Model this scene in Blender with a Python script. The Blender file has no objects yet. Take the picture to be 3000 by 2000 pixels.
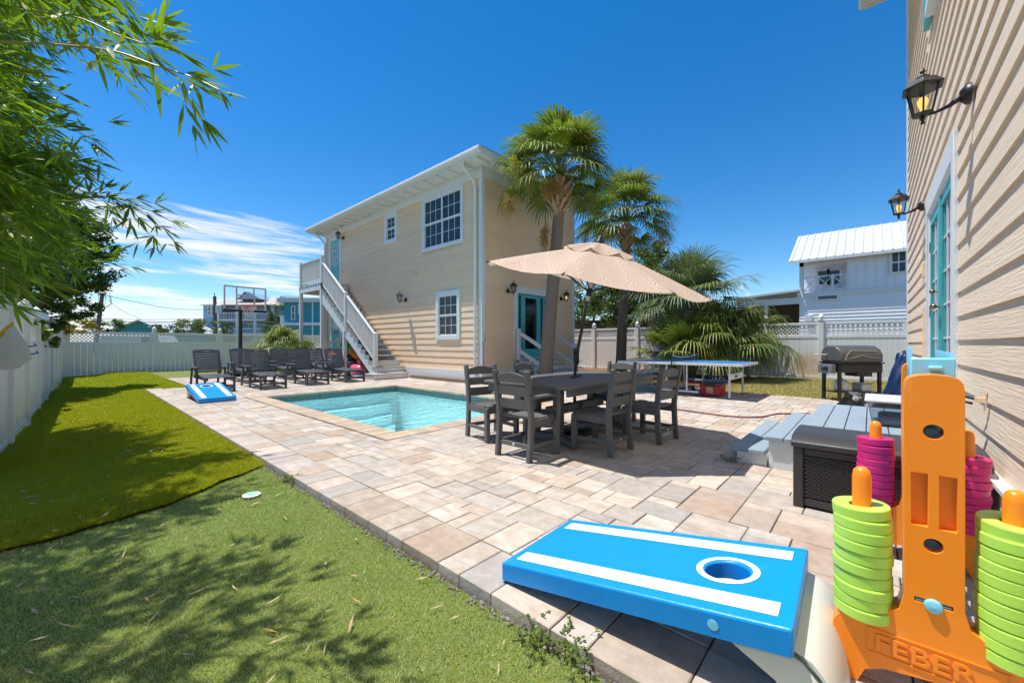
import bpy, bmesh, math, random
import numpy as np
from mathutils import Vector, Matrix
random.seed(7); RNG = np.random.default_rng(7)
R = math.radians
S = bpy.context.scene
COL = S.collection

# ------------------------------------------------------------------ camera, world, sun, exposure
FPX, CXP, HYP, CAMH, AZ = 1166.7, 1500.0, 1008.0, 1.15, R(42)
cam = bpy.data.cameras.new('camera'); camo = bpy.data.objects.new('camera', cam); COL.objects.link(camo)
camo.location = (0, 0, CAMH); camo.rotation_euler = (R(90), 0, AZ - R(90))
cam.sensor_width = 36.0; cam.lens = FPX / 3000 * 36; cam.shift_y = (HYP - 1000) / 3000
cam.clip_start = 0.05; cam.clip_end = 3000
S.camera = camo
SUN = Vector((-0.175, 0.31, 1.0)).normalized()
sl = bpy.data.lights.new('sun', 'SUN'); sl.energy = 3.3; sl.angle = R(0.53); sl.color = (1.0, 0.955, 0.88)
so = bpy.data.objects.new('sun', sl); COL.objects.link(so)
so.rotation_euler = SUN.to_track_quat('Z', 'Y').to_euler(); so.location = (0, 0, 30)
S.view_settings.view_transform = 'Standard'; S.view_settings.look = 'None'
S.view_settings.gamma = 1.0; S.view_settings.exposure = 0.88
S.render.resolution_x = 1024; S.render.resolution_y = 682

W = bpy.data.worlds.new('World'); S.world = W; W.use_nodes = True
def world():
    nt = W.node_tree; N = nt.nodes; L = nt.links; N.clear()
    out = N.new('ShaderNodeOutputWorld'); bg = N.new('ShaderNodeBackground'); bg.inputs['Strength'].default_value = 0.112
    sky = N.new('ShaderNodeTexSky'); sky.sky_type = 'NISHITA'; sky.sun_disc = False
    sky.sun_elevation = math.asin(SUN.z); sky.sun_rotation = math.atan2(SUN.x, SUN.y)
    sky.air_density = 1.0; sky.dust_density = 0.05; sky.ozone_density = 4.0; sky.altitude = 0
    hs = N.new('ShaderNodeHueSaturation'); hs.inputs['Saturation'].default_value = 1.36; hs.inputs['Value'].default_value = 0.81
    L.new(sky.outputs[0], hs.inputs['Color'])
    tc = N.new('ShaderNodeTexCoord'); sep = N.new('ShaderNodeSeparateXYZ'); L.new(tc.outputs['Generated'], sep.inputs[0])
    def m(op, a, b=None, clamp=False):
        n = N.new('ShaderNodeMath'); n.operation = op; n.use_clamp = clamp
        for i, v in enumerate((a, b)):
            if v is None: continue
            if isinstance(v, (int, float)): n.inputs[i].default_value = v
            else: L.new(v, n.inputs[i])
        return n.outputs[0]
    def ss(v, a, b):
        n = N.new('ShaderNodeMapRange'); n.interpolation_type = 'SMOOTHSTEP'
        L.new(v, n.inputs[0]); n.inputs[1].default_value = a; n.inputs[2].default_value = b
        return n.outputs[0]
    X, Y, Z = sep.outputs
    zz = m('ADD', m('MAXIMUM', Z, 0.0), 0.06)
    px = m('DIVIDE', X, zz); py = m('DIVIDE', Y, zz)
    cb = N.new('ShaderNodeCombineXYZ'); L.new(px, cb.inputs[0]); L.new(py, cb.inputs[1])
    mp = N.new('ShaderNodeMapping'); mp.inputs['Rotation'].default_value = (0, 0, R(20)); mp.inputs['Scale'].default_value = (0.34, 0.80, 1)
    mp.inputs['Location'].default_value = (2.3, 0.7, 0.0)
    L.new(cb.outputs[0], mp.inputs[0])
    n1 = N.new('ShaderNodeTexNoise'); n1.inputs['Scale'].default_value = 1.5; n1.inputs['Detail'].default_value = 12; n1.inputs['Roughness'].default_value = 0.64
    n1.inputs['Distortion'].default_value = 0.5; L.new(mp.outputs[0], n1.inputs['Vector'])
    # a bank of thin cirrus lies low towards the north (the +Y side), thinning with height and towards the east
    along = m('ADD', m('MULTIPLY', Y, 0.995), m('MULTIPLY', X, -0.10))
    az = ss(along, 0.70, 0.93)
    bank = m('MULTIPLY', ss(m('MULTIPLY', Z, -1.0), -0.37, -0.21), az)
    thr = m('SUBTRACT', 0.84, m('MULTIPLY', bank, 0.43))
    d = m('SUBTRACT', n1.outputs['Fac'], thr)
    mask = ss(d, 0.0, 0.17)
    low = m('MULTIPLY', ss(m('MULTIPLY', Z, -1.0), -0.10, 0.0), m('MULTIPLY', az, 0.72))
    mask = m('MAXIMUM', m('MULTIPLY', mask, 0.92), low)
    # small cumulus tufts near the horizon
    n2 = N.new('ShaderNodeTexNoise'); n2.inputs['Scale'].default_value = 14; n2.inputs['Detail'].default_value = 6
    L.new(tc.outputs['Generated'], n2.inputs['Vector'])
    tuft = m('MULTIPLY', ss(n2.outputs['Fac'], 0.60, 0.68), ss(m('ABSOLUTE', m('SUBTRACT', Z, 0.125)), 0.06, 0.0))
    mask = m('MAXIMUM', mask, m('MULTIPLY', tuft, 0.85))
    mix = N.new('ShaderNodeMix'); mix.data_type = 'RGBA'
    L.new(mask, mix.inputs['Factor']); L.new(hs.outputs[0], mix.inputs['A']); mix.inputs['B'].default_value = (4.9, 5.05, 5.25, 1)
    L.new(mix.outputs['Result'], bg.inputs['Color']); L.new(bg.outputs[0], out.inputs[0])
world()

# ------------------------------------------------------------------ pixel helpers (photo pixels, 3000 x 2000)
FW = (math.cos(AZ), math.sin(AZ)); RT = (math.sin(AZ), -math.cos(AZ))
def ray(px):
    u = (px - CXP) / FPX
    return FW[0] + u * RT[0], FW[1] + u * RT[1]
def onG(px, py, z=0.0):
    d = FPX * (CAMH - z) / (py - HYP); r = ray(px); return Vector((d * r[0], d * r[1], z))
def onX(px, py, X):
    r = ray(px); d = X / r[0]; return Vector((X, d * r[1], CAMH - (py - HYP) * d / FPX))
def onY(px, py, Y):
    r = ray(px); d = Y / r[1]; return Vector((d * r[0], Y, CAMH - (py - HYP) * d / FPX))
def atD(px, py, d):
    r = ray(px); return Vector((d * r[0], d * r[1], CAMH - (py - HYP) * d / FPX))

# ------------------------------------------------------------------ mesh helpers
class MB:
    def __init__(s, T=None): s.v = []; s.f = []; s.T = T; s.sm = False
    def add(s, vs, fs):
        b = len(s.v)
        s.v += [tuple(s.T(*p)) if s.T else tuple(p) for p in vs]
        s.f += [tuple(b + i for i in f) for f in fs]
        return s
    def box(s, a, b):
        (x0, y0, z0), (x1, y1, z1) = a, b
        return s.add([(x0,y0,z0),(x1,y0,z0),(x1,y1,z0),(x0,y1,z0),(x0,y0,z1),(x1,y0,z1),(x1,y1,z1),(x0,y1,z1)],
                     [(0,3,2,1),(4,5,6,7),(0,1,5,4),(1,2,6,5),(2,3,7,6),(3,0,4,7)])
    def bar(s, p, q, w, h, up=(0, 0, 1)):
        p = Vector(p); q = Vector(q); d = (q - p).normalized(); u = Vector(up)
        if abs(d.dot(u)) > .98: u = Vector((1, 0, 0))
        a = d.cross(u).normalized() * w / 2; b = a.cross(d).normalized() * h / 2
        vs = [p-a-b, p+a-b, p+a+b, p-a+b, q-a-b, q+a-b, q+a+b, q-a+b]
        return s.add(vs, [(0,1,2,3),(7,6,5,4),(0,4,5,1),(1,5,6,2),(2,6,7,3),(3,7,4,0)])
    def tube(s, pts, rad, n=8, cap=True):
        pts = [Vector(p) for p in pts]
        if not isinstance(rad, (list, tuple)): rad = [rad] * len(pts)
        vs = []; fs = []; ref = None
        for i, p in enumerate(pts):
            t = (pts[min(i+1, len(pts)-1)] - pts[max(i-1, 0)]).normalized()
            if ref is None: ref = Vector((0,0,1)) if abs(t.z) < .9 else Vector((1,0,0))
            a = t.cross(ref).normalized(); b = a.cross(t).normalized(); ref = b
            for k in range(n):
                an = 2 * math.pi * k / n
                vs.append(p + (a * math.cos(an) + b * math.sin(an)) * rad[i])
        for i in range(len(pts) - 1):
            for k in range(n):
                fs.append((i*n+k, i*n+(k+1) % n, (i+1)*n+(k+1) % n, (i+1)*n+k))
        if cap:
            fs.append(tuple(range(n-1, -1, -1))); fs.append(tuple((len(pts)-1)*n + k for k in range(n)))
        return s.add(vs, fs)
    def lathe(s, prof, c=(0, 0, 0), n=16, axis='z', close=False):
        vs = []; fs = []; m = len(prof)
        for (r, h) in prof:
            for k in range(n):
                an = 2 * math.pi * k / n; x, y = r * math.cos(an), r * math.sin(an)
                p = (x, y, h) if axis == 'z' else ((h, x, y) if axis == 'x' else (x, h, y))
                vs.append((c[0]+p[0], c[1]+p[1], c[2]+p[2]))
        for i in range(m if close else m - 1):
            j = (i + 1) % m
            for k in range(n): fs.append((i*n+k, i*n+(k+1) % n, j*n+(k+1) % n, j*n+k))
        if not close:
            if prof[0][0] > 1e-5: fs.append(tuple(range(n-1, -1, -1)))
            if prof[-1][0] > 1e-5: fs.append(tuple((m-1)*n + k for k in range(n)))
        return s.add(vs, fs)
    def prism(s, poly, a, b, f):
        n = len(poly)
        vs = [f(x, y, a) for x, y in poly] + [f(x, y, b) for x, y in poly]
        fs = [tuple(range(n-1, -1, -1)), tuple(range(n, 2*n))] + [(i, (i+1) % n, n+(i+1) % n, n+i) for i in range(n)]
        return s.add(vs, fs)
    def obj(s, name, mat, parent=None, smooth=False, bevel=0, seg=2, norm=True):
        off = Vector(parent['_o']) if parent is not None and '_o' in parent else Vector((0, 0, 0))
        me = bpy.data.meshes.new(name)
        me.from_pydata([tuple(Vector(v) - off) for v in s.v], [], s.f)
        if norm:
            bm = bmesh.new(); bm.from_mesh(me); bmesh.ops.remove_doubles(bm, verts=bm.verts, dist=1e-6)
            bmesh.ops.recalc_face_normals(bm, faces=bm.faces); bm.to_mesh(me); bm.free()
        return link(name, me, mat, parent, smooth, bevel, seg)
def link(name, me, mat, parent=None, smooth=False, bevel=0, seg=2):
    if mat is not None and not me.materials: me.materials.append(mat)
    if smooth: me.polygons.foreach_set('use_smooth', [True] * len(me.polygons))
    o = bpy.data.objects.new(name, me); COL.objects.link(o)
    if parent is not None: o.parent = parent
    if bevel:
        b = o.modifiers.new('bevel', 'BEVEL'); b.width = bevel; b.segments = seg; b.limit_method = 'ANGLE'; b.angle_limit = R(40)
        if not smooth: me.polygons.foreach_set('use_smooth', [True] * len(me.polygons)); me.set_sharp_from_angle(angle=R(35))
    elif smooth: me.set_sharp_from_angle(angle=R(50))
    return o
def npmesh(name, V, F, mat, parent=None, smooth=False, off=None):
    me = bpy.data.meshes.new(name); V = np.asarray(V, dtype=np.float32); F = np.asarray(F, dtype=np.int32)
    if off is not None: V = V - np.asarray(off, dtype=np.float32)
    k = F.shape[1]; me.vertices.add(len(V)); me.vertices.foreach_set('co', V.ravel())
    me.loops.add(F.size); me.loops.foreach_set('vertex_index', F.ravel())
    me.polygons.add(len(F)); me.polygons.foreach_set('loop_start', np.arange(0, F.size, k, dtype=np.int32))
    me.update(calc_edges=True)
    o = link(name, me, mat, parent)
    if smooth: me.polygons.foreach_set('use_smooth', np.ones(len(F), dtype=bool))
    return o
def tag(o, label, cat, group=None, kind=None):
    o['label'] = label
    if cat: o['category'] = cat
    if group: o['group'] = group
    if kind: o['kind'] = kind
    return o
def struct(o, label=None):
    o['kind'] = 'structure'
    if label: o['label'] = label
    return o
def thing(name, loc, label, cat, group=None):
    o = bpy.data.objects.new(name, None); COL.objects.link(o); o.location = loc; o['_o'] = tuple(loc); o.empty_display_size = .1
    return tag(o, label, cat, group)
def dup(root, loc, rz=0, label=None, parent=None):
    r = root.copy(); COL.objects.link(r)
    if parent is not None: r.parent = parent
    else:
        r.location = loc; r.rotation_euler = (0, 0, rz)
    if label: r['label'] = label
    for ch in root.children: dup(ch, None, parent=r)
    return r
def place(o, loc, rz=0):
    o.location = loc; o.rotation_euler = (0, 0, rz); return o
def copyobj(o, loc=None, parent=None, rot=None):
    c = o.copy(); COL.objects.link(c)
    if parent is not None: c.parent = parent
    if loc is not None: c.location = loc
    if rot is not None: c.rotation_euler = rot
    return c
def text_mesh(txt, size, depth, T, name, mat, parent, bold=0.0, sx=1.0):
    cu = bpy.data.curves.new('t', 'FONT'); cu.body = txt; cu.size = size; cu.extrude = depth; cu.offset = bold
    to = bpy.data.objects.new('t', cu); COL.objects.link(to); dg = bpy.context.evaluated_depsgraph_get()
    me = bpy.data.meshes.new_from_object(to.evaluated_get(dg)); bpy.data.objects.remove(to)
    off = Vector(parent['_o']) if '_o' in parent else Vector((0, 0, 0))
    for v in me.vertices: v.co = Vector(T(v.co.x * sx, v.co.y, v.co.z)) - off
    return link(name, me, mat, parent)

# ------------------------------------------------------------------ materials
MATS = {}
class NG:
    def __init__(s, name):
        s.m = bpy.data.materials.new(name); s.m.use_nodes = True; s.t = s.m.node_tree; s.N = s.t.nodes; s.L = s.t.links
        s.N.clear(); s.out = s.N.new('ShaderNodeOutputMaterial')
    def n(s, t, ins=None, **kw):
        x = s.N.new('ShaderNode' + t)
        for k, v in kw.items(): setattr(x, k, v)
        for k, v in (ins or {}).items():
            i = x.inputs[k]
            if isinstance(v, bpy.types.NodeSocket): s.L.new(v, i)
            else: i.default_value = v
        return x
    def math(s, op, a, b=0.0, clamp=False): return s.n('Math', {0: a, 1: b}, operation=op, use_clamp=clamp).outputs[0]
    def mix(s, f, a, b, blend='MIX'):
        x = s.N.new('ShaderNodeMix'); x.data_type = 'RGBA'; x.blend_type = blend
        for i, v in (('Factor', f), ('A', a), ('B', b)):
            k = x.inputs[0] if i == 'Factor' else [q for q in x.inputs if q.name == i and q.type == 'RGBA'][0]
            if isinstance(v, (int, float)): k.default_value = v
            elif isinstance(v, tuple): k.default_value = v if len(v) == 4 else (*v, 1)
            else: s.L.new(v, k)
        return [q for q in x.outputs if q.type == 'RGBA'][0]
    def noise(s, vec, scale, detail=4, rough=.55, dist=0):
        return s.n('TexNoise', {'Vector': vec, 'Scale': scale, 'Detail': detail, 'Roughness': rough, 'Distortion': dist}).outputs['Fac']
    def ramp(s, f, a, b, lo=0.0, hi=1.0):
        return s.n('MapRange', {0: f, 1: a, 2: b, 3: lo, 4: hi}, interpolation_type='SMOOTHSTEP').outputs[0]
    def vec(s, scale=(1, 1, 1), world=False, rot=(0, 0, 0)):
        if world: v = s.n('NewGeometry').outputs['Position']
        else: v = s.n('TexCoord').outputs['Object']
        return s.n('Mapping', {'Vector': v, 'Scale': scale, 'Rotation': rot}).outputs[0]
    def bump(s, h, dist, strength=1.0): return s.n('Bump', {'Height': h, 'Distance': dist, 'Strength': strength}).outputs[0]
    def pbr(s, col, rough=.5, metal=0.0, normal=None, spec=.5, trans=0.0, coat=0.0):
        p = s.N.new('ShaderNodeBsdfPrincipled')
        for k, v in (('Base Color', col), ('Roughness', rough), ('Metallic', metal), ('Specular IOR Level', spec), ('Transmission Weight', trans), ('Coat Weight', coat)):
            if isinstance(v, tuple): p.inputs[k].default_value = v if len(v) == 4 else (*v, 1)
            elif isinstance(v, (int, float)): p.inputs[k].default_value = v
            else: s.L.new(v, p.inputs[k])
        if normal is not None: s.L.new(normal, p.inputs['Normal'])
        return p.outputs[0]
    def done(s, sh): s.L.new(sh, s.out.inputs[0]); return s.m
def sc(c, k): return tuple(min(1, x * k) for x in c)
def mat(name, col, rough=.5, var=.12, vs=3.0, bump=0.0, bs=60.0, metal=0.0, stretch=(1, 1, 1), col2=None, c2=(.5, .7), spec=.5, world=True, rnd=.0, coat=0.0):
    if name in MATS: return MATS[name]
    g = NG(name); v = g.vec(stretch, world)
    f = g.noise(v, vs, 6, .6)
    c = g.mix(f, sc(col, 1 - var), sc(col, 1 + var))
    if rnd:
        r = g.n('ObjectInfo').outputs['Random']; r2 = g.n('NewGeometry').outputs['Random Per Island']
        q = g.math('FRACT', g.math('ADD', r, r2))
        c = g.mix(1.0, c, g.mix(q, (1-rnd, 1-rnd, 1-rnd), (1, 1, 1)), 'MULTIPLY')
    if col2:
        f2 = g.ramp(g.noise(v, vs * 2.3, 8, .65), c2[0], c2[1]); c = g.mix(f2, c, col2)
    ro = g.math('ADD', g.math('MULTIPLY', g.noise(v, vs * 5, 4), .2), rough - .1)
    nm = g.bump(g.noise(v, bs, 5, .6), bump) if bump else None
    MATS[name] = g.done(g.pbr(c, ro, metal, nm, spec, coat=coat)); return MATS[name]
def leafmat(name, a, b, trans=.35, rough=.45, dry=None, dryf=.9):
    g = NG(name); r = g.n('NewGeometry').outputs['Random Per Island']
    v = g.vec((1, 1, 1), True)
    f = g.math('ADD', g.math('MULTIPLY', r, .6), g.math('MULTIPLY', g.noise(v, 1.7, 3), .5))
    c = g.mix(f, a, b)
    if dry: c = g.mix(g.ramp(g.math('FRACT', g.math('MULTIPLY', r, 17.3)), dryf, dryf + .05), c, dry)
    p = g.pbr(c, rough, spec=.45)
    t = g.n('BsdfTranslucent', {'Color': g.mix(1.0, c, (1.0, 1.25, .5), 'MULTIPLY')}).outputs[0]
    MATS[name] = g.done(g.n('MixShader', {0: trans, 1: p, 2: t}).outputs[0]); return MATS[name]
def emis(name, col, st):
    g = NG(name); return g.done(g.n('Emission', {'Color': (*col, 1), 'Strength': st}).outputs[0])
def glass(name, tint=(.9, .95, .97), refl=.12, rough=.02):
    g = NG(name); fc = g.n('LayerWeight', {'Blend': .5}).outputs['Facing']
    f = g.math('ADD', g.math('MULTIPLY', g.math('POWER', fc, 5.0), .9), .04 + refl * .2, True)
    return g.done(g.n('MixShader', {0: f, 1: g.n('BsdfTransparent', {'Color': (*tint, 1)}).outputs[0], 2: g.n('BsdfGlossy', {'Roughness': rough}).outputs[0]}).outputs[0])

def siding_mat(name, col):
    g = NG(name); geo = g.n('NewGeometry').outputs['Position']
    v = g.vec((1.2, 1.2, 38), True)
    gr = g.noise(v, 1.6, 5, .6, 1.2)
    blot = g.noise(g.vec((1, 1, 1), True), 1.3, 5)
    r = g.n('ObjectInfo').outputs['Random']
    c = g.mix(blot, sc(col, .93), sc(col, 1.06)); c = g.mix(1.0, c, g.mix(r, (.95, .95, .94), (1.0, 1.0, 1.0)), 'MULTIPLY')
    dirt = g.ramp(g.noise(g.vec((3, 3, .6), True), 2.0, 6, .7), .62, .85, 0, .25)
    c = g.mix(dirt, c, (.34, .27, .19))
    return g.done(g.pbr(c, .62, 0, g.bump(gr, .006), .35))
M = {}
M['siding'] = siding_mat('beige_lap_siding', (.88, .64, .425))
M['siding2'] = siding_mat('pale_beige_lap_siding', (.82, .665, .50))
M['white'] = mat('white_trim_paint', (.74, .75, .74), .45, .05, 4, .002, 90, col2=(.55, .54, .50), c2=(.68, .9))
M['vinyl'] = mat('white_vinyl', (.77, .77, .745), .38, .04, 2, col2=(.60, .60, .55), c2=(.66, .9))
M['whitewood'] = mat('weathered_white_paint', (.70, .70, .68), .55, .07, 5, .004, 70, col2=(.42, .38, .32), c2=(.66, .8))
M['greywood'] = mat('weathered_grey_tread', (.40, .38, .35), .7, .16, 4, .006, 60, stretch=(1, 6, 6), col2=(.22, .2, .17), c2=(.58, .8))
M['teal'] = mat('teal_door_paint', (.085, .46, .48), .38, .06, 3, .001, 80)
M['charcoal'] = mat('charcoal_poly_lumber', (.125, .123, .124), .5, .16, 6, .002, 120, stretch=(1, 1, 1), spec=.4)
M['charcoal2'] = mat('dark_slate_poly_lumber', (.078, .083, .095), .5, .16, 6, .002, 120, spec=.4)
M['black'] = mat('black_metal', (.012, .012, .013), .38, .2, 8, .001, 200)
M['blackplastic'] = mat('black_plastic', (.02, .019, .019), .5, .2, 8, .001, 120)
M['brown'] = mat('bronze_pole', (.05, .038, .03), .4, .15, 6)
M['alu'] = mat('painted_aluminium', (.62, .62, .60), .35, .08, 6, col2=(.35, .25, .18), c2=(.72, .9))
M['orange'] = mat('orange_plastic', (.98, .27, .012), .36, .06, 4, .0004, 140, spec=.5, col2=(.98, .37, .08), c2=(.58, .75))
M['blueboard'] = mat('blue_plastic', (.004, .27, .76), .34, .05, 3, .0008, 160, col2=(.02, .33, .80), c2=(.6, .75))
M['whiteplastic'] = mat('white_plastic', (.80, .80, .80), .38, .03, 3)
M['translucent_white'] = mat('milky_plastic', (.66, .645, .60), .35, .05, 2)
M['lime'] = mat('lime_plastic', (.45, .74, .10), .42, .05, 4, .0006, 140)
M['magenta'] = mat('magenta_plastic', (.60, .014, .165), .42, .08, 4, .0006, 140)
M['lightblue'] = mat('light_blue_plastic', (.22, .60, .80), .35, .03, 3)
M['bluegrey'] = mat('blue_grey_deck_paint', (.27, .345, .41), .58, .12, 3, .004, 60, stretch=(1, 9, 9), col2=(.42, .47, .50), c2=(.55, .85))
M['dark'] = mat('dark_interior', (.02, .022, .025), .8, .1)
M['rust'] = mat('rusty_steel', (.25, .11, .05), .7, .3, 8)
M['glass'] = glass('window_glass', (.42, .52, .58), .05)
M['clear'] = glass('clear_acrylic', (.93, .95, .97), .05)
M['lampglass'] = glass('lantern_glass', (.85, .82, .75), .1, .1)
M['bulb'] = emis('warm_bulb', (1.0, .55, .14), 1.1)
M['bulb_off'] = mat('frosted_bulb', (.7, .68, .6), .4, .02)
M['blind'] = mat('blind_slats', (.20, .22, .22), .6, .04)
M['concrete'] = mat('concrete', (.36, .33, .28), .85, .15, 5, .004, 40)
M['roof'] = mat('asphalt_shingle', (.16, .145, .13), .85, .25, 6, .01, 30)
M['brass'] = mat('aged_brass', (.30, .24, .15), .3, .1, 9, metal=1.0)
# ================================================================== SETTING: ground, patio, pool, turf
HX, HY0, HX1, HY1 = 8.02, 8.40, 12.82, 18.88        # guest house footprint
WY = -0.57                                           # wall plane of the near house (faces +Y)
PX0, PX1, PY0, PY1 = 2.86, 6.14, 4.62, 9.90          # pool, inner edge of coping
FX, FY = 16.3, 23.5                                  # right fence plane, back fence plane
def lfx(y): return -.49 + .0257 * (y - 11.45)        # left fence line
def zt(x, y):
    t = np.clip((1.3 - x) / 1.7, 0, 1); s = np.clip((y - 3.0) / 5.0, 0, 1); s = s * s * (3 - 2 * s)
    return -.05 - .15 * t * s - .02 * t + (.050 * np.sin(x * 3.2 + .5 + y * .25) * np.sin(y * 1.05 + .2) + .014 * np.sin(x * 2.3 + y * .9)) * s * np.clip((1.25 - x) / .5, 0, 1)

M['ground'] = mat('dry_soil', (.20, .165, .11), .95, .3, .6, .02, 12, col2=(.10, .12, .04), c2=(.45, .6))
g = MB()
def sheet(x0, y0, x1, y1, z): g.add([(x0,y0,z),(x1,y0,z),(x1,y1,z),(x0,y1,z)], [(0,1,2,3)])
B = 1500
sheet(-B, -B, 2.6, B, -.28); sheet(6.4, -B, B, B, -.28); sheet(2.6, -B, 6.4, 4.4, -.28); sheet(2.6, 10.1, 6.4, B, -.28)
struct(g.obj('ground', M['ground'], norm=False))

# --- paver material
def paver_mat():
    g = NG('tumbled_concrete_paver'); info = g.n('ObjectInfo').outputs['Random']; isl = g.n('NewGeometry').outputs['Random Per Island']
    r = g.math('FRACT', g.math('ADD', g.math('MULTIPLY', info, 7.31), isl)); r2 = g.math('FRACT', g.math('MULTIPLY', r, 13.7))
    v = g.vec((1, 1, 1), True)
    streak = g.noise(g.n('Mapping', {'Vector': v, 'Scale': (5.0, 1.6, 1)}).outputs[0], 2.1, 6, .6, .6)
    streak = g.ramp(streak, .30, .72)
    warm = g.mix(r, (.48, .41, .35), (.51, .415, .335)); pale = g.mix(r, (.60, .565, .525), (.58, .515, .45)); grey = (.44, .415, .395)
    c = g.mix(streak, warm, pale); c = g.mix(g.ramp(r2, .45, .90, 0, .85), c, grey); c = g.mix(1.0, c, g.mix(g.math('FRACT', g.math('MULTIPLY', r, 29.3)), (.84, .83, .82), (1.08, 1.07, 1.06)), 'MULTIPLY')
    c = g.mix(g.ramp(g.math('FRACT', g.math('MULTIPLY', r, 5.1)), .74, .95, 0, .6), c, (.38, .27, .195))
    bl = g.noise(v, 9, 8, .7); c = g.mix(1.0, c, g.mix(g.ramp(bl, .3, .7), (.80, .78, .76), (1.05, 1.04, 1.02)), 'MULTIPLY')
    sp = g.noise(v, 160, 3, .7); c = g.mix(g.ramp(sp, .58, .75, 0, .5), c, sc((.62, .56, .49), .55))
    st = g.ramp(g.noise(v, 1.1, 7, .7), .58, .75, 0, .35); c = g.mix(st, c, (.36, .30, .25))
    h = g.math('ADD', g.math('MULTIPLY', sp, .4), g.noise(v, 45, 6, .65))
    return g.done(g.pbr(c, .86, 0, g.bump(h, .004), .3))
M['paver'] = paver_mat()
M['sand'] = mat('joint_sand', (.065, .055, .045), .95, .3, 20, .01, 60)
M['coping'] = mat('travertine_coping', (.52, .40, .285), .75, .22, 4, .004, 50, stretch=(1, 1, 1), col2=(.30, .22, .16), c2=(.60, .8), rnd=.28)

patio = bpy.data.objects.new('patio', None); COL.objects.link(patio); patio['_o'] = (0, 0, 0)
struct(patio, 'pale beige and grey mixed size paver patio around the pool')
U = .113
def allowed(x, y):
    if x < 1.62 and y < 13.75: return False
    if x < 2.1 and y >= 13.75: return False
    if y > 13.6 and x < 2.15 + (y - 13.7) * .02: return False
    if y > 17.6 or y < WY + .02: return False
    if PX0 - .30 < x < PX1 + .30 and PY0 - .30 < y < PY1 + .30: return False
    if x > HX - .06 and y > HY0 - 2.0 and y > 7.2: return False
    if x > 11.2 or (x > 10.62 and y < 2.3): return False
    if x > 8.0 and y > 6.2 : return False
    return True
nx, ny = int(10.2 / U), int(18.4 / U); OX, OY = 1.62, -.56
ok = np.zeros((nx, ny), bool)
for i in range(nx):
    for j in range(ny): ok[i, j] = allowed(OX + (i + .5) * U, OY + (j + .5) * U)
free = ok.copy(); pav = []
sizes = [(3, 2), (2, 2), (2, 3), (2, 1), (3, 2), (2, 2), (3, 3), (1, 2), (2, 3)]
rr = random.Random(3)
for j in range(ny):
    for i in range(nx):
        if not free[i, j]: continue
        cand = sizes[:]; rr.shuffle(cand); cand += [(2, 2), (2, 1), (1, 2), (1, 1)]
        for (a, b) in cand:
            if i + a <= nx and j + b <= ny and free[i:i+a, j:j+b].all():
                free[i:i+a, j:j+b] = False; pav.append((OX + i*U, OY + j*U, a*U, b*U)); break
y = -.56
while y < 13.6:                                        # border course along the turf
    h = rr.choice((.226, .226, .339, .17)); pav.append((1.30, y, .32, h)); y += h
def paver_geo(x, y, w, h, z, e=.004, gap=.0033):
    x0, y0, x1, y1 = x + gap, y + gap, x + w - gap, y + h - gap
    vs = [(x0,y0,-.07),(x1,y0,-.07),(x1,y1,-.07),(x0,y1,-.07),(x0,y0,z-e),(x1,y0,z-e),(x1,y1,z-e),(x0,y1,z-e),(x0+e,y0+e,z),(x1-e,y0+e,z),(x1-e,y1-e,z),(x0+e,y1-e,z)]
    fs = [(0,1,5,4),(1,2,6,5),(2,3,7,6),(3,0,4,7),(4,5,9,8),(5,6,10,9),(6,7,11,10),(7,4,8,11),(8,9,10,11)]
    return vs, fs
def proj_area(p):
    cx, cy = p[0] + p[2]/2, p[1] + p[3]/2; d = cx*FW[0] + cy*FW[1]; s = cx*RT[0] + cy*RT[1]
    if d < .8 or abs(s / d) > 1.32 or CAMH / d > .9: return 0
    return p[2] * p[3] / d ** 3
pav.sort(key=proj_area, reverse=True)
cache = {}; rest = MB()
for k, p in enumerate(pav):
    z = rr.uniform(-.0025, .0025)
    if k < 300:
        key = (round(p[2], 3), round(p[3], 3))
        if key not in cache:
            me = bpy.data.meshes.new('paver'); vs, fs = paver_geo(0, 0, p[2], p[3], 0); me.from_pydata(vs, [], fs); me.materials.append(M['paver']); cache[key] = me
        o = bpy.data.objects.new('paver', cache[key]); COL.objects.link(o); o.parent = patio
        o.location = (p[0], p[1], z); o.rotation_euler = (rr.uniform(-.004, .004), rr.uniform(-.004, .004), 0)
    else: rest.add(*paver_geo(*p, z))
o = rest.obj('far_pavers', M['paver'], patio, norm=False); o['kind'] = 'stuff'
bed = MB()
for i in range(nx):                                     # joint sand under the field, run-length per column
    j = 0
    while j < ny:
        if ok[i, j]:
            k = j
            while k < ny and ok[i, k]: k += 1
            x0, y0, y1 = OX + i*U, OY + j*U, OY + k*U
            bed.add([(x0,y0,-.011),(x0+U,y0,-.011),(x0+U,y1,-.011),(x0,y1,-.011)], [(0,1,2,3)]); j = k
        else: j += 1
bed.add([(1.305,-.56,-.011),(1.62,-.56,-.011),(1.62,13.6,-.011),(1.305,13.6,-.011)], [(0,1,2,3)])
bed.obj('joint_sand', M['sand'], patio, norm=False)

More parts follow.
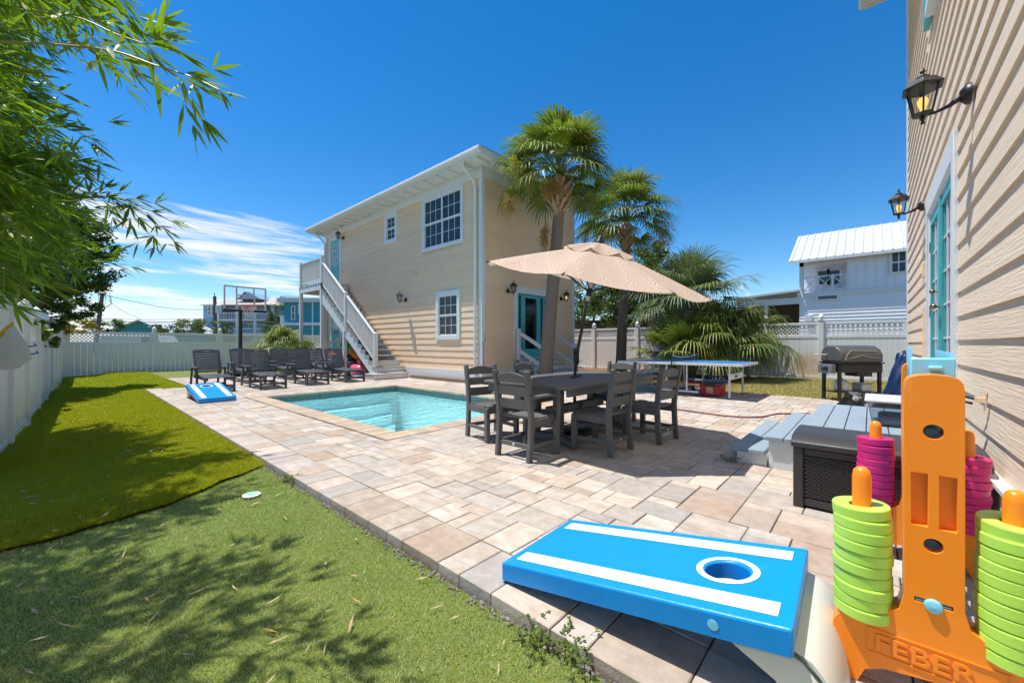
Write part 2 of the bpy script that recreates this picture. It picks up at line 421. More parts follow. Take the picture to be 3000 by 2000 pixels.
# --- pool
pool = bpy.data.objects.new('swimming_pool', None); COL.objects.link(pool); pool.location = (4.5, 7.26, -1.4); pool['_o'] = (4.5, 7.26, -1.4)
tag(pool, 'rectangular turquoise swimming pool with stone coping set in the patio', 'pool')
M['plaster'] = mat('pale_blue_plaster', (.84, .93, .93), .7, .05, 2, .002, 60)
def tile_mat():
    g = NG('slate_waterline_tile'); info = g.n('ObjectInfo').outputs['Random']; v = g.vec((1, 1, 1), True)
    c = g.mix(g.noise(v, 9, 6, .65, .8), (.03, .085, .09), (.16, .20, .17)); c = g.mix(g.math('MULTIPLY', info, .45), c, (.06, .13, .16))
    c = g.mix(g.ramp(g.noise(v, 17, 6), .6, .8, 0, .6), c, (.24, .25, .20))
    return g.done(g.pbr(c, .28, 0, g.bump(g.noise(v, 40, 5), .003), .5))
M['slate'] = tile_mat()
b = MB(); zb = -1.32
b.add([(PX0,PY0,zb),(PX1,PY0,zb),(PX1,PY1,zb),(PX0,PY1,zb),(PX0,PY0,-.16),(PX1,PY0,-.16),(PX1,PY1,-.16),(PX0,PY1,-.16)],
      [(0,1,2,3),(0,4,5,1),(1,5,6,2),(2,6,7,3),(3,7,4,0)]); b.obj('pool_basin', M['plaster'], pool, norm=False)
for k, (y0, z) in enumerate(((9.50, -.46), (9.22, -.74), (8.94, -1.0))):
    st = MB(); n = 14; pts = [(PX0 + .003 * (k + 1), PY1 - .002), (PX0 + .003 * (k + 1), y0)]
    for q in range(n + 1):
        t = q / n; pts.append((PX0 + .9 + t * 2.0, y0 + .42 * t ** 2.2 * (PY1 - y0)))
    pts += [(PX1 - .25, PY1 - .12), (PX1 - .2, PY1 - .002)]
    st.prism(pts, zb + .002 * (k + 1), z, lambda x, y, h: (x, y, h)); st.obj('pool_step', M['plaster'], pool)
for (a, bb, n, ax) in ((PX0, PX1, 22, 0), (PY0, PY1, 35, 1)):
    w = (bb - a) / n; me = None
    for side in (0, 1):
        for k in range(n):
            if me is None:
                t = MB()
                if ax == 0: t.box((-w/2 + .002, -.009, -.075), (w/2 - .002, .009, .075))
                else: t.box((-.009, -w/2 + .002, -.075), (.009, w/2 - .002, .075))
                o = t.obj('waterline_tile', M['slate'], None); o.parent = pool; me = o
            else: o = copyobj(me, parent=pool)
            c = a + (k + .5) * w
            p = Vector((c, (PY0 + .006, PY1 - .006)[side], -.1)) if ax == 0 else Vector(((PX0 + .006, PX1 - .006)[side], c, -.1))
            o.location = p - pool.location
            o.rotation_euler = (rr.uniform(-.01, .01), rr.uniform(-.01, .01), 0)
# coping stones
def cop(x0, y0, x1, y1):
    c = MB(); c.box((x0 + .002, y0 + .002, -.05), (x1 - .002, y1 - .002, .004)); return c.obj('coping_stone', M['coping'], pool, bevel=.012)
O_ = .30; L = .155
n = int((PY1 - PY0 + 2 * O_) / L); w = (PY1 - PY0 + 2 * O_) / n; c0 = None
for s in (0, 1):
    for k in range(n):
        if c0 is None: c0 = cop(PX0 - O_, PY0 - O_, PX0 + .02, PY0 - O_ + w); o = c0
        else: o = copyobj(c0, parent=pool)
        o.location = ((PX1 - PX0 + O_ - .02) * s, k * w, rr.uniform(-.002, .002))
n = int((PX1 - PX0 - .04) / L); w = (PX1 - PX0 - .04) / n; c0 = None
for s in (0, 1):
    for k in range(n):
        if c0 is None: c0 = cop(PX0 + .02, PY0 - O_, PX0 + .02 + w, PY0 + .02); o = c0
        else: o = copyobj(c0, parent=pool)
        o.location = (k * w, (PY1 - PY0 + O_ - .02) * s, rr.uniform(-.002, .002))
def water_mat():
    g = NG('pool_water'); v = g.vec((1, 1, 1), True)
    w = g.math('ADD', g.noise(g.n('Mapping', {'Vector': v, 'Scale': (1, 1.5, 1)}).outputs[0], 3.2, 3, .5, .9), g.math('MULTIPLY', g.noise(v, 11, 2), .25))
    nm = g.bump(w, .05, .9)
    fr = g.n('Fresnel', {'IOR': 1.33, 'Normal': nm}).outputs[0]
    return g.done(g.n('MixShader', {0: fr, 1: g.n('BsdfTransparent', {'Color': (.63, .94, .98, 1)}).outputs[0], 2: g.n('BsdfGlossy', {'Roughness': .01, 'Normal': nm}).outputs[0]}).outputs[0])
M['water'] = water_mat()
wv = MB(); wv.add([(PX0,PY0,-.135),(PX1,PY0,-.135),(PX1,PY1,-.135),(PX0,PY1,-.135)], [(0,1,2,3)])
wo = wv.obj('pool_water', M['water'], pool, norm=False)

# --- turf sheets (two carpets of artificial turf)
M['turf_base'] = mat('turf_backing', (.16, .19, .03), .95, .3, 3, .01, 90)
def turf_sheet(name, x0, x1, y0, y1, dz, m, seam=None):
    nx_, ny_ = 24, 60; V = []; F = []
    for j in range(ny_ + 1):
        for i in range(nx_ + 1):
            y = y0 + (y1 - y0) * (j / ny_) ** 1.5; xx0 = x0 if not callable(x0) else x0(y); x = xx0 + (x1 - xx0) * i / nx_
            if seam is not None: y = float(seam(x)); y = y + (y1 - y) * (j / ny_) ** 1.5
            V.append((x, y, float(zt(x, y)) + dz + (float(mound(x, y)) if seam is not None else 0)))
    for j in range(ny_):
        for i in range(nx_): a = j*(nx_+1)+i; F.append((a, a+1, a+nx_+2, a+nx_+1))
    o = npmesh(name, V, F, m, smooth=True); return struct(o)
def seam(x): return 3.81 + .44 * np.clip(x, 0, 2) ** 1.6 + .02 * np.sin(x * 9) + .012 * np.sin(x * 23)
def mound(x, y): return .045 * np.exp(-((y - seam(x) - .55) / .5) ** 2) * np.clip((1.3 - x) / .3, 0, 1)
turf_sheet('near_turf', -4.0, 1.285, -3.0, 4.6, -.004, M['turf_base'])
turf_sheet('far_turf', lambda y: lfx(y) - .02, 1.285, 4.0, 13.75, .012, M['turf_base'], seam)
turf_sheet('back_turf', lambda y: lfx(y) - .02, 2.2, 13.74, FY, .02, M['turf_base'])
turf_sheet('rear_yard', 2.1, 14.0, 17.62, FY, .0, M['turf_base'])
# gravel strip between turf and border is left as bare soil
gv = MB()
for k in range(700):
    y = rr.uniform(.2, 5.5) ; x = 1.285 - abs(rr.gauss(0, .022)); r = rr.uniform(.003, .011)
    a = [rr.uniform(.7, 1.3) * r for _ in range(6)]
    z = float(zt(x, y)) + .006
    gv.add([(x+a[0],y,z),(x,y+a[1],z),(x-a[2],y,z),(x,y-a[3],z),(x,y,z+a[4]),(x,y,z-a[5])], [(0,1,4),(1,2,4),(2,3,4),(3,0,4),(1,0,5),(2,1,5),(3,2,5),(0,3,5)])
M['pebble'] = mat('pebble', (.33, .30, .26), .9, .25, 30, rnd=.5)
tag(gv.obj('gravel', M['pebble'], norm=False), 'loose gravel along the patio edge by the turf', 'gravel', kind='stuff')

def blades(name, n, xr, yr, zf, length, width, m, lean, label, flt=None, power=1.0, cat='grass', kind=True):
    u = RNG.random(n); y = yr[0] + (yr[1] - yr[0]) * u ** power
    x = xr[0] + (xr[1] - xr[0]) * RNG.random(n)
    if flt is not None:
        k = flt(x, y); x, y = x[k], y[k]
    n = len(x); z = zf(x, y)
    an = RNG.random(n) * 2 * np.pi; ln = length * (.6 + .7 * RNG.random(n)); wd = width * (.7 + .6 * RNG.random(n))
    dist = np.sqrt(x * x + y * y); wd = wd * np.clip(dist / 3.0, .8, 4.0)
    wx, wy = np.cos(an) * wd / 2, np.sin(an) * wd / 2
    la = RNG.random(n) * 2 * np.pi; lm = ln * (.25 + .75 * RNG.random(n)); lx = np.cos(la) * lm + lean[0] * ln; ly = np.sin(la) * lm + lean[1] * ln
    h = np.sqrt(np.maximum(ln ** 2 - .5 * lm ** 2, .0001)) * .8
    V = np.empty((n, 3, 3), np.float32)
    V[:, 0] = np.stack([x - wx, y - wy, z], 1); V[:, 1] = np.stack([x + wx, y + wy, z], 1); V[:, 2] = np.stack([x + lx, y + ly, z + h], 1)
    o = npmesh(name, V.reshape(-1, 3), np.arange(3 * n).reshape(-1, 3), m)
    tag(o, label, cat, kind='stuff'); return o
M['turf_a'] = leafmat('near_turf_blades', (.24, .325, .085), (.52, .565, .26), .35, .55, (.66, .62, .40), .92)
M['turf_b'] = leafmat('far_turf_blades', (.28, .315, .010), (.52, .47, .016), .4, .5)
blades('near_turf_grass', 360000, (-1.5, 1.29), (-.1, 4.55), lambda x, y: zt(x, y) - .004, .020, .0042, M['turf_a'], (0, 0), 'light green short artificial turf in the foreground',
       lambda x, y: (x > -.12 * y - .5) & (y < seam(x)) & (x < 1.282 + .008*np.sin(y*7)))
blades('far_turf_grass', 330000, (-.7, 1.30), (3.75, 13.75), lambda x, y: zt(x, y) + .011 + mound(x, y), .032, .0045, M['turf_b'], (.1, -.1), 'olive green longer artificial turf beside the fence',
       lambda x, y: (x > -.78 + .0257 * y) & (y > seam(x) - .012) & (x < 1.288), 1.6)
blades('back_turf_grass', 60000, (-.5, 2.2), (13.7, FY), lambda x, y: zt(x, y) + .02, .035, .006, M['turf_b'], (.1, -.1), 'olive green turf in the back corner by the fence')
# natural lawn strip on the right and pine straw bed
M['lawn_base'] = mat('lawn_soil', (.17, .15, .05), .95, .3, 1.5, .02, 20, col2=(.30, .25, .11), c2=(.45, .65))
def flat(name, x0, x1, y0, y1, z, m):
    o = MB(); o.add([(x0,y0,z),(x1,y0,z),(x1,y1,z),(x0,y1,z)], [(0,1,2,3)]); return struct(o.obj(name, m, norm=False))
flat('right_lawn', 10.6, FX, -3.5, 2.9, -.012, M['lawn_base'])
M['lawn'] = leafmat('dry_lawn_blades', (.19, .20, .03), (.50, .42, .14), .25, .6, (.62, .50, .24), .55)
blades('lawn_grass', 90000, (10.58, FX), (-1.5, 2.95), lambda x, y: 0 * x - .01, .06, .005, M['lawn'], (0, 0), 'sunburnt yellow green lawn in front of the right fence')
M['straw_base'] = mat('pine_straw_ground', (.21, .10, .04), .95, .35, 3, .02, 30)
flat('mulch_bed', 8.05, FX, 2.9, 8.35, -.013, M['straw_base']); flat('side_bed', 12.82, FX, 8.35, FY, -.013, M['straw_base'])
M['straw'] = leafmat('pine_straw', (.22, .085, .025), (.50, .24, .08), .1, .8)
def straw(n, xr, yr):
    x = xr[0] + (xr[1]-xr[0]) * RNG.random(n); y = yr[0] + (yr[1]-yr[0]) * RNG.random(n)
    k = (x > 11.0) | ((y > 6.2) & (x > 8.05)); x, y = x[k], y[k]; n = len(x)
    mound = .10 * np.exp(-(((x-14.5)/1.2)**2 + ((y-4.6)/1.3)**2)) + .03 * np.sin(x * 3) * np.sin(y * 4)
    z = np.maximum(mound, -.01) + .05 * RNG.random(n)
    a = RNG.random(n) * 6.283; l = .08 + .12 * RNG.random(n); w = .006
    dx, dy, dz = np.cos(a) * l, np.sin(a) * l, (RNG.random(n) - .5) * .05
    V = np.empty((n, 3, 3), np.float32)
    V[:, 0] = np.stack([x, y, z], 1); V[:, 1] = np.stack([x - dy / l * w, y + dx / l * w, z], 1); V[:, 2] = np.stack([x + dx, y + dy, z + dz], 1)
    tag(npmesh('pine_straw', V.reshape(-1, 3), np.arange(3*n).reshape(-1, 3), M['straw']), 'rusty orange pine straw mulch around the palms', 'mulch', kind='stuff')
straw(70000, (8.05, FX), (2.7, 10.0))
# ================================================================== GUEST HOUSE
TA = lambda u, v, w: (HX - w, u, v)          # left facade (faces -X): u = Y
TB = lambda u, v, w: (u, HY0 - w, v)         # right face (faces -Y): u = X
TC = lambda u, v, w: (u, WY + w, v)          # near house wall (faces +Y): u = X
gh = thing('guest_house', (HX, HY0, 0), 'two storey beige lap sided guest house with teal doors behind the pool', 'house')
wl = MB(); wl.box((HX + .02, HY0 + .02, .30), (HX1 - .02, HY1, 6.35)); wl.obj('wall', M['siding'], gh)
def boards(T, u0, u1, z0, n, root, m, e=.2, holes=()):
    meshes = {}
    for k in range(n):
        za = z0 + k * e; spans = [(u0, u1)]
        for (h0, h1, v0, v1) in holes:
            if za + e * .5 > v0 and za + e * .5 < v1:
                ns = []
                for (a, b) in spans:
                    if h1 <= a or h0 >= b: ns.append((a, b)); continue
                    if h0 > a: ns.append((a, h0))
                    if h1 < b: ns.append((h1, b))
                spans = ns
        ns = []
        for (a, b) in spans:                                  # long courses are butt-jointed
            if b - a > 4.5: j = a + (b - a) * (.31, .62, .45, .74)[(k * 7 + k // 3) % 4]; ns += [(a, j - .0015), (j + .0015, b)]
            else: ns.append((a, b))
        for (a, b) in ns:
            key = (round(a, 3), round(b, 3))
            if key not in meshes:
                q = MB(T); q.prism([(0, .024), (e + .004, .006), (e + .004, -.012), (0, -.012)], a, b, lambda x, y, h: (h, x, y))
                o = q.obj('siding_board', m, root); meshes[key] = o
            else: o = copyobj(meshes[key], parent=root)
            o.location = (0, 0, za)
WIN = [(9.19, 11.28, 4.24, 6.04), (12.83, 13.68, 4.90, 6.03), (9.34, 10.52, 1.30, 2.85)]
boards(TA, HY0 + .11, HY1 - .11, .36, 29, gh, M['siding'], holes=[(a + .03, b - .03, c, d) for a, b, c, d in WIN])
boards(TB, HX + .11, HX1 - .11, .36, 29, gh, M['siding'], holes=((9.45, 11.14, .4, 2.95),))
t = MB()
t.box((HX - .034, HY0 - .034, .30), (HX + .10, HY0 + .10, 6.06)); t.obj('corner_board', M['white'], gh, bevel=.004)
t = MB(); t.box((HX - .034, HY1 - .11, .30), (HX + .1, HY1 + .03, 6.06)); t.obj('corner_board', M['white'], gh)
t = MB(); t.box((HX1 - .11, HY0 - .034, .30), (HX1 + .03, HY0 + .1, 6.06)); t.obj('corner_board', M['white'], gh)
t = MB(); t.box((HX - .045, HY0 - .045, 6.03), (HX1 + .045, HY1 + .045, 6.34)); t.obj('frieze_board', M['white'], gh)
sk = MB(); sk.box((HX - .05, HY0 - .05, .04), (HX1, HY1, .36)); sk.obj('skirt_board', M['white'], gh)
fd = MB(); fd.box((HX - .07, HY0 + .3, -.3), (HX1 - .1, HY1 - .1, .05)); fd.obj('foundation', M['concrete'], gh)
OV = .56; EZ = 6.33
def slab(z0, z1, o0, o1, name, m):
    q = MB(); q.box((HX - OV - o0, HY0 - OV - o0, z0), (HX1 + OV + o0, HY1 + OV + o0, z1)); return q.obj(name, m, gh)
slab(EZ, EZ + .03, -.03, 0, 'soffit', M['white'])
rf = MB(); e = OV + .06; x0, x1, y0, y1 = HX - e, HX1 + e, HY0 - e, HY1 + e; zr = EZ + .17; hw = (x1 - x0) / 2; rz = zr + hw * .33
rf.add([(x0,y0,zr),(x1,y0,zr),(x1,y1,zr),(x0,y1,zr),((x0+x1)/2,y0+hw,rz),((x0+x1)/2,y1-hw,rz)], [(0,1,4),(1,2,5,4),(2,3,5),(3,0,4,5),(3,2,1,0)])
roof = rf.obj('roof', M['roof'], gh)
fa = MB()
for (a, b) in (((x0+.02, y0+.02), (x0+.05, y1-.02)), ((x1-.05, y0+.02), (x1-.02, y1-.02))): fa.box((a[0], a[1], EZ - .02), (b[0], b[1], zr - .002))
for (a, b) in (((x0+.05, y0+.02), (x1-.05, y0+.05)), ((x0+.05, y1-.05), (x1-.05, y1-.02))): fa.box((a[0], a[1], EZ - .02), (b[0], b[1], zr - .002))
fa.obj('fascia', M['white'], gh)
gt = MB(); gt.prism([(0, .13), (-.12, .13), (-.13, .05), (-.09, .01), (0, 0)], y0, y1, lambda x, y, h: (x0 + .015 + x, h, EZ + .02 + y)); gt.obj('gutter', M['white'], gh, bevel=.006)
k = 0; yy = y0 + .25; r0 = None
while yy < y1 - .1:                                  # rafter tails under the eave
    if r0 is None:
        q = MB(); q.box((HX - OV, yy, EZ - .085), (HX - .05, yy + .05, EZ - .002)); r0 = q.obj('rafter_tail', M['white'], gh); o = r0
    else: o = copyobj(r0, parent=gh); o.location = (0, k * .61, 0)
    k += 1; yy += .61
def downspout(px_, yy, root, zt_=EZ, out=True):
    q = MB(); xo = HX - OV + .02
    q.tube([(xo - .02, yy, zt_ + .02), (xo - .02, yy, zt_ - .12), (xo + .12, yy, zt_ - .24), (HX - .16, yy, zt_ - .42), (HX - .085, yy, zt_ - .56), (HX - .085, yy, .2)], .045, 8)
    return q.obj('downspout', M['white'], root, smooth=True)
downspout(0, HY0 + .19, gh); downspout(0, HY1 - .05, gh)
def window(T, u0, u1, v0, v1, name, root, lites=((3, 2),), sash=2, trim=.11, cap=True, label=None, blind=True):
    """double-hung window: trim, sashes, panes, muntins and a blind behind the glass"""
    wn = MB(T); d = .055
    wn.box((u0, v0, -.02), (u0 + trim, v1, d)); wn.box((u1 - trim, v0, -.02), (u1, v1, d))
    wn.box((u0 + trim, v1 - trim * 1.2, -.02), (u1 - trim, v1, d)); wn.box((u0 + trim, v0, -.02), (u1 - trim, v0 + trim, d + .004))
    w = wn.obj('window', M['white'], root, bevel=.004)
    if label: w['label'] = label
    cols = len(lites); iw = (u1 - u0 - 2 * trim) / cols; b0, b1 = v0 + trim, v1 - trim * 1.2
    fr = MB(T); mu = MB(T); bl = MB(T)
    for c in range(cols):
        a0 = u0 + trim + c * iw; a1 = a0 + iw; mid = (b0 + b1) / 2; s = .035
        for (p0, p1, dp) in ((b0, mid, .012), (mid, b1, .026)):
            fr.box((a0, p0, dp - .02), (a0 + s, p1, dp)); fr.box((a1 - s, p0, dp - .02), (a1, p1, dp))
            fr.box((a0 + s, p0, dp - .02), (a1 - s, p0 + s, dp)); fr.box((a0 + s, p1 - s, dp - .02), (a1 - s, p1, dp))
            nx_, ny_ = lites[c]
            for i in range(1, nx_): x = a0 + s + (a1 - a0 - 2*s) * i / nx_; mu.box((x - .007, p0 + s, dp - .012), (x + .007, p1 - s, dp - .004))
            for i in range(1, ny_): z = p0 + s + (p1 - p0 - 2*s) * i / ny_; mu.box((a0 + s, z - .007, dp - .0125), (a1 - s, z + .007, dp - .0045))
            pn = MB(T); pn.add([(a0 + s, p0 + s, dp - .014), (a1 - s, p0 + s, dp - .014), (a1 - s, p1 - s, dp - .014), (a0 + s, p1 - s, dp - .014)], [(0, 1, 2, 3)])
            pn.obj('pane', M['glass'], wpar(w, root), norm=False)
        z = b0 + .02
        while blind and z < b1 - .02:
            bl.add([(a0 + .01, z, -.075), (a1 - .01, z, -.075), (a1 - .01, z + .035, -.058), (a0 + .01, z + .035, -.058)], [(0, 1, 2, 3)]); z += .05
    W_ = wpar(w, root)
    fr.obj('sash', M['white'], W_); mu.obj('muntin', M['whiteplastic'], W_)
    if blind: bl.obj('blind', M['blind'], W_, norm=False)
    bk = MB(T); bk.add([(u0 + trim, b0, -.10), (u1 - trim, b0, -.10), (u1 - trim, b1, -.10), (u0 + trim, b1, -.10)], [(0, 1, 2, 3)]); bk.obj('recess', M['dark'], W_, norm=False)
    return w
def wpar(w, root):
    w['_o'] = root['_o']; return w
# openings are cut into the wall box by setting the windows in front of a dark recess: widen wall by shallow boxes
def cut(o, cuts):
    for (a, b) in cuts:
        q = MB(); q.box(a, b); c = q.obj('cutter', None)
        md = o.modifiers.new('c', 'BOOLEAN'); md.operation = 'DIFFERENCE'; md.object = c; md.solver = 'EXACT'
        off = Vector(o.parent['_o']); c.location = (0, 0, 0)
        dg = bpy.context.evaluated_depsgraph_get(); dg.update()
        me = bpy.data.meshes.new_from_object(o.evaluated_get(dg)); o.modifiers.clear(); o.data = me
        bpy.data.objects.remove(c)
wallo = [c for c in gh.children if c.name.startswith('wall')][0]
cut(wallo, [((HX - .1, a + .11, c + .11), (HX + .14, b - .11, d - .13)) for a, b, c, d in WIN] + [((9.62, HY0 - .1, .70), (11.08, HY0 + .16, 2.80))])
window(TA, *WIN[0], 'window', gh, lites=((3, 2), (3, 2)), label='wide pair of double hung windows under the eave')
window(TA, *WIN[1], 'window', gh, lites=((2, 2),), trim=.14, label='small upper double hung window')
window(TA, *WIN[2], 'window', gh, lites=((3, 2),), trim=.13, label='lower double hung window with blind')
def door_trim(T, u0, u1, v0, v1, root, t=.12, d=.05):
    q = MB(T); q.box((u0, v0, -.02), (u0 + t, v1, d)); q.box((u1 - t, v0, -.02), (u1, v1, d)); q.box((u0 + t, v1 - t * 1.4, -.02), (u1 - t, v1, d)); return q.obj('door_frame', M['white'], root, bevel=.004)
def knob(T, u, v, root, w=.03):
    q = MB(T)
    prof = [(.028, 0), (.028, .008), (.010, .012), (.010, .04), (.027, .05), (.03, .065), (.02, .08), (.001, .083)]
    vs = []; n = 10
    for (r, h) in prof:
        for k in range(n): an = 2*math.pi*k/n; vs.append((u + r*math.cos(an), v + r*math.sin(an), w + h))
    fs = [(i*n+k, i*n+(k+1) % n, (i+1)*n+(k+1) % n, (i+1)*n+k) for i in range(len(prof)-1) for k in range(n)]
    q.add(vs, fs); return q.obj('door_knob', M['brass'], root, smooth=True)
# right face entrance: glazed door with side lights
door_trim(TB, 9.40, 11.17, .66, 3.00, gh, .15)
dm = MB(TB); dm.box((9.55, .68, -.10), (9.60, 2.82, .02)); dm.box((11.0, .68, -.10), (11.02, 2.82, .02)); 
dm.box((9.55, 2.79, -.1), (11.02, 2.85, .03)); dm.obj('door_jamb', M['teal'], gh)
def glazed(T, u0, u1, v0, v1, g, root, name, w0=-.06, w1=-.015, bottom=.30):
    q = MB(T); b = v0 + bottom
    q.box((u0, v0, w0), (u0 + g, v1, w1)); q.box((u1 - g, v0, w0), (u1, v1, w1)); q.box((u0 + g, v0, w0), (u1 - g, b, w1)); q.box((u0 + g, v1 - g, w0), (u1 - g, v1, w1))
    d = q.obj(name, M['teal'], root, bevel=.004); d['_o'] = root['_o']
    s = MB(T); e_ = .022
    s.box((u0 + g - e_, b - e_, w1), (u1 - g + e_, b, w1 + .012)); s.box((u0 + g - e_, v1 - g, w1), (u1 - g + e_, v1 - g + e_, w1 + .012))
    s.box((u0 + g - e_, b, w1), (u0 + g, v1 - g, w1 + .012)); s.box((u1 - g, b, w1), (u1 - g + e_, v1 - g, w1 + .012)); s.obj('glazing_bead', M['teal'], d)
    p = MB(T); pw = w1 - .02; p.add([(u0+g, b, pw), (u1-g, b, pw), (u1-g, v1-g, pw), (u0+g, v1-g, pw)], [(0,1,2,3)]); p.obj('pane', M['glass'], d, norm=False)
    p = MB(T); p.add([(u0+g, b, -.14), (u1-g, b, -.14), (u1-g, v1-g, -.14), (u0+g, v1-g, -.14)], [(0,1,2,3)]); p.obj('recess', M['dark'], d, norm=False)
    return d
dd = glazed(TB, 9.86, 10.72, .70, 2.79, .12, gh, 'door'); dd['label'] = 'teal glazed entrance door'
knob(TB, 9.92, 1.58, dd, -.015); knob(TB, 9.92, 1.74, dd, -.015)
glazed(TB, 9.60, 9.85, .70, 2.79, .065, gh, 'side_light'); glazed(TB, 10.73, 11.0, .70, 2.79, .065, gh, 'side_light')
# upper and lower teal doors on the left facade
door_trim(TA, 17.32, 18.46, 3.66, 5.98, gh, .11)
q = MB(TA); q.box((17.44, 3.68, -.01), (18.34, 5.84, .03)); d2 = q.obj('door', M['teal'], gh, bevel=.004); d2['_o'] = gh['_o']; d2['label'] = 'teal upper door at the top of the stairs'
q = MB(TA); q.add([(17.62, 4.75, .033), (18.16, 4.75, .033), (18.16, 5.62, .033), (17.62, 5.62, .033)], [(0,1,2,3)]); q.obj('pane', mat('door_pane', (.16, .22, .26), .08, .1), d2, norm=False)
q = MB(TA)
for i in range(4): u = 17.62 + .18 * i; q.box((u - .01, 4.75, .034), (u + .01, 5.62, .042))
for i in range(4): v = 4.75 + .29 * i; q.box((17.62, v - .01, .0345), (18.16, v + .01, .0425))
q.obj('muntin', M['whiteplastic'], d2)
q = MB(TA); q.box((17.60, 3.85, .031), (17.85, 4.6, .04)); q.box((17.93, 3.85, .031), (18.18, 4.6, .04)); q.obj('door_panel', M['teal'], d2, bevel=.004)
knob(TA, 17.52, 4.62, d2)
door_trim(TA, 17.25, 18.35, .50, 2.85, gh, .11)
q = MB(TA); q.box((17.37, .52, -.01), (18.23, 2.70, .03)); d3 = q.obj('door', M['teal'], gh, bevel=.004); d3['_o'] = gh['_o']; d3['label'] = 'teal lower door behind the outside stairs'
q = MB(TA); q.add([(17.55, 1.6, .033), (18.05, 1.6, .033), (18.05, 2.5, .033), (17.55, 2.5, .033)], [(0,1,2,3)]); q.obj('pane', MATS['door_pane'], d3, norm=False)
# small fittings
q = MB(TA); q.prism([(0, 0), (.12, 0), (.02, .12), (0, .12)], 11.58, 11.75, lambda x, y, h: (h, 3.54 + y, .02 + x)); q.obj('wall_vent', M['siding2'], gh, bevel=.004)
q = MB(TB); q.box((8.0, 1.22, .036), (8.08, 1.36, .10)); q.box((8.02, .36, .036), (8.035, 1.22, .055)); q.box((8.05, .36, .036), (8.065, 1.22, .055)); q.obj('electrical_box', mat('galvanised', (.45, .46, .47), .5, .1), gh, bevel=.004)
q = MB(TB); q.box((9.24, 1.93, .02), (9.34, 2.12, .06)); q.obj('junction_box', M['siding2'], gh, bevel=.005)
q = MB(); q.box((HX - .22, HY0 - .02, -.02), (HX - .10, 11.72, .10)); q.obj('timber_edging', mat('weathered_timber', (.22, .155, .10), .85, .3, 5, .01, 30), gh, bevel=.006)

# ------------------------------------------------------------------ outside staircase
SX0, SX1 = 6.85, 7.93
stair = thing('outside_staircase', (7.4, 14.5, 0), 'white painted wooden staircase with balusters climbing to the upper teal door', 'staircase')
NR = 19; DZ = 3.65 / NR; Y_0, RUN = 12.28, (16.80 - 12.28) / (NR - 2)
q = MB(); q.box((6.50, 11.78, 0.01), (HX - .24, 12.42, .155)); q.obj('bottom_platform', M['whitewood'], stair, bevel=.008)
q = MB(); q.box((6.48, 11.76, .155), (HX - .23, 12.44, .185)); q.obj('platform_tread', M['greywood'], stair, bevel=.006)
def sy(k): return Y_0 + (k - 2) * RUN
tr = None
for k in range(2, NR):                                  # treads and risers
    z = k * DZ; y = sy(k)
    if tr is None:
        a = MB(); a.box((SX0 - .02, y - .03, z - .035), (SX1 + .02, y + RUN + .01, z)); tr = a.obj('tread', M['greywood'], stair, bevel=.005)
        a = MB(); a.box((SX0 + .045, y, z - DZ), (SX1 - .045, y + .018, z - .036)); ri = a.obj('riser', M['whitewood'], stair)
    else:
        for src in ((tr, ri) if k < 4 else (tr,)): c = copyobj(src, parent=stair); c.location = (0, (k - 2) * RUN, (k - 2) * DZ)
for xs in (SX0, SX1 - .04):
    poly = [(sy(2) - .02, .155)]
    for k in range(2, NR + 0): poly += [(sy(k) + .0, k * DZ - .036), (sy(k + 1), k * DZ - .036)]
    poly += [(sy(NR) + .02, (NR - 2) * DZ - .25), (sy(3) + .12, .155)]
    a = MB(); a.prism(poly, xs, xs + .04, lambda x, y, h: (h, x, y)); a.obj('stringer', M['whitewood'], stair)
# deck
DY0, DY1, DZT = sy(NR - 1) + .02, HY1 - .02, 3.65
n = 8
for k in range(n):
    w = (HX - .06 - SX0 + .05) / n; a = MB(); a.box((SX0 - .05 + k*w + .003, DY0 - .02, DZT - .03), (SX0 - .05 + (k+1)*w - .003, DY1 + .05, DZT)); a.obj('deck_board', M['greywood'], stair)
a = MB(); a.box((SX0 - .03, DY0, DZT - .27), (HX - .08, DY0 + .04, DZT - .032)); a.box((SX0 - .03, DY1 - .04, DZT - .27), (HX - .08, DY1, DZT - .032)); a.box((SX0 - .031, DY0 + .04, DZT - .27), (SX0 + .01, DY1 - .04, DZT - .032)); a.obj('deck_joist', M['whitewood'], stair)
def post(x, y, z0, z1, w=.10, name='post', cap=True):
    a = MB(); a.box((x - w/2, y - w/2, z0), (x + w/2, y + w/2, z1))
    if cap: a.add([(x-w/2,y-w/2,z1+.002),(x+w/2,y-w/2,z1+.002),(x+w/2,y+w/2,z1+.002),(x-w/2,y+w/2,z1+.002),(x,y,z1+.03)], [(0,1,4),(1,2,4),(2,3,4),(3,0,4),(3,2,1,0)])
    return a.obj(name, M['whitewood'], stair, bevel=.004)
RX = SX0 + .03
for y in (DY0 + .06, DY1 - .06): post(RX, y, -.2, DZT + 1.12, .12)
post(HX - .14, DY1 - .06, -.2, DZT + 1.1, .11); post(HX - .14, DY0 + .06, -.2, DZT - .28, .11, cap=False); post(RX, 14.62, -.02, 1.72, .12, 'support_post', cap=False)
post(RX, sy(2) + .1, .38, 1.52, .125, 'newel_post'); post(RX, sy(10) + .1, 10*DZ - .3, 10*DZ + 1.15, .11, 'newel_post')
def railz(y): return (y - sy(2)) / RUN * DZ + 2 * DZ
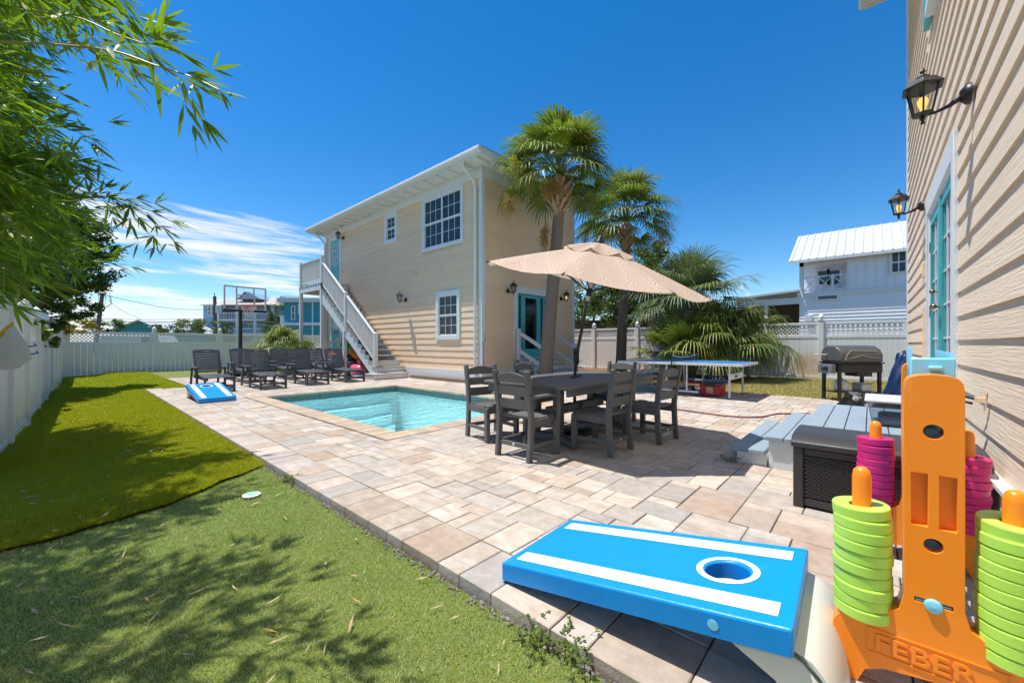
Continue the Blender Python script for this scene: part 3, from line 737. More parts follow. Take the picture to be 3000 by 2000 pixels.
for off, w, h, nm in ((1.0, .09, .04, 'handrail'), (.12, .04, .06, 'bottom_rail')):
    for (a0, a1) in ((sy(2) + .16, sy(10) + .045), (sy(10) + .155, DY0)):
        a = MB(); a.bar((RX, a0, railz(a0) + off), (RX, a1, railz(a1) + off), w, h); a.obj(nm, M['whitewood'], stair, bevel=.005)
    a = MB(); a.bar((RX, DY0 + .12, DZT + off + .02), (RX, DY1 - .12, DZT + off + .02), w, h); a.obj(nm, M['whitewood'], stair, bevel=.005)
    a = MB(); a.bar((RX + .06, DY1 - .06, DZT + off + .02), (HX - .2, DY1 - .06, DZT + off + .02), w, h); a.obj(nm, M['whitewood'], stair)
a = MB(); a.box((-.019, -.019, 0), (.019, .019, .86)); b0 = a.obj('baluster', M['whitewood'], None); b0.parent = stair; first = True
ys = [(y_, railz(y_) + .13, RX) for y_ in np.arange(sy(2) + .25, DY0 - .02, .118)] + [(y_, DZT + .14, RX) for y_ in np.arange(DY0 + .18, DY1 - .14, .115)]
for (y_, z_, x_) in ys + [(DY1 - .06, DZT + .14, x_) for x_ in np.arange(RX + .15, HX - .2, .12)]:
    if abs(y_ - sy(10) - .1) < .07: continue
    c = b0 if first else copyobj(b0, parent=stair); first = False
    c.location = Vector((x_, y_, z_)) - Vector(stair['_o'])
# low side steps to the lower door
ls = thing('side_steps', (7.3, 17.8, 0), 'small white stoop with sloping railings at the lower teal door', 'steps')
for k in range(3):
    a = MB(); a.box((6.95 + k*.28, 17.25, 0), (HX - .06, 18.4, .155 * (k + 1))); a.obj('step', M['greywood'], ls)
for y in (17.22,):
    for (x, h) in ((6.75, .95), (7.85, 1.45)):
        a = MB(); a.box((x - .045, y - .045, -.02), (x + .045, y + .045, h)); a.obj('post', M['whitewood'], ls)
    for o_ in (0, -.55):
        a = MB(); a.bar((6.75, y, .88 + o_), (7.85, y, 1.38 + o_), .05, .10); a.obj('handrail', M['whitewood'], ls)
    for k in range(1, 9):
        x = 6.75 + k * .122; z = .88 + (x - 6.75) * .4545; a = MB(); a.box((x - .017, y - .017, z - .5), (x + .017, y + .017, z - .04)); a.obj('baluster', M['whitewood'], ls)
# entrance steps on the right face
es = thing('entrance_steps', (10.3, 7.6, 0), 'white and blue grey wooden steps with slanted handrails below the glazed teal door', 'steps')
for k in range(4):
    z = .66 - .165 * k; y1_ = HY0 - .06 - (.0 if k == 0 else .35 + .27 * (k - 1)); y0_ = HY0 - .06 - (.35 + .27 * k)
    a = MB(); a.box((9.42, y0_ + .02, -.02), (11.2, y1_ - .001, z - .036)); a.obj('riser', M['whitewood'], es)
    a = MB(); a.box((9.40, y0_ - .02, z - .035), (11.22, y1_, z)); a.obj('tread', M['bluegrey'], es, bevel=.005)
for x in (9.47, 11.28):
    yb = HY0 - 1.12
    for (y, h, z0) in ((HY0 - .16, 1.62, 0), (yb, 1.16, -.01)):
        a = MB(); a.box((x - .05, y - .05, z0), (x + .05, y + .05, h)); a.lathe([(.0707, h + .001), (.05, h + .025), (.001, h + .03)], (x, y, 0), 4); a.obj('post', M['whitewood'], es, bevel=.006)
    for o_ in (0, -.56):
        a = MB(); a.bar((x, HY0 - .21, 1.50 + o_), (x, yb + .05, 1.05 + o_), .05, .11); a.obj('handrail', M['whitewood'], es, bevel=.005)
# ================================================================== NEAR HOUSE (right edge of the picture)
CXR = 11.2                                            # its far corner
nh = thing('near_house', (6.0, -3.0, 0), 'pale beige lap sided house wall with teal french doors at the right edge', 'house')
q = MB(); q.box((-3.0, -8.0, .38), (CXR - .02, WY - .02, 8.7)); nwall = q.obj('wall', M['siding2'], nh)
DO = (5.05, 7.36, .60, 2.98)                          # door opening with frame (u0,u1,v0,v1)
cut(nwall, [((DO[0] + .16, WY - .16, DO[2] - .1), (DO[1] - .16, WY + .1, DO[3] - .16))])
boards(TC, 1.2, CXR - .10, .385, 41, nh, M['siding2'], holes=[(DO[0] + .03, DO[1] - .03, DO[2] - .1, DO[3] - .05), (7.35, 7.55, 4.95, 6.9)])
q = MB(); q.box((CXR - .10, WY - .14, .36), (CXR + .035, WY + .035, 8.6)); q.obj('corner_board', M['white'], nh, bevel=.004)
q = MB(); q.box((-3.0, WY - .3, -.3), (CXR - .03, WY + .035, .375)); q.obj('foundation', M['white'], nh)
q = MB(); q.box((-3.0, WY - .3, .376), (CXR, WY + .075, .40)); q.obj('water_table', M['white'], nh)
EZ2 = 8.58; OV2 = .62
q = MB(); q.box((-3.0, -8.6, EZ2), (CXR + .55, WY + OV2, EZ2 + .03)); q.obj('soffit', M['whitewood'], nh)
q = MB(); q.box((-3.0, WY + OV2, EZ2 - .03), (CXR + .58, WY + OV2 + .03, EZ2 + .16)); q.box((CXR + .55, -8.6, EZ2 - .03), (CXR + .58, WY + OV2, EZ2 + .16)); q.obj('fascia', M['whitewood'], nh)
q = MB(); q.prism([(0, .12), (.11, .12), (.12, .05), (.08, .0), (0, 0)], -3.0, CXR + .6, lambda x, y, h: (h, WY + OV2 + .03 + x, EZ2 + y)); q.obj('gutter', M['whitewood'], nh)
q = MB(); a, b = WY + OV2 + .1, -8.7; m_ = (a + b) / 2; x1 = CXR + .6
q.add([(-3.2, a, EZ2 + .17), (x1, a, EZ2 + .17), (x1, b, EZ2 + .17), (-3.2, b, EZ2 + .17), (x1 - 4, m_, EZ2 + 1.7), (-3.2, m_, EZ2 + 1.7)], [(0,1,4,5),(1,2,4),(2,3,5,4),(3,0,5),(3,2,1,0)]); q.obj('roof', M['roof'], nh)
# french doors: white frame, two teal leaves with glass
door_trim(TC, *DO, nh, .15, .045)
q = MB(TC); u0, u1, v0, v1 = DO
q.box((u0 + .15, v0, -.13), (u0 + .19, v1 - .21, .02)); q.box((u1 - .19, v0, -.13), (u1 - .15, v1 - .21, .02)); q.box((u0 + .15, v1 - .25, -.13), (u1 - .15, v1 - .21, .021)); q.box((u0 + .1, v0 - .05, -.13), (u1 - .1, v0, .09)); q.obj('door_jamb', M['white'], nh)
mid = (u0 + u1) / 2
for (a, b) in ((u0 + .20, mid - .012), (mid + .012, u1 - .20)):
    d = glazed(TC, a, b, v0 + .01, v1 - .26, .13, nh, 'french_door', -.035, .012, .26)
    mu = MB(TC); 
    for i in (1, 2): x = a + .13 + (b - a - .26) * i / 3; mu.box((x - .008, v0 + .27, -.006), (x + .008, v1 - .39, .008))
    for i in range(1, 5): z = v0 + .27 + (v1 - v0 - .66) * i / 5; mu.box((a + .13, z - .008, -.0065), (b - .13, z + .008, .0075))
    mu.obj('muntin', M['whiteplastic'], d)
    knob(TC, (b - .06) if a < mid - .3 else a + .06, 1.55, d, .012)
    if a > mid: knob(TC, a + .06, 1.72, d, .012)
    for z in (v0 + .25, 1.55, 2.35):
        h = MB(TC); hu = a - .002 if a < mid else b + .002; h.box((hu - .02, z - .06, .012), (hu + .02, z + .06, .026)); h.obj('hinge', M['brass'], d)
q = MB(TC); q.box((mid - .035, v0 + .01, .013), (mid + .035, v1 - .26, .03)); q.obj('astragal', M['teal'], nh)
# upper window with teal shutter, seen from below
q = MB(TC); q.box((6.72, 5.02, .03), (7.10, 6.9, .085)); q.obj('shutter', M['teal'], nh, bevel=.004)
q = MB(TC); q.box((5.2, 5.05, .0), (5.32, 6.9, .07)); q.box((6.55, 5.05, .0), (6.68, 6.9, .07)); q.box((5.2, 4.95, .0), (6.68, 5.05, .10)); q.obj('window_frame', M['white'], nh)
q = MB(TC); q.add([(5.32, 5.06, .032), (6.55, 5.06, .032), (6.55, 6.9, .032), (5.32, 6.9, .032)], [(0,1,2,3)]); q.obj('pane', MATS['door_pane'], nh, norm=False)
q = MB(TC); q.box((4.98 + 2.52, .95, .026), (4.98 + 2.60, 1.62, .06)); q.obj('conduit_cover', M['siding'], nh)
q = MB(TC); q.box((7.44, 2.02, .026), (7.54, 2.22, .07)); q.obj('junction_box', M['siding'], nh, bevel=.006)
# door hold-back on the wall
hp = onY(2908, 1172, WY)
hb = thing('door_holder', (hp.x, WY, hp.z), 'small beige bracket with black hook screwed to the pale siding', 'bracket')
q = MB(TC); q.box((hp.x - .012, hp.z - .075, .026), (hp.x + .018, hp.z + .065, .034)); q.box((hp.x - .012, hp.z - .02, .034), (hp.x + .018, hp.z + .012, .075)); q.obj('plate', M['siding'], hb)
q = MB(TC); q.tube([(hp.x + .01, hp.z + .0, .07), (hp.x + .09, hp.z + .012, .13), (hp.x + .10, hp.z - .02, .14), (hp.x + .02, hp.z - .03, .085)], .009, 6); q.obj('hook', M['blackplastic'], hb, smooth=True)

# ------------------------------------------------------------------ wall lanterns (local: wall plane at y=0, outward -y)
def lantern(lit):
    t = thing('wall_lantern', (0, 0, 0), 'x', 'lamp', 'black wall lanterns')
    q = MB(); q.lathe([(.058, 0), (.058, -.018), (.045, -.03), (.03, -.045), (.001, -.05)], (0, -.004, 0), 12, 'y'); q.obj('mount_plate', M['black'], t, smooth=True)
    q = MB(); q.tube([(0, -.04, -.005), (0, -.09, -.04), (0, -.15, -.058), (0, -.19, -.05)], [.02, .012, .009, .01], 8); q.obj('arm', M['black'], t, smooth=True)
    cy, zb, zt_ = -.20, -.045, .115
    q = MB(); q.lathe([(.001, zb - .065), (.012, zb - .06), (.007, zb - .045), (.014, zb - .03), (.008, zb - .02), (.05, zb - .008), (.05, zb)], (0, cy, 0), 8); q.obj('base', M['black'], t, smooth=True)
    q = MB(); n = 6
    for k in range(n):
        a = 2*math.pi*k/n; c, s = math.cos(a), math.sin(a)
        q.bar((.046*c, cy + .046*s, zb), (.078*c, cy + .078*s, zt_), .009, .009)
    q.lathe([(.078, zt_ - .005), (.086, zt_ - .005), (.086, zt_ + .006), (.078, zt_ + .006)], (0, cy, 0), 6, close=True); q.obj('cage', M['black'], t)
    q = MB(); q.lathe([(.044, zb), (.075, zt_)], (0, cy, 0), 6); q.f = q.f[:6]; q.obj('lamp_glass', M['lampglass'], t, norm=False)
    q = MB(); q.lathe([(.098, zt_ - .012), (.102, zt_ - .004), (.086, zt_ + .012), (.06, zt_ + .042), (.035, zt_ + .052), (.035, zt_ + .062), (.016, zt_ + .072), (.008, zt_ + .085), (.015, zt_ + .098), (.001, zt_ + .122)], (0, cy, 0), 6)
    q.f = [f for f in q.f if len(f) < 6] + [tuple(range(5, -1, -1))]; q.obj('lamp_roof', M['black'], t)
    q = MB(); q.lathe([(.011, zb), (.013, zb + .03), (.022, zb + .055), (.026, zb + .075), (.018, zb + .095), (.001, zb + .105)], (0, cy, 0), 10); q.obj('bulb', M['bulb'] if lit else M['bulb_off'], t, smooth=True)
    return t
ll = lantern(True); lo = lantern(False)
p = onY(2863, 268, WY); place(ll, (p.x, WY + .024, p.z), R(180)); ll['label'] = 'lit black lantern on the pale wall near the top of the right edge'
ll.scale = (1.25, 1.25, 1.25)
p = onY(2715, 601, WY); c = dup(ll, (p.x, WY + .024, p.z), R(180), 'lit black lantern on the pale wall just left of the french doors')
c = dup(ll, (11.95, HY0 - .024, 2.80), 0, 'lit black lantern right of the glazed teal door, behind the palm trunk')
place(lo, (9.10, HY0 - .024, 2.80), 0); lo['label'] = 'unlit black lantern left of the glazed teal door'; lo.scale = (1.25,) * 3
dup(lo, (HX - .024, 12.28, 2.72), R(-90), 'black lantern low on the long beige wall, right of the staircase')
dup(lo, (HX - .024, 17.08, 5.78), R(-90), 'black lantern beside the upper teal door under the eave')

# ================================================================== FENCES
def fence_mat():
    g = NG('white_vinyl_fence'); v = g.vec((1, 1, 1), True)
    c = g.mix(g.noise(v, 1.5, 5), (.80, .80, .78), (.87, .87, .85))
    pos = g.n('SeparateXYZ', {0: g.n('NewGeometry').outputs['Position']}).outputs
    d = g.math('SQRT', g.math('ADD', g.math('POWER', g.math('SUBTRACT', pos[1], 1.55), 2.0), g.math('POWER', g.math('MULTIPLY', g.math('SUBTRACT', pos[2], .42), 1.1), 2.0)))
    near = g.ramp(pos[0], 16.0, 16.1)
    rust = g.math('MULTIPLY', g.math('MULTIPLY', g.ramp(d, .75, .12), near), g.ramp(g.noise(v, 3.0, 5), .25, .6, .35, 1))
    rust = g.math('MULTIPLY', rust, g.ramp(g.math('ADD', pos[1], g.math('MULTIPLY', g.noise(v, 4, 3), .05)), 1.20, 1.24))
    c = g.mix(g.math('MULTIPLY', rust, .75), c, (.62, .33, .06))
    c = g.mix(g.math('MULTIPLY', g.ramp(pos[2], .25, -.2, 0, .5), g.ramp(g.noise(v, 5, 5), .4, .7)), c, (.42, .42, .33))
    return g.done(g.pbr(c, .4, spec=.4))
M['fence'] = fence_mat()
def fence(p, q, posts, zb, label, boards_n=14, panels=None, cap=True, name='vinyl_fence', H=1.84, lat=.46):
    """fence along p->q; posts: list of distances along the line; every picket, rail and post is a part"""
    p = Vector((*p, 0)); q = Vector((*q, 0)); d = (q - p).normalized(); nrm = Vector((-d.y, d.x, 0))
    base = p + Vector((0, 0, zb)); root = thing(name, base, label, 'fence')
    ang = math.atan2(d.y, d.x); PW = .125
    def put(mb, nm, s, bev=.0):
        o = mb.obj(nm, M['fence'], None, bevel=bev); o.parent = root; o.location = d * s; o.rotation_euler = (0, 0, ang); return o
    pm = None; bm_ = {}; lm = {}
    for i, s in enumerate(posts):
        if pm is None:
            a = MB(); h = H + .06; w = PW / 2; a.box((-w, -w, -.1), (w, w, h))
            if cap:
                a.box((-w - .012, -w - .012, h), (w + .012, w + .012, h + .035))
                a.lathe([(.085, h + .036), (.082, h + .075), (.088, h + .09), (.075, h + .14), (.045, h + .18), (.001, h + .225)], (0, 0, 0), 8)
            pm = put(a, 'post', s, .006)
        else: c = copyobj(pm, parent=root); c.location = d * s
    for i in range(len(posts) - 1):
        s0, s1 = posts[i] + PW / 2, posts[i+1] - PW / 2; L_ = s1 - s0; key = round(L_, 2)
        zl = H - lat
        if key not in lm:
            rails = []
            for (z0, z1) in ((H - .075, H), (zl - .05, zl + .05), (.02, .10)):
                a = MB(); a.box((0, -.022, z0), (L_, .022, z1)); rails.append(put(a, 'rail', s0, .005))
            a = MB(); a.box((0, -.018, zl + .051), (.075, .018, H - .076)); st = put(a, 'stile', s0); a = MB(); a.box((L_ - .075, -.018, zl + .051), (L_, .018, H - .076)); rails.append(put(a, 'stile', s0))
            a = MB(); z0, z1 = zl + .05, H - .075; hgt = z1 - z0; step = .118; x = .075 - hgt   # diagonal lattice strips clipped to the frame
            while x < L_ - .075:
                for sg in (1, -1):
                    xa, xb = x, x + hgt; ca, cb = max(xa, .075), min(xb, L_ - .075)
                    if cb - ca > .03:
                        za = z0 + (ca - xa); zb_ = z0 + (cb - xa)
                        if sg < 0: za, zb_ = z1 - (ca - xa), z1 - (cb - xa)
                        a.bar((ca, .004 * sg, za), (cb, .004 * sg, zb_), .006, .034, up=(0, 0, 1))
                x += step
            la = put(a, 'lattice', s0)
            n = boards_n; w = L_ / n; a = MB(); a.box((.003, -.011, .09), (w - .005, .011, zl - .04)); pk = put(a, 'picket', s0, .003)
            for k in range(1, n): c = copyobj(pk, parent=root); c.location = d * (s0 + k * w)
            lm[key] = (rails + [st, la], pk, w)
        else:
            rs, pk, w = lm[key]
            for r_ in rs: c = copyobj(r_, parent=root); c.location = d * s0
            for k in range(boards_n): c = copyobj(pk, parent=root); c.location = d * (s0 + k * w)
    return root
# right fence along Y at X = FX
fence((FX, -4.97), (FX, 23.5), [0, 2.08, 4.11, 6.16, 8.23, 10.31, 12.40, 14.51, 16.6, 18.7], .02, 'white lattice topped vinyl fence behind the palms and grill on the right', 15)
# left fence
yl = [6.6 + 2.03 * k for k in range(9)]
d_ = math.hypot(1, .0257)
fence((lfx(6.6), 6.6), (lfx(23.5), 23.5), [2.03 * k * d_ for k in range(8)] + [(23.42 - 6.6) * d_], -.20, 'white lattice topped vinyl fence running along the left side', 13)
# back fence with gate panels
fence((lfx(23.5) + .06, FY), (16.2, FY), [.0, 2.62, 5.02 - .02, 7.55, 10.2, 12.8, 15.4], -.19, 'white lattice topped vinyl fence behind the loungers at the back', 14)
# ================================================================== FURNITURE
# --- dining chairs (local: centre at origin, front towards +y)
def chair(arm, name):
    t = thing(name, (0, 0, 0), 'x', 'chair', 'charcoal dining chairs around the table')
    c = M['charcoal']; w, d = .215, .21
    for s in (-1, 1):
        q = MB(); prof = [(-.235, 0), (-.215, .20), (-.205, .42), (-.225, .62), (-.275, .885)]; wd = .030
        for (a, b) in zip(prof, prof[1:]): pass
        poly = [(y - wd, z) for y, z in prof] + [(y + wd, z) for y, z in reversed(prof)]
        q.prism(poly, s*w - .021, s*w + .021, lambda x, y, h: (h, x, y)); q.obj('back_leg', c, t, bevel=.006)
        q = MB(); q.box((s*w - .024, d - .03, 0), (s*w + .024, d + .03, .395)); q.obj('front_leg', c, t, bevel=.005)
        q = MB(); q.box((s*w - .018, -d + .02, .33), (s*w + .018, d - .031, .405)); q.obj('side_apron', c, t, bevel=.004)
        q = MB(); q.box((s*w - .014, -d + .0, .125), (s*w + .014, d - .031, .165)); q.obj('side_stretcher', c, t, bevel=.004)
    q = MB(); q.box((-w + .019, d - .02, .33), (w - .019, d + .012, .403)); q.obj('front_apron', c, t, bevel=.004)
    q = MB(); q.box((-w + .022, -d - .018, .12), (w - .022, -d + .006, .165)); q.obj('back_stretcher', c, t, bevel=.004)
    q = MB(); q.lathe([(.016, 0), (.016, -.003), (.001, -.004)], (0, -d - .0185, .145), 12, 'y'); q.obj('badge', M['alu'], t)
    for k in range(4):
        y0 = -.195 + k * .113; q = MB(); sg = .010 * (1 if k in (1, 2) else .3)
        q.box((-w - .005, y0, .407 - sg), (w + .005, y0 + .107, .432 - sg)); q.obj('seat_slat', c, t, bevel=.006)
    for (z0, z1, top) in ((.50, .60, 0), (.635, .725, 0), (.765, .835, .035)):
        q = MB(); n = 8; yb = lambda z: -.205 - max(0, z - .42) * .155
        poly = [(-w + .021, z0), (w - .021, z0), (w - .021, z1)] + [(w - .021 - (2*w - .042) * i / n, z1 + top * math.sin(math.pi * i / n)) for i in range(1, n)] + [(-w + .021, z1)]
        q.prism(poly, -.010, .012, lambda x, z, h: (x, yb(z) + h, z)); q.obj('back_slat', c, t, bevel=.005)
    if arm:
        for s in (-1, 1):
            q = MB(); q.box((s*(w + .045) - .035, -.25, .625), (s*(w + .045) + .035, .24, .65)); q.obj('armrest', c, t, bevel=.006)
            q = MB(); pts = [(.10, .33), (.175, .40), (.19, .50), (.185, .625)]
            poly = [(y - .022, z) for y, z in pts] + [(y + .022, z) for y, z in reversed(pts)]
            q.prism(poly, s*(w + .026), s*(w + .060), lambda x, y, h: (h, x, y)); q.obj('arm_support', c, t, bevel=.004)
    return t
ca = chair(True, 'dining_armchair'); cs = chair(False, 'dining_chair')
place(ca, (3.22, 2.67, 0), R(-91)); ca['label'] = 'charcoal dining armchair at the near end of the table, closest to the turf'
dup(ca, (5.40, 2.84, 0), R(88), 'charcoal dining armchair at the far end of the table, nearest the table tennis table')
place(cs, (3.52, 3.50, 0), R(169)); cs['label'] = 'charcoal armless dining chair standing beside the pool edge, leftmost at the table'
dup(cs, (3.90, 2.19, 0), R(-1), 'charcoal armless dining chair in front of the table with its back to the viewer')
dup(cs, (4.75, 2.01, 0), R(-5), 'charcoal armless dining chair on the right side of the table, rightmost of the set')
dup(cs, (4.60, 3.66, 0), R(181), 'charcoal armless dining chair behind the table in front of the palm trunk')
# --- table
tb = thing('dining_table', (4.43, 2.85, 0), 'charcoal slatted rectangular dining table with umbrella hole under the parasol', 'table')
X0, X1, Y0, Y1, ZT = 3.28, 5.58, 2.22, 3.48, .72
ch = .13
n = 9; w = (Y1 - Y0) / n
for k in range(n):
    a, b = Y0 + k*w + .002, Y0 + (k+1)*w - .002
    e0 = ch if k in (0, n-1) else 0
    q = MB()
    if k == 0: q.prism([(X0 + ch*0 + .0, b), (X0 + .0, b - .04), (X0 + ch*.6, a), (X1 - ch*.6, a), (X1, b - .04), (X1, b)], ZT - .028, ZT, lambda x, y, h: (x, y, h))
    elif k == n-1: q.prism([(X0, a), (X1, a), (X1, a + .04), (X1 - ch*.6, b), (X0 + ch*.6, b), (X0, a + .04)], ZT - .028, ZT, lambda x, y, h: (x, y, h))
    else: q.box((X0, a, ZT - .028), (X1, b, ZT))
    q.obj('table_slat', M['charcoal'], tb, bevel=.004)
q = MB(); q.box((X0 + .1, Y0 + .05, ZT - .11), (X1 - .1, Y0 + .085, ZT - .03)); q.box((X0 + .1, Y1 - .085, ZT - .11), (X1 - .1, Y1 - .05, ZT - .03)); q.box((X0 + .03, Y0 + .12, ZT - .11), (X0 + .065, Y1 - .12, ZT - .029)); q.box((X1 - .065, Y0 + .12, ZT - .11), (X1 - .03, Y1 - .12, ZT - .029)); q.obj('apron', M['charcoal'], tb, bevel=.004)
for xe in (X0 + .50, X1 - .50):
    for dy in (-.17, .17):
        q = MB(); q.box((xe - .045, 2.85 + dy - .05, .1), (xe + .045, 2.85 + dy + .05, ZT - .05)); q.obj('leg', M['charcoal'], tb, bevel=.005)
    q = MB(); q.prism([(-.42, 0), (-.36, 0), (-.28, .03), (.28, .03), (.36, 0), (.42, 0), (.42, .05), (.22, .11), (-.22, .11), (-.42, .05)], xe - .05, xe + .05, lambda x, y, h: (h, 2.85 + x, y)); q.obj('trestle_foot', M['charcoal'], tb, bevel=.006)
    q = MB(); q.box((xe - .03, Y0 + .15, ZT - .10), (xe + .03, Y1 - .15, ZT - .029)); q.obj('crossbar', M['charcoal'], tb)
q = MB(); q.box((X0 + .55, 2.79, .30), (4.36, 2.91, .40)); q.box((4.48, 2.79, .30), (X1 - .55, 2.91, .40)); q.obj('stretcher', M['charcoal'], tb, bevel=.005)
# --- umbrella
um = thing('patio_umbrella', (4.42, 2.88, 0), 'tilted tan scallop patterned patio umbrella over the dining table', 'umbrella')
q = MB(); q.lathe([(.24, .0), (.25, .02), (.235, .045), (.12, .065), (.05, .075), (.045, .18), (.001, .18)], (4.42, 2.88, .004), 24); q.obj('base', M['black'], um, smooth=True)
Cc = Vector((4.22, 2.50, 1.93)); R_ = 1.34
d_r = Vector((RT[0], RT[1], 0)); d_f = Vector((FW[0], FW[1], 0))
nrm = Vector((0, 0, 1)) + d_r * .175 - d_f * .19; nrm.normalize()
ax = (d_r - nrm * d_r.dot(nrm)).normalized(); ay = nrm.cross(ax)
top = Cc + nrm * .40
q = MB(); q.tube([(4.42, 2.88, .1), (4.415, 2.87, .72), (4.39, 2.83, 1.0), tuple(Cc - nrm * .25)], .021, 10); q.obj('pole', M['brown'], um, smooth=True)
q = MB(); pc = Vector((4.393, 2.835, .98)); q.lathe([(.024, -.09), (.036, -.07), (.040, .0), (.036, .05), (.044, .06), (.044, .10), (.024, .12)], tuple(pc), 10); q.tube([pc + Vector((-.03, -.02, .02)), pc + Vector((-.09, -.05, .02)), pc + Vector((-.09, -.05, -.05))], .009, 6); q.obj('crank_housing', M['black'], um, smooth=True)
q = MB(); q.tube([Cc - nrm*.26, Cc - nrm*.12, top + nrm * .02], [.022, .02, .018], 10); q.obj('upper_pole', M['alu'], um, smooth=True)
q = MB(); q.bar((4.23, 2.80, ZT + .012), (4.62, 2.92, ZT + .012), .03, .018); q.obj('hole_ring', M['black'], um)
def canopy_mat():
    g = NG('scallop_print_canvas'); uv = g.n('UVMap').outputs['UV']
    s = g.n('SeparateXYZ', {0: g.n('Mapping', {'Vector': uv, 'Scale': (5.5, 5.5, 1)}).outputs[0]}).outputs
    fx = g.math('SUBTRACT', g.math('FRACT', s[0]), .5); fy = g.math('FRACT', s[1])
    d = g.math('SQRT', g.math('ADD', g.math('POWER', fx, 2.0), g.math('POWER', fy, 2.0)))
    w = g.math('SINE', g.math('MULTIPLY', d, 38.0))
    f = g.ramp(w, -.35, .35)
    c = g.mix(f, (.57, .41, .31), (.70, .58, .475))
    edge = g.ramp(g.math('ABSOLUTE', g.math('SUBTRACT', g.math('ABSOLUTE', fx), .47)), .03, .0)
    c = g.mix(g.math('MULTIPLY', edge, .6), c, (.72, .60, .50))
    p = g.n('BsdfDiffuse', {'Color': c}).outputs[0]; t = g.n('BsdfTranslucent', {'Color': c}).outputs[0]
    return g.done(g.n('MixShader', {0: .28, 1: p, 2: t}).outputs[0])
M['canvas'] = canopy_mat()
def canopy(name, r0, r1, lift, sides=8, scal=0.0):
    me = bpy.data.meshes.new(name); bm = bmesh.new(); uvl = bm.loops.layers.uv.new('UVMap'); rows = 10; grid = []; per = 6
    for i in range(rows + 1):
        t = i / rows; rr_ = r0 + (r1 - r0) * t; row = []
        for k in range(sides * per):
            f = k / per; k0 = int(f); fr = f - k0; a0 = 2*math.pi*k0/sides + R(22.5); a1 = 2*math.pi*(k0+1)/sides + R(22.5)
            P = Vector((math.cos(a0), math.sin(a0))) * (1 - fr) + Vector((math.cos(a1), math.sin(a1))) * fr
            q_ = rr_ * P; hz = .40 * (1 - (rr_ / R_) ** 1.12) + lift - .05 * math.sin(math.pi * fr) * t * (1 if scal == 0 else scal)
            pos = Cc + ax * q_.x + ay * q_.y + nrm * hz; row.append((bm.verts.new(pos - Vector(um['_o'])), q_))
        grid.append(row)
    n = sides * per
    for i in range(rows):
        for k in range(n):
            vs = [grid[i][k], grid[i+1][k], grid[i+1][(k+1) % n], grid[i][(k+1) % n]]
            f = bm.faces.new([v[0] for v in vs]); f.smooth = True
            for l, v in zip(f.loops, vs): l[uvl].uv = (v[1].x / R_ + 1, v[1].y / R_ + 1)
    bm.to_mesh(me); bm.free(); me.materials.append(M['canvas'])
    o = bpy.data.objects.new(name, me); COL.objects.link(o); o.parent = um; return o
canopy('canopy', .02, R_, 0.0); canopy('wind_vent', .02, .42, .045, scal=1.2)
q = MB()
for k in range(8):
    a = 2*math.pi*k/8 + R(22.5); e = Cc + ax * math.cos(a) * (R_ + .02) + ay * math.sin(a) * (R_ + .02) - nrm * .012; m_ = Cc + ax*math.cos(a)*R_*.5 + ay*math.sin(a)*R_*.5 + nrm * .19
    q2 = MB(); q2.tube([top - nrm * .03, m_, e], .009, 6); q2.obj('rib', M['black'], um, smooth=True)
    q2 = MB(); q2.tube([Cc - nrm * .16, m_ - nrm * .005], .007, 6); q2.obj('strut', M['black'], um)
q = MB(); q.lathe([(.034, -.20), (.04, -.14), (.026, -.10)], (0, 0, 0), 10); q.v = [tuple(Cc + ax*v[0] + ay*v[1] + nrm*v[2]) for v in q.v]; q.obj('runner_hub', M['black'], um, smooth=True)
q = MB(); q.lathe([(.06, .435), (.055, .455), (.035, .475), (.03, .50), (.012, .52), (.001, .525)], (0, 0, 0), 12); q.v = [tuple(Cc + ax*v[0] + ay*v[1] + nrm*v[2]) for v in q.v]; q.obj('finial', M['black'], um, smooth=True)

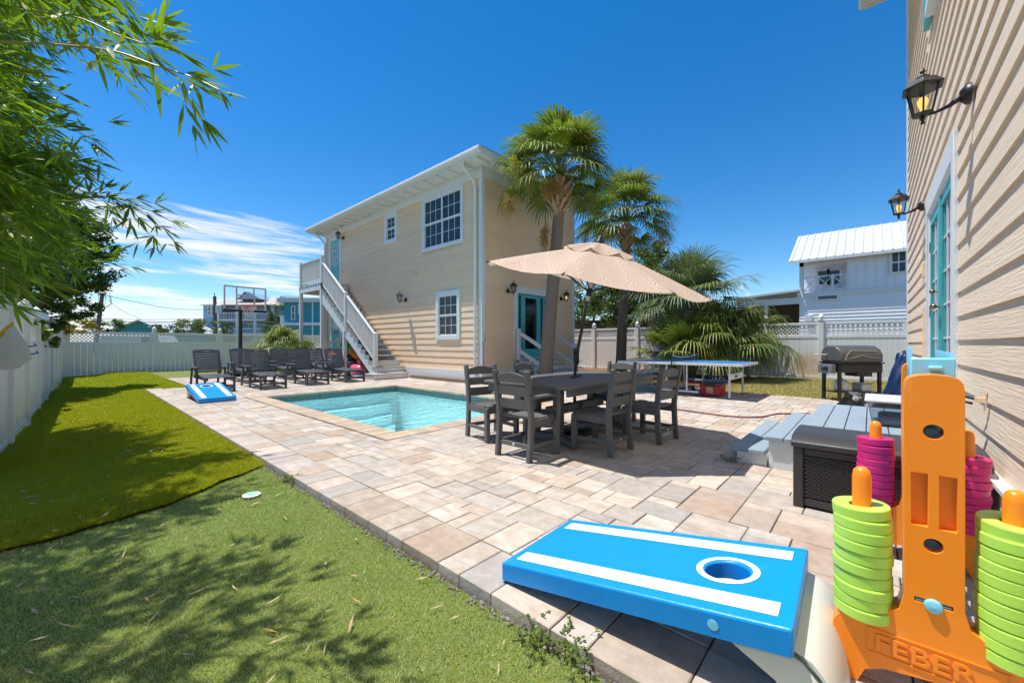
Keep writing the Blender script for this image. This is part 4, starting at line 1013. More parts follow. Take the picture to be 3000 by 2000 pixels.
# --- loungers (local: foot end towards -y, origin at middle)
def lounger():
    t = thing('chaise_lounger', (0, 0, 0), 'x', 'lounger', 'dark slate chaise loungers by the pool'); c = M['charcoal2']; w = .29
    for s in (-1, 1):
        q = MB(); q.box((s*w - .022, -.86, 0), (s*w + .022, -.80, .36)); q.obj('foot_leg', c, t, bevel=.005)
        q = MB(); q.box((s*w - .022, .02, 0), (s*w + .022, .09, .55)); q.obj('front_arm_leg', c, t, bevel=.005)
        q = MB(); q.prism([(.80, 0), (.87, 0), (.66, .55), (.59, .55)], s*w - .022, s*w + .022, lambda x, y, h: (h, x, y)); q.obj('rear_leg', c, t, bevel=.005)
        q = MB(); q.box((s*(w + .02) - .045, -.06, .55), (s*(w + .02) + .045, .70, .575)); q.obj('armrest', c, t, bevel=.008)
        q = MB(); q.box((s*(w - .045) - .018, -.84, .28), (s*(w - .045) + .018, .62, .355)); q.obj('side_rail', c, t, bevel=.004)
        q = MB(); q.bar((s*w, -.80, .10), (s*w, .75, .10), .025, .05); q.obj('stretcher', c, t)
    q = MB(); q.box((-w + .03, -.85, .12), (w - .03, -.82, .17)); q.obj('foot_stretcher', c, t)
    q = MB(); q.box((-w + .03, .04, .12), (w - .03, .07, .17)); q.obj('cross_stretcher', c, t)
    k = 0; y = -.86
    while y < .40:                                             # seat slats, gently contoured
        z = .375 + .03 * max(0, (y + .2)) ** 1 * -.35 + .012 * math.cos(y * 3.2); q = MB(); q.box((-w, y, z - .022), (w, y + .085, z)); q.obj('seat_slat', c, t, bevel=.005); y += .096
    py, pz, dy, dz = .36, .40, .42, .907                          # back pivots; direction up the back
    F = lambda x, u, v: (x, py + dy * u + dz * v, pz + dz * u - dy * v)
    for s in (-1, 1):
        q = MB(); q.add([], []); q.T = None
        P = [F(s*(w - .03) - .018, 0, -.02), F(s*(w - .03) + .018, 0, -.02), F(s*(w - .03) + .018, .64, -.02), F(s*(w - .03) - .018, .64, -.02)]
        Q = [F(s*(w - .03) - .018, 0, .04), F(s*(w - .03) + .018, 0, .04), F(s*(w - .03) + .018, .64, .04), F(s*(w - .03) - .018, .64, .04)]
        q.add(P + Q, [(0,1,2,3),(4,5,6,7),(0,1,5,4),(1,2,6,5),(2,3,7,6),(3,0,4,7)]); q.obj('back_rail', c, t)
    for k in range(8):
        u = .015 + k * .066; q = MB()
        vs = [F(x, u_, v) for v in (-.045, -.022) for (x, u_) in ((-w, u), (w, u), (w, u + .049), (-w, u + .049))]
        q.add(vs, [(0,1,2,3),(4,5,6,7),(0,1,5,4),(1,2,6,5),(2,3,7,6),(3,0,4,7)]); q.obj('back_slat', c, t, bevel=.004)
    q = MB(); n = 10; u0 = .015 + 8 * .066                        # arched head board with a hand slot
    def hb(x0, x1, ua, ub): 
        top_ = lambda x: u0 + .085 + .030 * (1 - (x / w) ** 2); m_ = 6
        pts = [(x0 + (x1-x0)*i/m_, ua) for i in range(m_ + 1)] + [(x0 + (x1-x0)*i/m_, (top_(x0 + (x1-x0)*i/m_) if ub is None else ub)) for i in range(m_, -1, -1)]
        q.prism(pts, -.045, -.022, lambda x, u, h: F(x, u, h))
    hb(-w, -.06, u0, None); hb(.06, w, u0, None); hb(-.06, .06, u0, u0 + .055); hb(-.06, .06, u0 + .085, None); q.obj('head_board', c, t)
    return t
lg = lounger()
spots = [((2.41, 12.42), 0, 'dark slate lounger nearest the turf, behind the far blue cornhole board'), ((3.50, 12.22), 0, 'dark slate lounger in the front row, second from the turf'),
         ((4.70, 12.45), 0, 'dark slate lounger in the front row, third from the turf'), ((5.80, 12.52), 2, 'dark slate lounger at the right end of the front row before the pool toys'),
         ((3.72, 14.75), 0, 'dark slate lounger in the second row just right of the basketball pole base'), ((4.98, 15.05), 0, 'dark slate lounger in the second row, partly behind the second front lounger'),
         ((6.12, 14.9), 0, 'dark slate lounger in the second row, mostly hidden behind the third front lounger')]
for i, ((x, y), a, lab) in enumerate(spots):
    if i == 0: place(lg, (x, y, 0), R(a)); lg['label'] = lab
    else: dup(lg, (x, y, 0), R(a), lab)

# --- table tennis table
PA, PB, PC, PD, PZ = 9.0, 10.5, 1.90, 4.62, .745
tt = thing('table_tennis_table', (9.75, 3.26, 0), 'blue table tennis table with silver legs in front of the fan palms', 'table')
M['ttblue'] = mat('blue_table_top', (.02, .25, .66), .26, .05, 3, spec=.5)
mid = (PC + PD) / 2
for (a, b) in ((PC, mid - .004), (mid + .004, PD)):
    q = MB(); q.box((PA + .02, a + .01, PZ - .02), (PB - .02, b - .01, PZ)); q.obj('top_half', M['ttblue'], tt)
    q = MB()
    q.box((PA, a, PZ - .05), (PA + .022, b, PZ + .001)); q.box((PB - .022, a, PZ - .05), (PB, b, PZ + .001)); q.box((PA + .022, a, PZ - .05), (PB - .022, a + .02, PZ + .0012)); q.box((PA + .022, b - .02, PZ - .05), (PB - .022, b, PZ + .0012)); q.obj('top_frame', M['alu'], tt, bevel=.003)
    q = MB(); q.box((PA + .022, a + .02, PZ + .0005), (PA + .042, b - .02, PZ + .002)); q.box((PB - .042, a + .02, PZ + .0005), (PB - .022, b - .02, PZ + .002)); q.box((PA + .75, a + .02, PZ + .0005), (PA + .755, b - .02, PZ + .002)); q.obj('line_marking', M['whiteplastic'], tt)
    far = a > mid; ye = b - .32 if far else a + .28; yi = a + .22 if far else b - .22
    for x in (PA + .18, PB - .18):
        q = MB(); q.box((x - .017, ye - .017, .015), (x + .017, ye + .017, PZ - .05)); q.obj('end_leg', M['alu'], tt)
        q = MB(); q.box((x - .015, yi - .015, .12), (x + .015, yi + .015, PZ - .05)); q.obj('inner_leg', M['alu'], tt)
        q = MB(); q.box((x - .03, ye - .03, -.0), (x + .03, ye + .03, .02)); q.obj('leg_tip', M['black'], tt)
        q = MB(); q.box((x - .012, min(ye, yi), .36), (x + .012, max(ye, yi), .40)); q.obj('side_brace', mat('navy_rail', (.02, .045, .22), .4, .1), tt)
        q = MB(); q.tube([(x, ye + (.02 if not far else -.02), .36), (x, (ye*.45 + yi*.55), PZ - .06)], .011, 6); q.obj('diagonal_brace', M['rust'], tt)
        q = MB(); q.box((x - .02, yi - .24, .09), (x + .02, yi + .24, .125)); q.obj('caster_bar', M['alu'], tt)
        for dy in (-.21, .21):
            q = MB(); q.lathe([(.001, -.012), (.034, -.012), (.038, 0), (.034, .012), (.001, .012)], (x, yi + dy, .038), 12, 'x'); q.box((x - .018, yi + dy - .015, .04), (x - .0125, yi + dy + .015, .09)); q.box((x + .0125, yi + dy - .015, .04), (x + .018, yi + dy + .015, .09)); q.obj('caster', M['black'], tt)
    q = MB(); q.box((PA + .20, ye - .012, .40), (PB - .20, ye + .012, .52)); q.obj('end_panel', M['whiteplastic'], tt)
    if not far:
        text_mesh('JOOLA', .085, .002, lambda x, y, z: (PA + .55 + x, ye - .014 - z, .43 + y), 'lettering', M['black'], tt, .002)
        text_mesh('JOOLA', .05, .001, lambda x, y, z: (PA + .18 - .0135 - z, yi - .18 - x, .365 + y), 'lettering', M['whiteplastic'], tt, .002)
q = MB(); q.box((PA + .1, mid - .03, .1), (PB - .1, mid + .03, .13)); q.obj('centre_bar', M['rust'], tt)
nt_ = thing('tennis_net', (9.75, mid, PZ), 'sagging dark blue net across the table tennis table', 'net')
for x in (PA - .12, PB + .12):
    q = MB(); q.box((x - .012, mid - .012, PZ - .08), (x + .012, mid + .012, PZ + .17)); q.obj('net_post', M['black'], nt_)
    q = MB(); q.box((min(x, PA + .05 if x < 9.5 else x), mid - .012, PZ - .08), (PA + .05 if x < 9.5 else x, mid + .012, PZ - .051)) if x < 9.5 else q.box((PB - .05, mid - .012, PZ - .08), (x, mid + .012, PZ - .051)); q.obj('clamp', M['black'], nt_)
gN = NG('net_mesh'); vN = gN.vec((1, 1, 1), True); sN = gN.n('SeparateXYZ', {0: vN}).outputs
fN = gN.math('MAXIMUM', gN.ramp(gN.math('ABSOLUTE', gN.math('SUBTRACT', gN.math('FRACT', gN.math('MULTIPLY', sN[0], 45)), .5)), .30, .38), gN.ramp(gN.math('ABSOLUTE', gN.math('SUBTRACT', gN.math('FRACT', gN.math('MULTIPLY', sN[2], 45)), .5)), .30, .38))
M['net'] = gN.done(gN.n('MixShader', {0: gN.math('ADD', gN.math('MULTIPLY', fN, .55), .3), 1: gN.n('BsdfTransparent').outputs[0], 2: gN.pbr((.03, .06, .13), .7)}).outputs[0])
V = []; Fq = []; nn = 24
for i in range(nn + 1):
    t_ = i / nn; x = PA - .12 + (PB - PA + .24) * t_; sag = .055 * (1 - (2*t_ - 1) ** 2)
    V += [(x, mid, PZ + .012), (x, mid, PZ + .155 - sag), (x, mid, PZ + .168 - sag)]
for i in range(nn): a = i*3; Fq.append((a, a+3, a+4, a+1))
npmesh('net_mesh', V, Fq, M['net'], nt_, off=nt_['_o'])
npmesh('net_tape', V, [(i*3+1, i*3+4, i*3+5, i*3+2) for i in range(nn)], M['whiteplastic'], nt_, off=nt_['_o'])
# ================================================================== GAMES AND YARD THINGS
# --- cornhole boards (local: low end at y=0, rises towards -y (length Lb), x from 0 to Wb)
def cornhole(Lb, Wb, zh):
    t = thing('cornhole_board', (0, 0, 0), 'x', 'game board', 'blue and white cornhole boards')
    sl_ = (zh - .095) / Lb; th = .085
    T = lambda x, u, w: (x, -u, .095 + u * sl_ + w)
    hx, hu, hr = Wb / 2, Lb - .24, .078; n = 32
    def topface(T, w):
        q = MB(T); ring_ = [(hx + hr*math.cos(2*math.pi*k/n), hu + hr*math.sin(2*math.pi*k/n)) for k in range(n)]
        def sq(k):
            a = 2*math.pi*k/n; c, s = math.cos(a), math.sin(a); x0, x1, y0, y1 = -hx, Wb - hx, -hu, Lb - hu
            tt_ = min([v for v in ((x1/c if c > 1e-9 else x0/c if c < -1e-9 else 9), (y1/s if s > 1e-9 else y0/s if s < -1e-9 else 9)) if v > 0]); return (hx + c*tt_, hu + s*tt_)
        outs = [sq(k) for k in range(n)]; return ring_, outs
    ring_, outs = topface(T, 0)
    cor = [(0, 0), (Wb, 0), (Wb, Lb), (0, Lb)]
    def ang(p): return math.atan2(p[1] - hu, p[0] - hx) % (2*math.pi)
    per = sorted(outs + cor, key=ang)
    bm = bmesh.new(); f_ = lambda p, w: bm.verts.new(T(p[0], p[1], w))
    for w in (0.0,):
        ro = [f_(p, w) for p in per]; ri_ = [f_(p, w) for p in ring_]; rl = [f_(p, -.07) for p in ring_]; ob = [f_(p, -th) for p in per]
        ra = [ang(p) for p in ring_]; pa = [ang(p) for p in per]; m_ = len(per); j = 0
        for i in range(m_):                                   # bridge perimeter to hole
            a0 = pa[i]; a1 = pa[(i+1) % m_] + (2*math.pi if i == m_-1 else 0)
            k0 = int(round(a0 / (2*math.pi) * n - .49)) if False else int(math.floor(a0 / (2*math.pi) * n + 1e-6)) % n; k1 = int(math.floor((a1 % (2*math.pi)) / (2*math.pi) * n + 1e-6)) % n
            vs = [ro[i], ro[(i+1) % m_]] + ([ri_[k1], ri_[k0]] if k0 != k1 else [ri_[k0]])
            try: bm.faces.new(vs)
            except ValueError: pass
            bm.faces.new([ro[i], ro[(i+1) % m_], ob[(i+1) % m_], ob[i]])
        for k in range(n): bm.faces.new([ri_[k], ri_[(k+1) % n], rl[(k+1) % n], rl[k]])
    bmesh.ops.remove_doubles(bm, verts=bm.verts, dist=1e-5); bmesh.ops.recalc_face_normals(bm, faces=bm.faces)
    me = bpy.data.meshes.new('board_shell'); bm.to_mesh(me); bm.free(); link('board_shell', me, M['blueboard'], t, bevel=.010, seg=3)
    for x in (.055, Wb - .055 - .085):
        q = MB(T); q.add([(x, .05, .0015), (x + .085, .05, .0015), (x + .085, Lb - .045, .0015), (x, Lb - .045, .0015)], [(0,1,2,3)]); q.obj('stripe', mat('scuffed_white_stripe', (.80, .80, .80), .42, .05, 5, col2=(.55, .56, .58), c2=(.66, .82)), t, norm=False)
    q = MB(T); m_ = 40
    vs = [(hx + r*math.cos(2*math.pi*k/m_), hu + r*math.sin(2*math.pi*k/m_), .002) for r in (hr + .010, hr + .034) for k in range(m_)]
    q.add(vs, [(k, (k+1) % m_, m_ + (k+1) % m_, m_ + k) for k in range(m_)]); q.obj('hole_ring', M['whiteplastic'], t, norm=False)
    q = MB()                                                  # folding leg: broad curved panel
    prof = [(Lb - .03, .20), (Lb + .02, .19), (Lb + .065, .14), (Lb + .092, .07), (Lb + .10, 0), (Lb + .02, 0), (Lb - .05, .10), (Lb - .18, .165)]
    for (a, b) in ((.03, .10), (Wb - .10, Wb - .03)): q2 = MB(); q2.prism(prof, a, b, lambda x, y, h: (h, -x, y)); q2.obj('leg', M['translucent_white'], t, bevel=.01)
    crv = [(Lb - .01, .225), (Lb + .045, .205), (Lb + .09, .155), (Lb + .12, .08), (Lb + .132, .0)]; q = MB(); q.prism(crv + [(x - .022, z) for x, z in reversed(crv)], .035, Wb - .035, lambda x, y, h: (h, -x, y)); q.obj('leg_panel', M['translucent_white'], t, bevel=.006, seg=3)
    q = MB(); q.lathe([(.017, 0), (.017, -.002), (.001, -.0025)], (-.0, -(Lb - .22), .095 + (Lb - .22) * sl_ - .045), 14, 'x'); q.obj('plug', M['lightblue'], t)
    return t
cb = cornhole(1.16, .62, .30)
place(cb, (1.40, 1.33, 0), R(2)); cb['label'] = 'large blue and white cornhole board in the foreground on the patio edge'
dup(cb, (1.64, 10.82, 0), 0, 'blue and white cornhole board far off in front of the first lounger')
# the far board's low end points to the camera: turn it round
fb = [o for o in bpy.data.objects if o.name.startswith('cornhole_board') and o is not cb and o.parent is None][0]
fb.location = (2.28, 9.62, 0); fb.rotation_euler = (0, 0, R(181))

# --- giant four-in-a-row game
gm = thing('giant_row_game', (2.42, -.17, 0), 'orange plastic giant four in a row game with light blue grid at the lower right', 'game')
def frame(X, cy, name_txt, near):
    col = .066; hw = .245
    def half(s):                                              # outline on one side in (y, z)
        return [(col, 1.005), (col, .34), (col + .012, .29), (col + .05, .265), (hw - .02, .215), (hw, .18), (hw + .008, .0), (hw - .065, .0), (hw - .085, .05), (hw - .13, .075), (0, .095)]
    pts = [(0, 1.055), (.035, 1.051), (.054, 1.043), (.063, 1.030)] + half(1) + [(-a, b) for a, b in reversed(half(1)[:-1])] + [(-.063, 1.030), (-.054, 1.043), (-.035, 1.051)]
    q = MB(); q.prism(pts, X - .045, X + .045, lambda x, y, h: (h, cy - x, y)); f = q.obj('frame', M['orange'], gm, bevel=.010, seg=3); f['_o'] = gm['_o']
    cut_frame = MB()
    # holes right through and moulded recesses on the near side
    cs_ = []
    def drill(y, z, r, depth):
        c = MB(); c.lathe([(r, -.2 if depth is None else -.0), (r, .2 if depth is None else depth)], (X if depth is None else X - .05, cy - y, z), 20, 'x'); cs_.append(c)
    drill(0, .876, .023, None); drill(0, .520, .022, None)
    for y0, y1 in ((-.050, -.012), (.012, .050)):
        c = MB(); c.box((X - .06, cy + y0, .575), (X - .018, cy + y1, .742)); cs_.append(c)
    c = MB(); c.box((X - .2, cy - .042, .333), (X + .2, cy + .042, .347)); cs_.append(c)
    off = Vector(gm['_o'])
    f.modifiers.clear()
    for c in cs_:
        co = c.obj('cutter', None); co.location = -off
        md = f.modifiers.new('b', 'BOOLEAN'); md.operation = 'DIFFERENCE'; md.object = co; md.solver = 'EXACT'
        loc = gm.location.copy(); gm.location = (0, 0, 0); bpy.context.view_layer.update(); dg = bpy.context.evaluated_depsgraph_get(); me = bpy.data.meshes.new_from_object(f.evaluated_get(dg)); gm.location = loc
        f.modifiers.clear(); f.data = me; bpy.data.objects.remove(co)
    b = f.modifiers.new('bevel', 'BEVEL'); b.width = .006; b.segments = 3; b.limit_method = 'ANGLE'; b.angle_limit = R(35)
    f.data.polygons.foreach_set('use_smooth', [True] * len(f.data.polygons)); f.data.set_sharp_from_angle(angle=R(35))
    for s in (-1, 1):
        a = MB(); ly = cy - s * .169; a.lathe([(.026, .20), (.026, .69), (.022, .712), (.012, .722), (.001, .725)], (X, ly, 0), 16); a.obj('peg', M['orange'], gm, smooth=True)
    for z in (.870, .514):
        a = MB(); a.lathe([(.001, -.03), (.020, -.03), (.020, .05), (.001, .05)], (X + .02, cy, z - .008), 16, 'x'); a.obj('plug', mat('teal_plastic', (.03, .20, .27), .4, .05), gm, smooth=True)
    a = MB(); a.box((X - .04, cy - .040, .334), (X + .06, cy + .040, .340)); a.lathe([(.001, -.06), (.020, -.055), (.024, -.03), (.020, .0)], (X, cy, .333), 14, 'x'); a.obj('release_tab', M['lightblue'], gm, bevel=.002)
    if near:
        L_ = MB(); 
        for (a0, b0, a1, b1) in ((-.155, .118, .155, .122), (-.155, .196, .155, .200)): L_.box((X - .0485, cy - a1, b0), (X - .044, cy - a0, b1))
        for a0 in (-.155, .151): L_.box((X - .0485, cy - a0 - .004, .122), (X - .044, cy - a0, .196))
        L_.obj('moulded_border', M['orange'], gm)
        text_mesh('FEBER', .074, .0045, lambda x, y, z: (X - .0465 - z, cy + .138 - x, .134 + y), 'lettering', M['orange'], gm, .001, 1.16)
frame(1.85, -.146, 'FEBER', True); frame(3.0, -.19, '', False)
# light blue grid between the frames: two pierced sheets, dividers and a drop tray
gx0, gx1, gz0, gz1 = 1.93, 2.93, .34, 1.06; nc, nr = 7, 6
TS = lambda x, y, z: (x, y - .05 * (x - 1.93), z)
for yy in (-.195, -.105):
    q = MB(TS); cw, chh = (gx1 - gx0) / nc, (gz1 - gz0) / nr; m_ = 16
    for i in range(nc):
        for j in range(nr):
            cx_, cz_ = gx0 + (i+.5)*cw, gz0 + (j+.5)*chh; r = .042; vs = []
            for k in range(m_):
                a = 2*math.pi*k/m_ + math.pi/m_; c, s = math.cos(a), math.sin(a); k_ = 1 / max(abs(c) / (cw/2), abs(s) / (chh/2)); vs.append((cx_ + c*k_, yy, cz_ + s*k_))
            for k in range(m_): a = 2*math.pi*k/m_ + math.pi/m_; vs.append((cx_ + r*math.cos(a), yy, cz_ + r*math.sin(a)))
            q.add(vs, [(k, (k+1) % m_, m_ + (k+1) % m_, m_ + k) for k in range(m_)])
    o = q.obj('grid_sheet', M['lightblue'], gm, norm=False); sd = o.modifiers.new('s', 'SOLIDIFY'); sd.thickness = .006
for i in range(nc + 1):
    x = gx0 + (gx1 - gx0) * i / nc; q = MB(TS); q.box((x - .004, -.191, gz0), (x + .004, -.109, gz1 - .01)); q.obj('divider', M['lightblue'], gm)
for yy, z1_ in ((-.100, 1.135), (-.197, 1.12)):
    q = MB(TS); n = 21; pts = []                                   # comb of teeth along the top edge
    for k in range(n):
        x0 = gx0 + (gx1 - gx0) * k / n; w_ = (gx1 - gx0) / n; pts += [(x0, gz1 + .012), (x0 + w_*.28, z1_), (x0 + w_*.62, z1_), (x0 + w_*.9, gz1 + .012)]
    q.prism([(gx0, gz1 - .02)] + pts + [(gx1, gz1 - .02)], yy - .006, yy + .006, lambda x, y, h: (x, h, y)); q.obj('comb_edge', M['lightblue'], gm)
q = MB(); q.box((gx0 - .03, -.203, .90), (gx0 - .018, -.098, 1.105)); q.box((gx0 - .050, -.175, 1.065), (gx0 - .03, -.14, 1.080)); q.obj('end_cap', M['lightblue'], gm, bevel=.006)
# rings on the pegs: every ring is a thing of its own
def ringmesh(m, nm):
    q = MB(); q.lathe([(.032, .003), (.036, -.0), (.0735, -.0), (.0765, .001), (.0785, .004), (.0785, .032), (.0765, .0355), (.0735, .0365), (.040, .0365), (.032, .033)], (0, 0, 0), 40, close=True)
    o = q.obj(nm, m, None, smooth=True); o.data.set_sharp_from_angle(angle=R(25)); return o
ORD = ['topmost', 'second', 'third', 'fourth', 'fifth', 'sixth', 'seventh', 'eighth', 'ninth', 'tenth', 'eleventh', 'twelfth', 'thirteenth']
lime = ringmesh(M['lime'], 'game_ring'); mag = ringmesh(M['magenta'], 'game_ring'); used = set()
def stack(src, n, x, y, z0, colr, where, lean=0.0):
    r_ = random.Random(n + int(x * 10))
    for k in range(n):
        o = src if src not in used else copyobj(src); used.add(src)
        i = n - 1 - k; lab = '%s ring, %s on the %s peg of the orange game' % (colr, ORD[i] if i == 0 else ORD[i] + ' from the top', where)
        o.location = (x + r_.uniform(-.004, .004) + (.006 if i == 0 else 0), y + r_.uniform(-.004, .004) + lean * k, z0 + k * .0372)
        o.rotation_euler = (r_.uniform(-.015, .015) + (.03 if i == 0 else 0), r_.uniform(-.015, .015) - (.06 if i == 0 else 0), r_.uniform(0, 6))
        tag(o, lab, 'toy ring', 'rings stacked on the orange game')
stack(lime, 10, 1.85, .023, .222, 'lime green', 'front left'); stack(lime, 11, 1.85, -.315, .222, 'lime green', 'front right')
stack(mag, 11, 3.0, -.021, .222, 'magenta', 'rear left'); stack(mag, 10, 3.0, -.359, .222, 'magenta', 'rear right')

# --- wicker deck box
BX0, BX1, BY0, BY1 = 3.44, 4.02, -.50, .41
dbx = thing('deck_box', (3.7, -.05, 0), 'dark brown wicker patterned plastic deck box beside the platform steps', 'storage box')
M['wicker'] = mat('dark_resin_wicker', (.042, .038, .037), .42, .15, 10, .001, 90)
q = MB(); q.box((BX0 + .03, BY0 + .03, .03), (BX1 - .03, BY1 - .03, .40)); q.obj('body', M['wicker'], dbx)
for (x, y) in ((BX0, BY0), (BX0, BY1 - .06), (BX1 - .06, BY0), (BX1 - .06, BY1 - .06)):
    q = MB(); q.box((x, y, 0), (x + .06, y + .06, .425)); q.obj('corner_post', M['wicker'], dbx, bevel=.008)
for z0, z1 in ((.02, .075), (.375, .42)):
    for xx in (BX0 + .012, BX1 - .042): q = MB(); q.box((xx, BY0 + .061, z0), (xx + .03, BY1 - .061, z1)); q.obj('frame_rail', M['wicker'], dbx, bevel=.005)
    for yy in (BY0 + .012, BY1 - .042): q = MB(); q.box((BX0 + .061, yy, z0), (BX1 - .061, yy + .03, z1)); q.obj('frame_rail', M['wicker'], dbx, bevel=.005)
q = MB(); zz = .085; r_i = 0
while zz < .368:                                               # woven strips: alternating raised ovals
    y = BY0 + .066 + (r_i % 2) * .014
    while y < BY1 - .08:
        q.box((BX0 + .010, y, zz), (BX0 + .031, y + .024, zz + .009)); y += .028
    x = BX0 + .066 + (r_i % 2) * .014
    while x < BX1 - .08:
        q.box((x, BY1 - .031, zz), (x + .024, BY1 - .010, zz + .009)); x += .028
    zz += .0135; r_i += 1
wo_ = q.obj('woven_panel', M['wicker'], dbx); wo_['kind'] = 'stuff'
q = MB(); n = 10; xs = [(BX0 - .012 + (BX1 - BX0 + .024) * i / n) for i in range(n + 1)]
pts = [(x, .462 + .05 * math.sqrt(max(0, 1 - (2 * i / n - 1) ** 4))) for i, x in enumerate(xs)]
q.prism([(BX0 - .012, .425)] + pts + [(BX1 + .012, .425)], BY0 - .012, BY1 + .012, lambda x, y, h: (x, h, y)); q.obj('lid', M['wicker'], dbx, bevel=.008)

# --- stepped platform
sp = thing('wooden_steps', (5.2, .2, 0), 'blue grey painted plank steps and platform below the french doors', 'steps')
XA, XB = 4.35, 6.10
for (y0, y1, z, nb) in ((1.02, .735, .15, 2), (.735, .445, .292, 2), (.445, -.53, .435, 7)):
    q = MB(); yb0 = min(y0, y1) if z < .4 else -.53; q.box((XA + .035, yb0 + (.0 if z > .4 else -.01), .0), (XB - .035, y0 - .025 - (.02 if z < .2 else .0), z - .04)); q.obj('riser_box', M['whitewood'], sp)
    w = (y0 - y1) / nb
    for k in range(nb):
        a = y0 - k * w; q = MB(); j = rr.uniform(-.006, .006); q.box((XA + j, a - w + .004, z - .038), (XB + j, a - .003, z)); q.obj('plank', M['bluegrey'], sp, bevel=.004)
# clear lidded bin on the platform
bn = thing('plastic_bin', (5.0, -.16, .435), 'clear plastic storage bin with grey lid on the platform', 'storage bin')
M['binplastic'] = glass('cloudy_plastic', (.70, .74, .78), .2, .25)
q = MB(); q.prism([(-.19, 0), (.19, 0), (.22, .20), (-.22, .20)], 4.72, 5.22, lambda x, y, h: (h, -.20 + x, .44 + y)); q.obj('body', M['binplastic'], bn, bevel=.012)
q = MB(); q.box((4.69, -.435, .642), (5.25, .04, .668)); q.obj('lid', M['alu'], bn, bevel=.01)
q = MB(); q.box((4.75, -.36, .446), (5.18, -.05, .52)); q.obj('contents', mat('folded_cloth', (.25, .27, .33), .9, .3, 8), bn, bevel=.03)

# --- gas grill
gc = Vector((10.75, .30, 0)); gr = thing('gas_grill', tuple(gc), 'black gas grill with grey hood standing on the lawn edge', 'grill')
ga = R(42 - 90)                                              # its back is turned towards the patio
def TG(x, y, z): return (gc.x + x * RT[0] + y * FW[0], gc.y + x * RT[1] + y * FW[1], z)
for x in (-.40, .40):
    for y in (-.2, .2): q = MB(TG); q.box((x - .025, y - .025, .0), (x + .025, y + .025, .66)); q.obj('leg', M['black'], gr)
q = MB(TG); q.box((-.43, -.25, .58), (.43, .25, .76)); q.obj('fire_box', M['black'], gr, bevel=.02)
q = MB(TG); q.box((-.45, -.27, .76), (.45, .27, .79)); q.obj('rim', M['black'], gr, bevel=.006)
M['hood'] = mat('grey_hood', (.085, .085, .085), .38, .12, 4, spec=.5)
hood_pts = [(-.27, 0), (-.275, .14), (-.22, .25), (-.10, .325), (.08, .335), (.20, .29), (.27, .16), (.27, 0)]
q = MB(TG); q.prism(hood_pts, -.42, .42, lambda y, z, h: (h, y, .792 + z)); q.obj('hood', M['hood'], gr, bevel=.03, seg=3)
q = MB(TG); q.tube([(-.36, -.285, .84), (-.28, -.275, .98), (-.20, -.245, 1.03), (.30, -.245, 1.01), (.35, -.28, .88), (.10, -.285, .90), (-.02, -.285, .93), (-.36, -.285, .84)], .005, 6); q.obj('hood_bead', mat('worn_edge', (.42, .38, .30), .4, .2), gr)
q = MB(TG); q.tube([(-.66, .10, .94), (-.42, .10, .93)], .014, 8); q.tube([(-.66, .10, .94), (-.66, -.02, .95)], .014, 8); q.obj('handle', M['alu'], gr, smooth=True)
q = MB(TG); q.box((-.55, -.18, .56), (-.45, .18, .74)); q.obj('control_panel', mat('panel_grey', (.16, .17, .19), .4, .1), gr, bevel=.01)
q = MB(); kp = Vector(TG(-.55, -.06, .66)); q.lathe([(.04, 0), (.036, .05), (.001, .055)], (0, 0, 0), 12); q.v = [tuple(kp + Vector((RT[0], RT[1], 0)) * -v[2] + Vector((FW[0], FW[1], 0)) * v[0] + Vector((0, 0, v[1]))) for v in q.v]; q.obj('knob', M['black'], gr, smooth=True)
q = MB(TG); q.box((-.0, -.15, .50), (.30, .15, .575)); q.obj('grease_tray', M['black'], gr)
q = MB(TG); q.box((-.40, -.20, .17), (.40, .20, .19)); q.obj('bottom_shelf', M['black'], gr)
q = MB(TG)
for s in (-1, 1): q.tube([(-.40, -.22, .45), (-.20, -.22, .36), (0, -.22, .33), (.2, -.22, .36), (.40, -.22, .45)], .006, 6) if s < 0 else None
q.obj('wire_brace', M['black'], gr)
for x in (-.2, .22):
    tk = MB(TG); tk.lathe([(.001, .194), (.10, .195), (.125, .22), (.125, .36), (.09, .42), (.03, .43), (.03, .47), (.001, .475)], (x, 0, 0), 16)
    if x < 0: tk.obj('gas_bottle', mat('gas_bottle_paint', (.55, .56, .57), .45, .1), gr, smooth=True)
    else: tk2 = MB(TG); tk2.box((x - .1, -.13, .192), (x + .1, .13, .36)); tk2.obj('side_box', mat('gas_bottle_paint', (.55, .56, .57), .45, .1), gr, bevel=.02)
# crumpled navy grill cover and black bag
def crumple(name, c, sx, sy, h, m, label, cat, seed, n=26, rows=18, taper=.55, leanx=0, amp=.09):
    r_ = random.Random(seed); ph = [r_.uniform(0, 6.28) for _ in range(10)]; V = []; Fq = []
    for j in range(rows + 1):
        t = j / rows
        for k in range(n):
            a = 2*math.pi*k/n; rad = (1 - (1 - taper) * t ** 1.3) * (1 + amp * (math.sin(3*a + ph[0] + 5*t) + .8*math.sin(7*a + ph[1] - 9*t) + .5*math.sin(13*a + ph[2] + 6*t)))
            if j == rows: rad *= .15
            V.append((c[0] + sx*rad*math.cos(a) + leanx*t*RT[0], c[1] + sy*rad*math.sin(a) + leanx*t*RT[1], c[2] + h*t + .03*math.sin(4*a + ph[3]) * t + .02 * math.sin(11*a + 9*t)))
    for j in range(rows):
        for k in range(n): Fq.append((j*n+k, j*n+(k+1) % n, (j+1)*n+(k+1) % n, (j+1)*n+k))
    o = npmesh(name, np.array(V) - np.array(c), Fq, m); o.location = c; return tag(o, label, cat)
p = onG(2632, 1160); navy = mat('navy_tarp', (.012, .03, .115), .38, .2, 6, .006, 25)
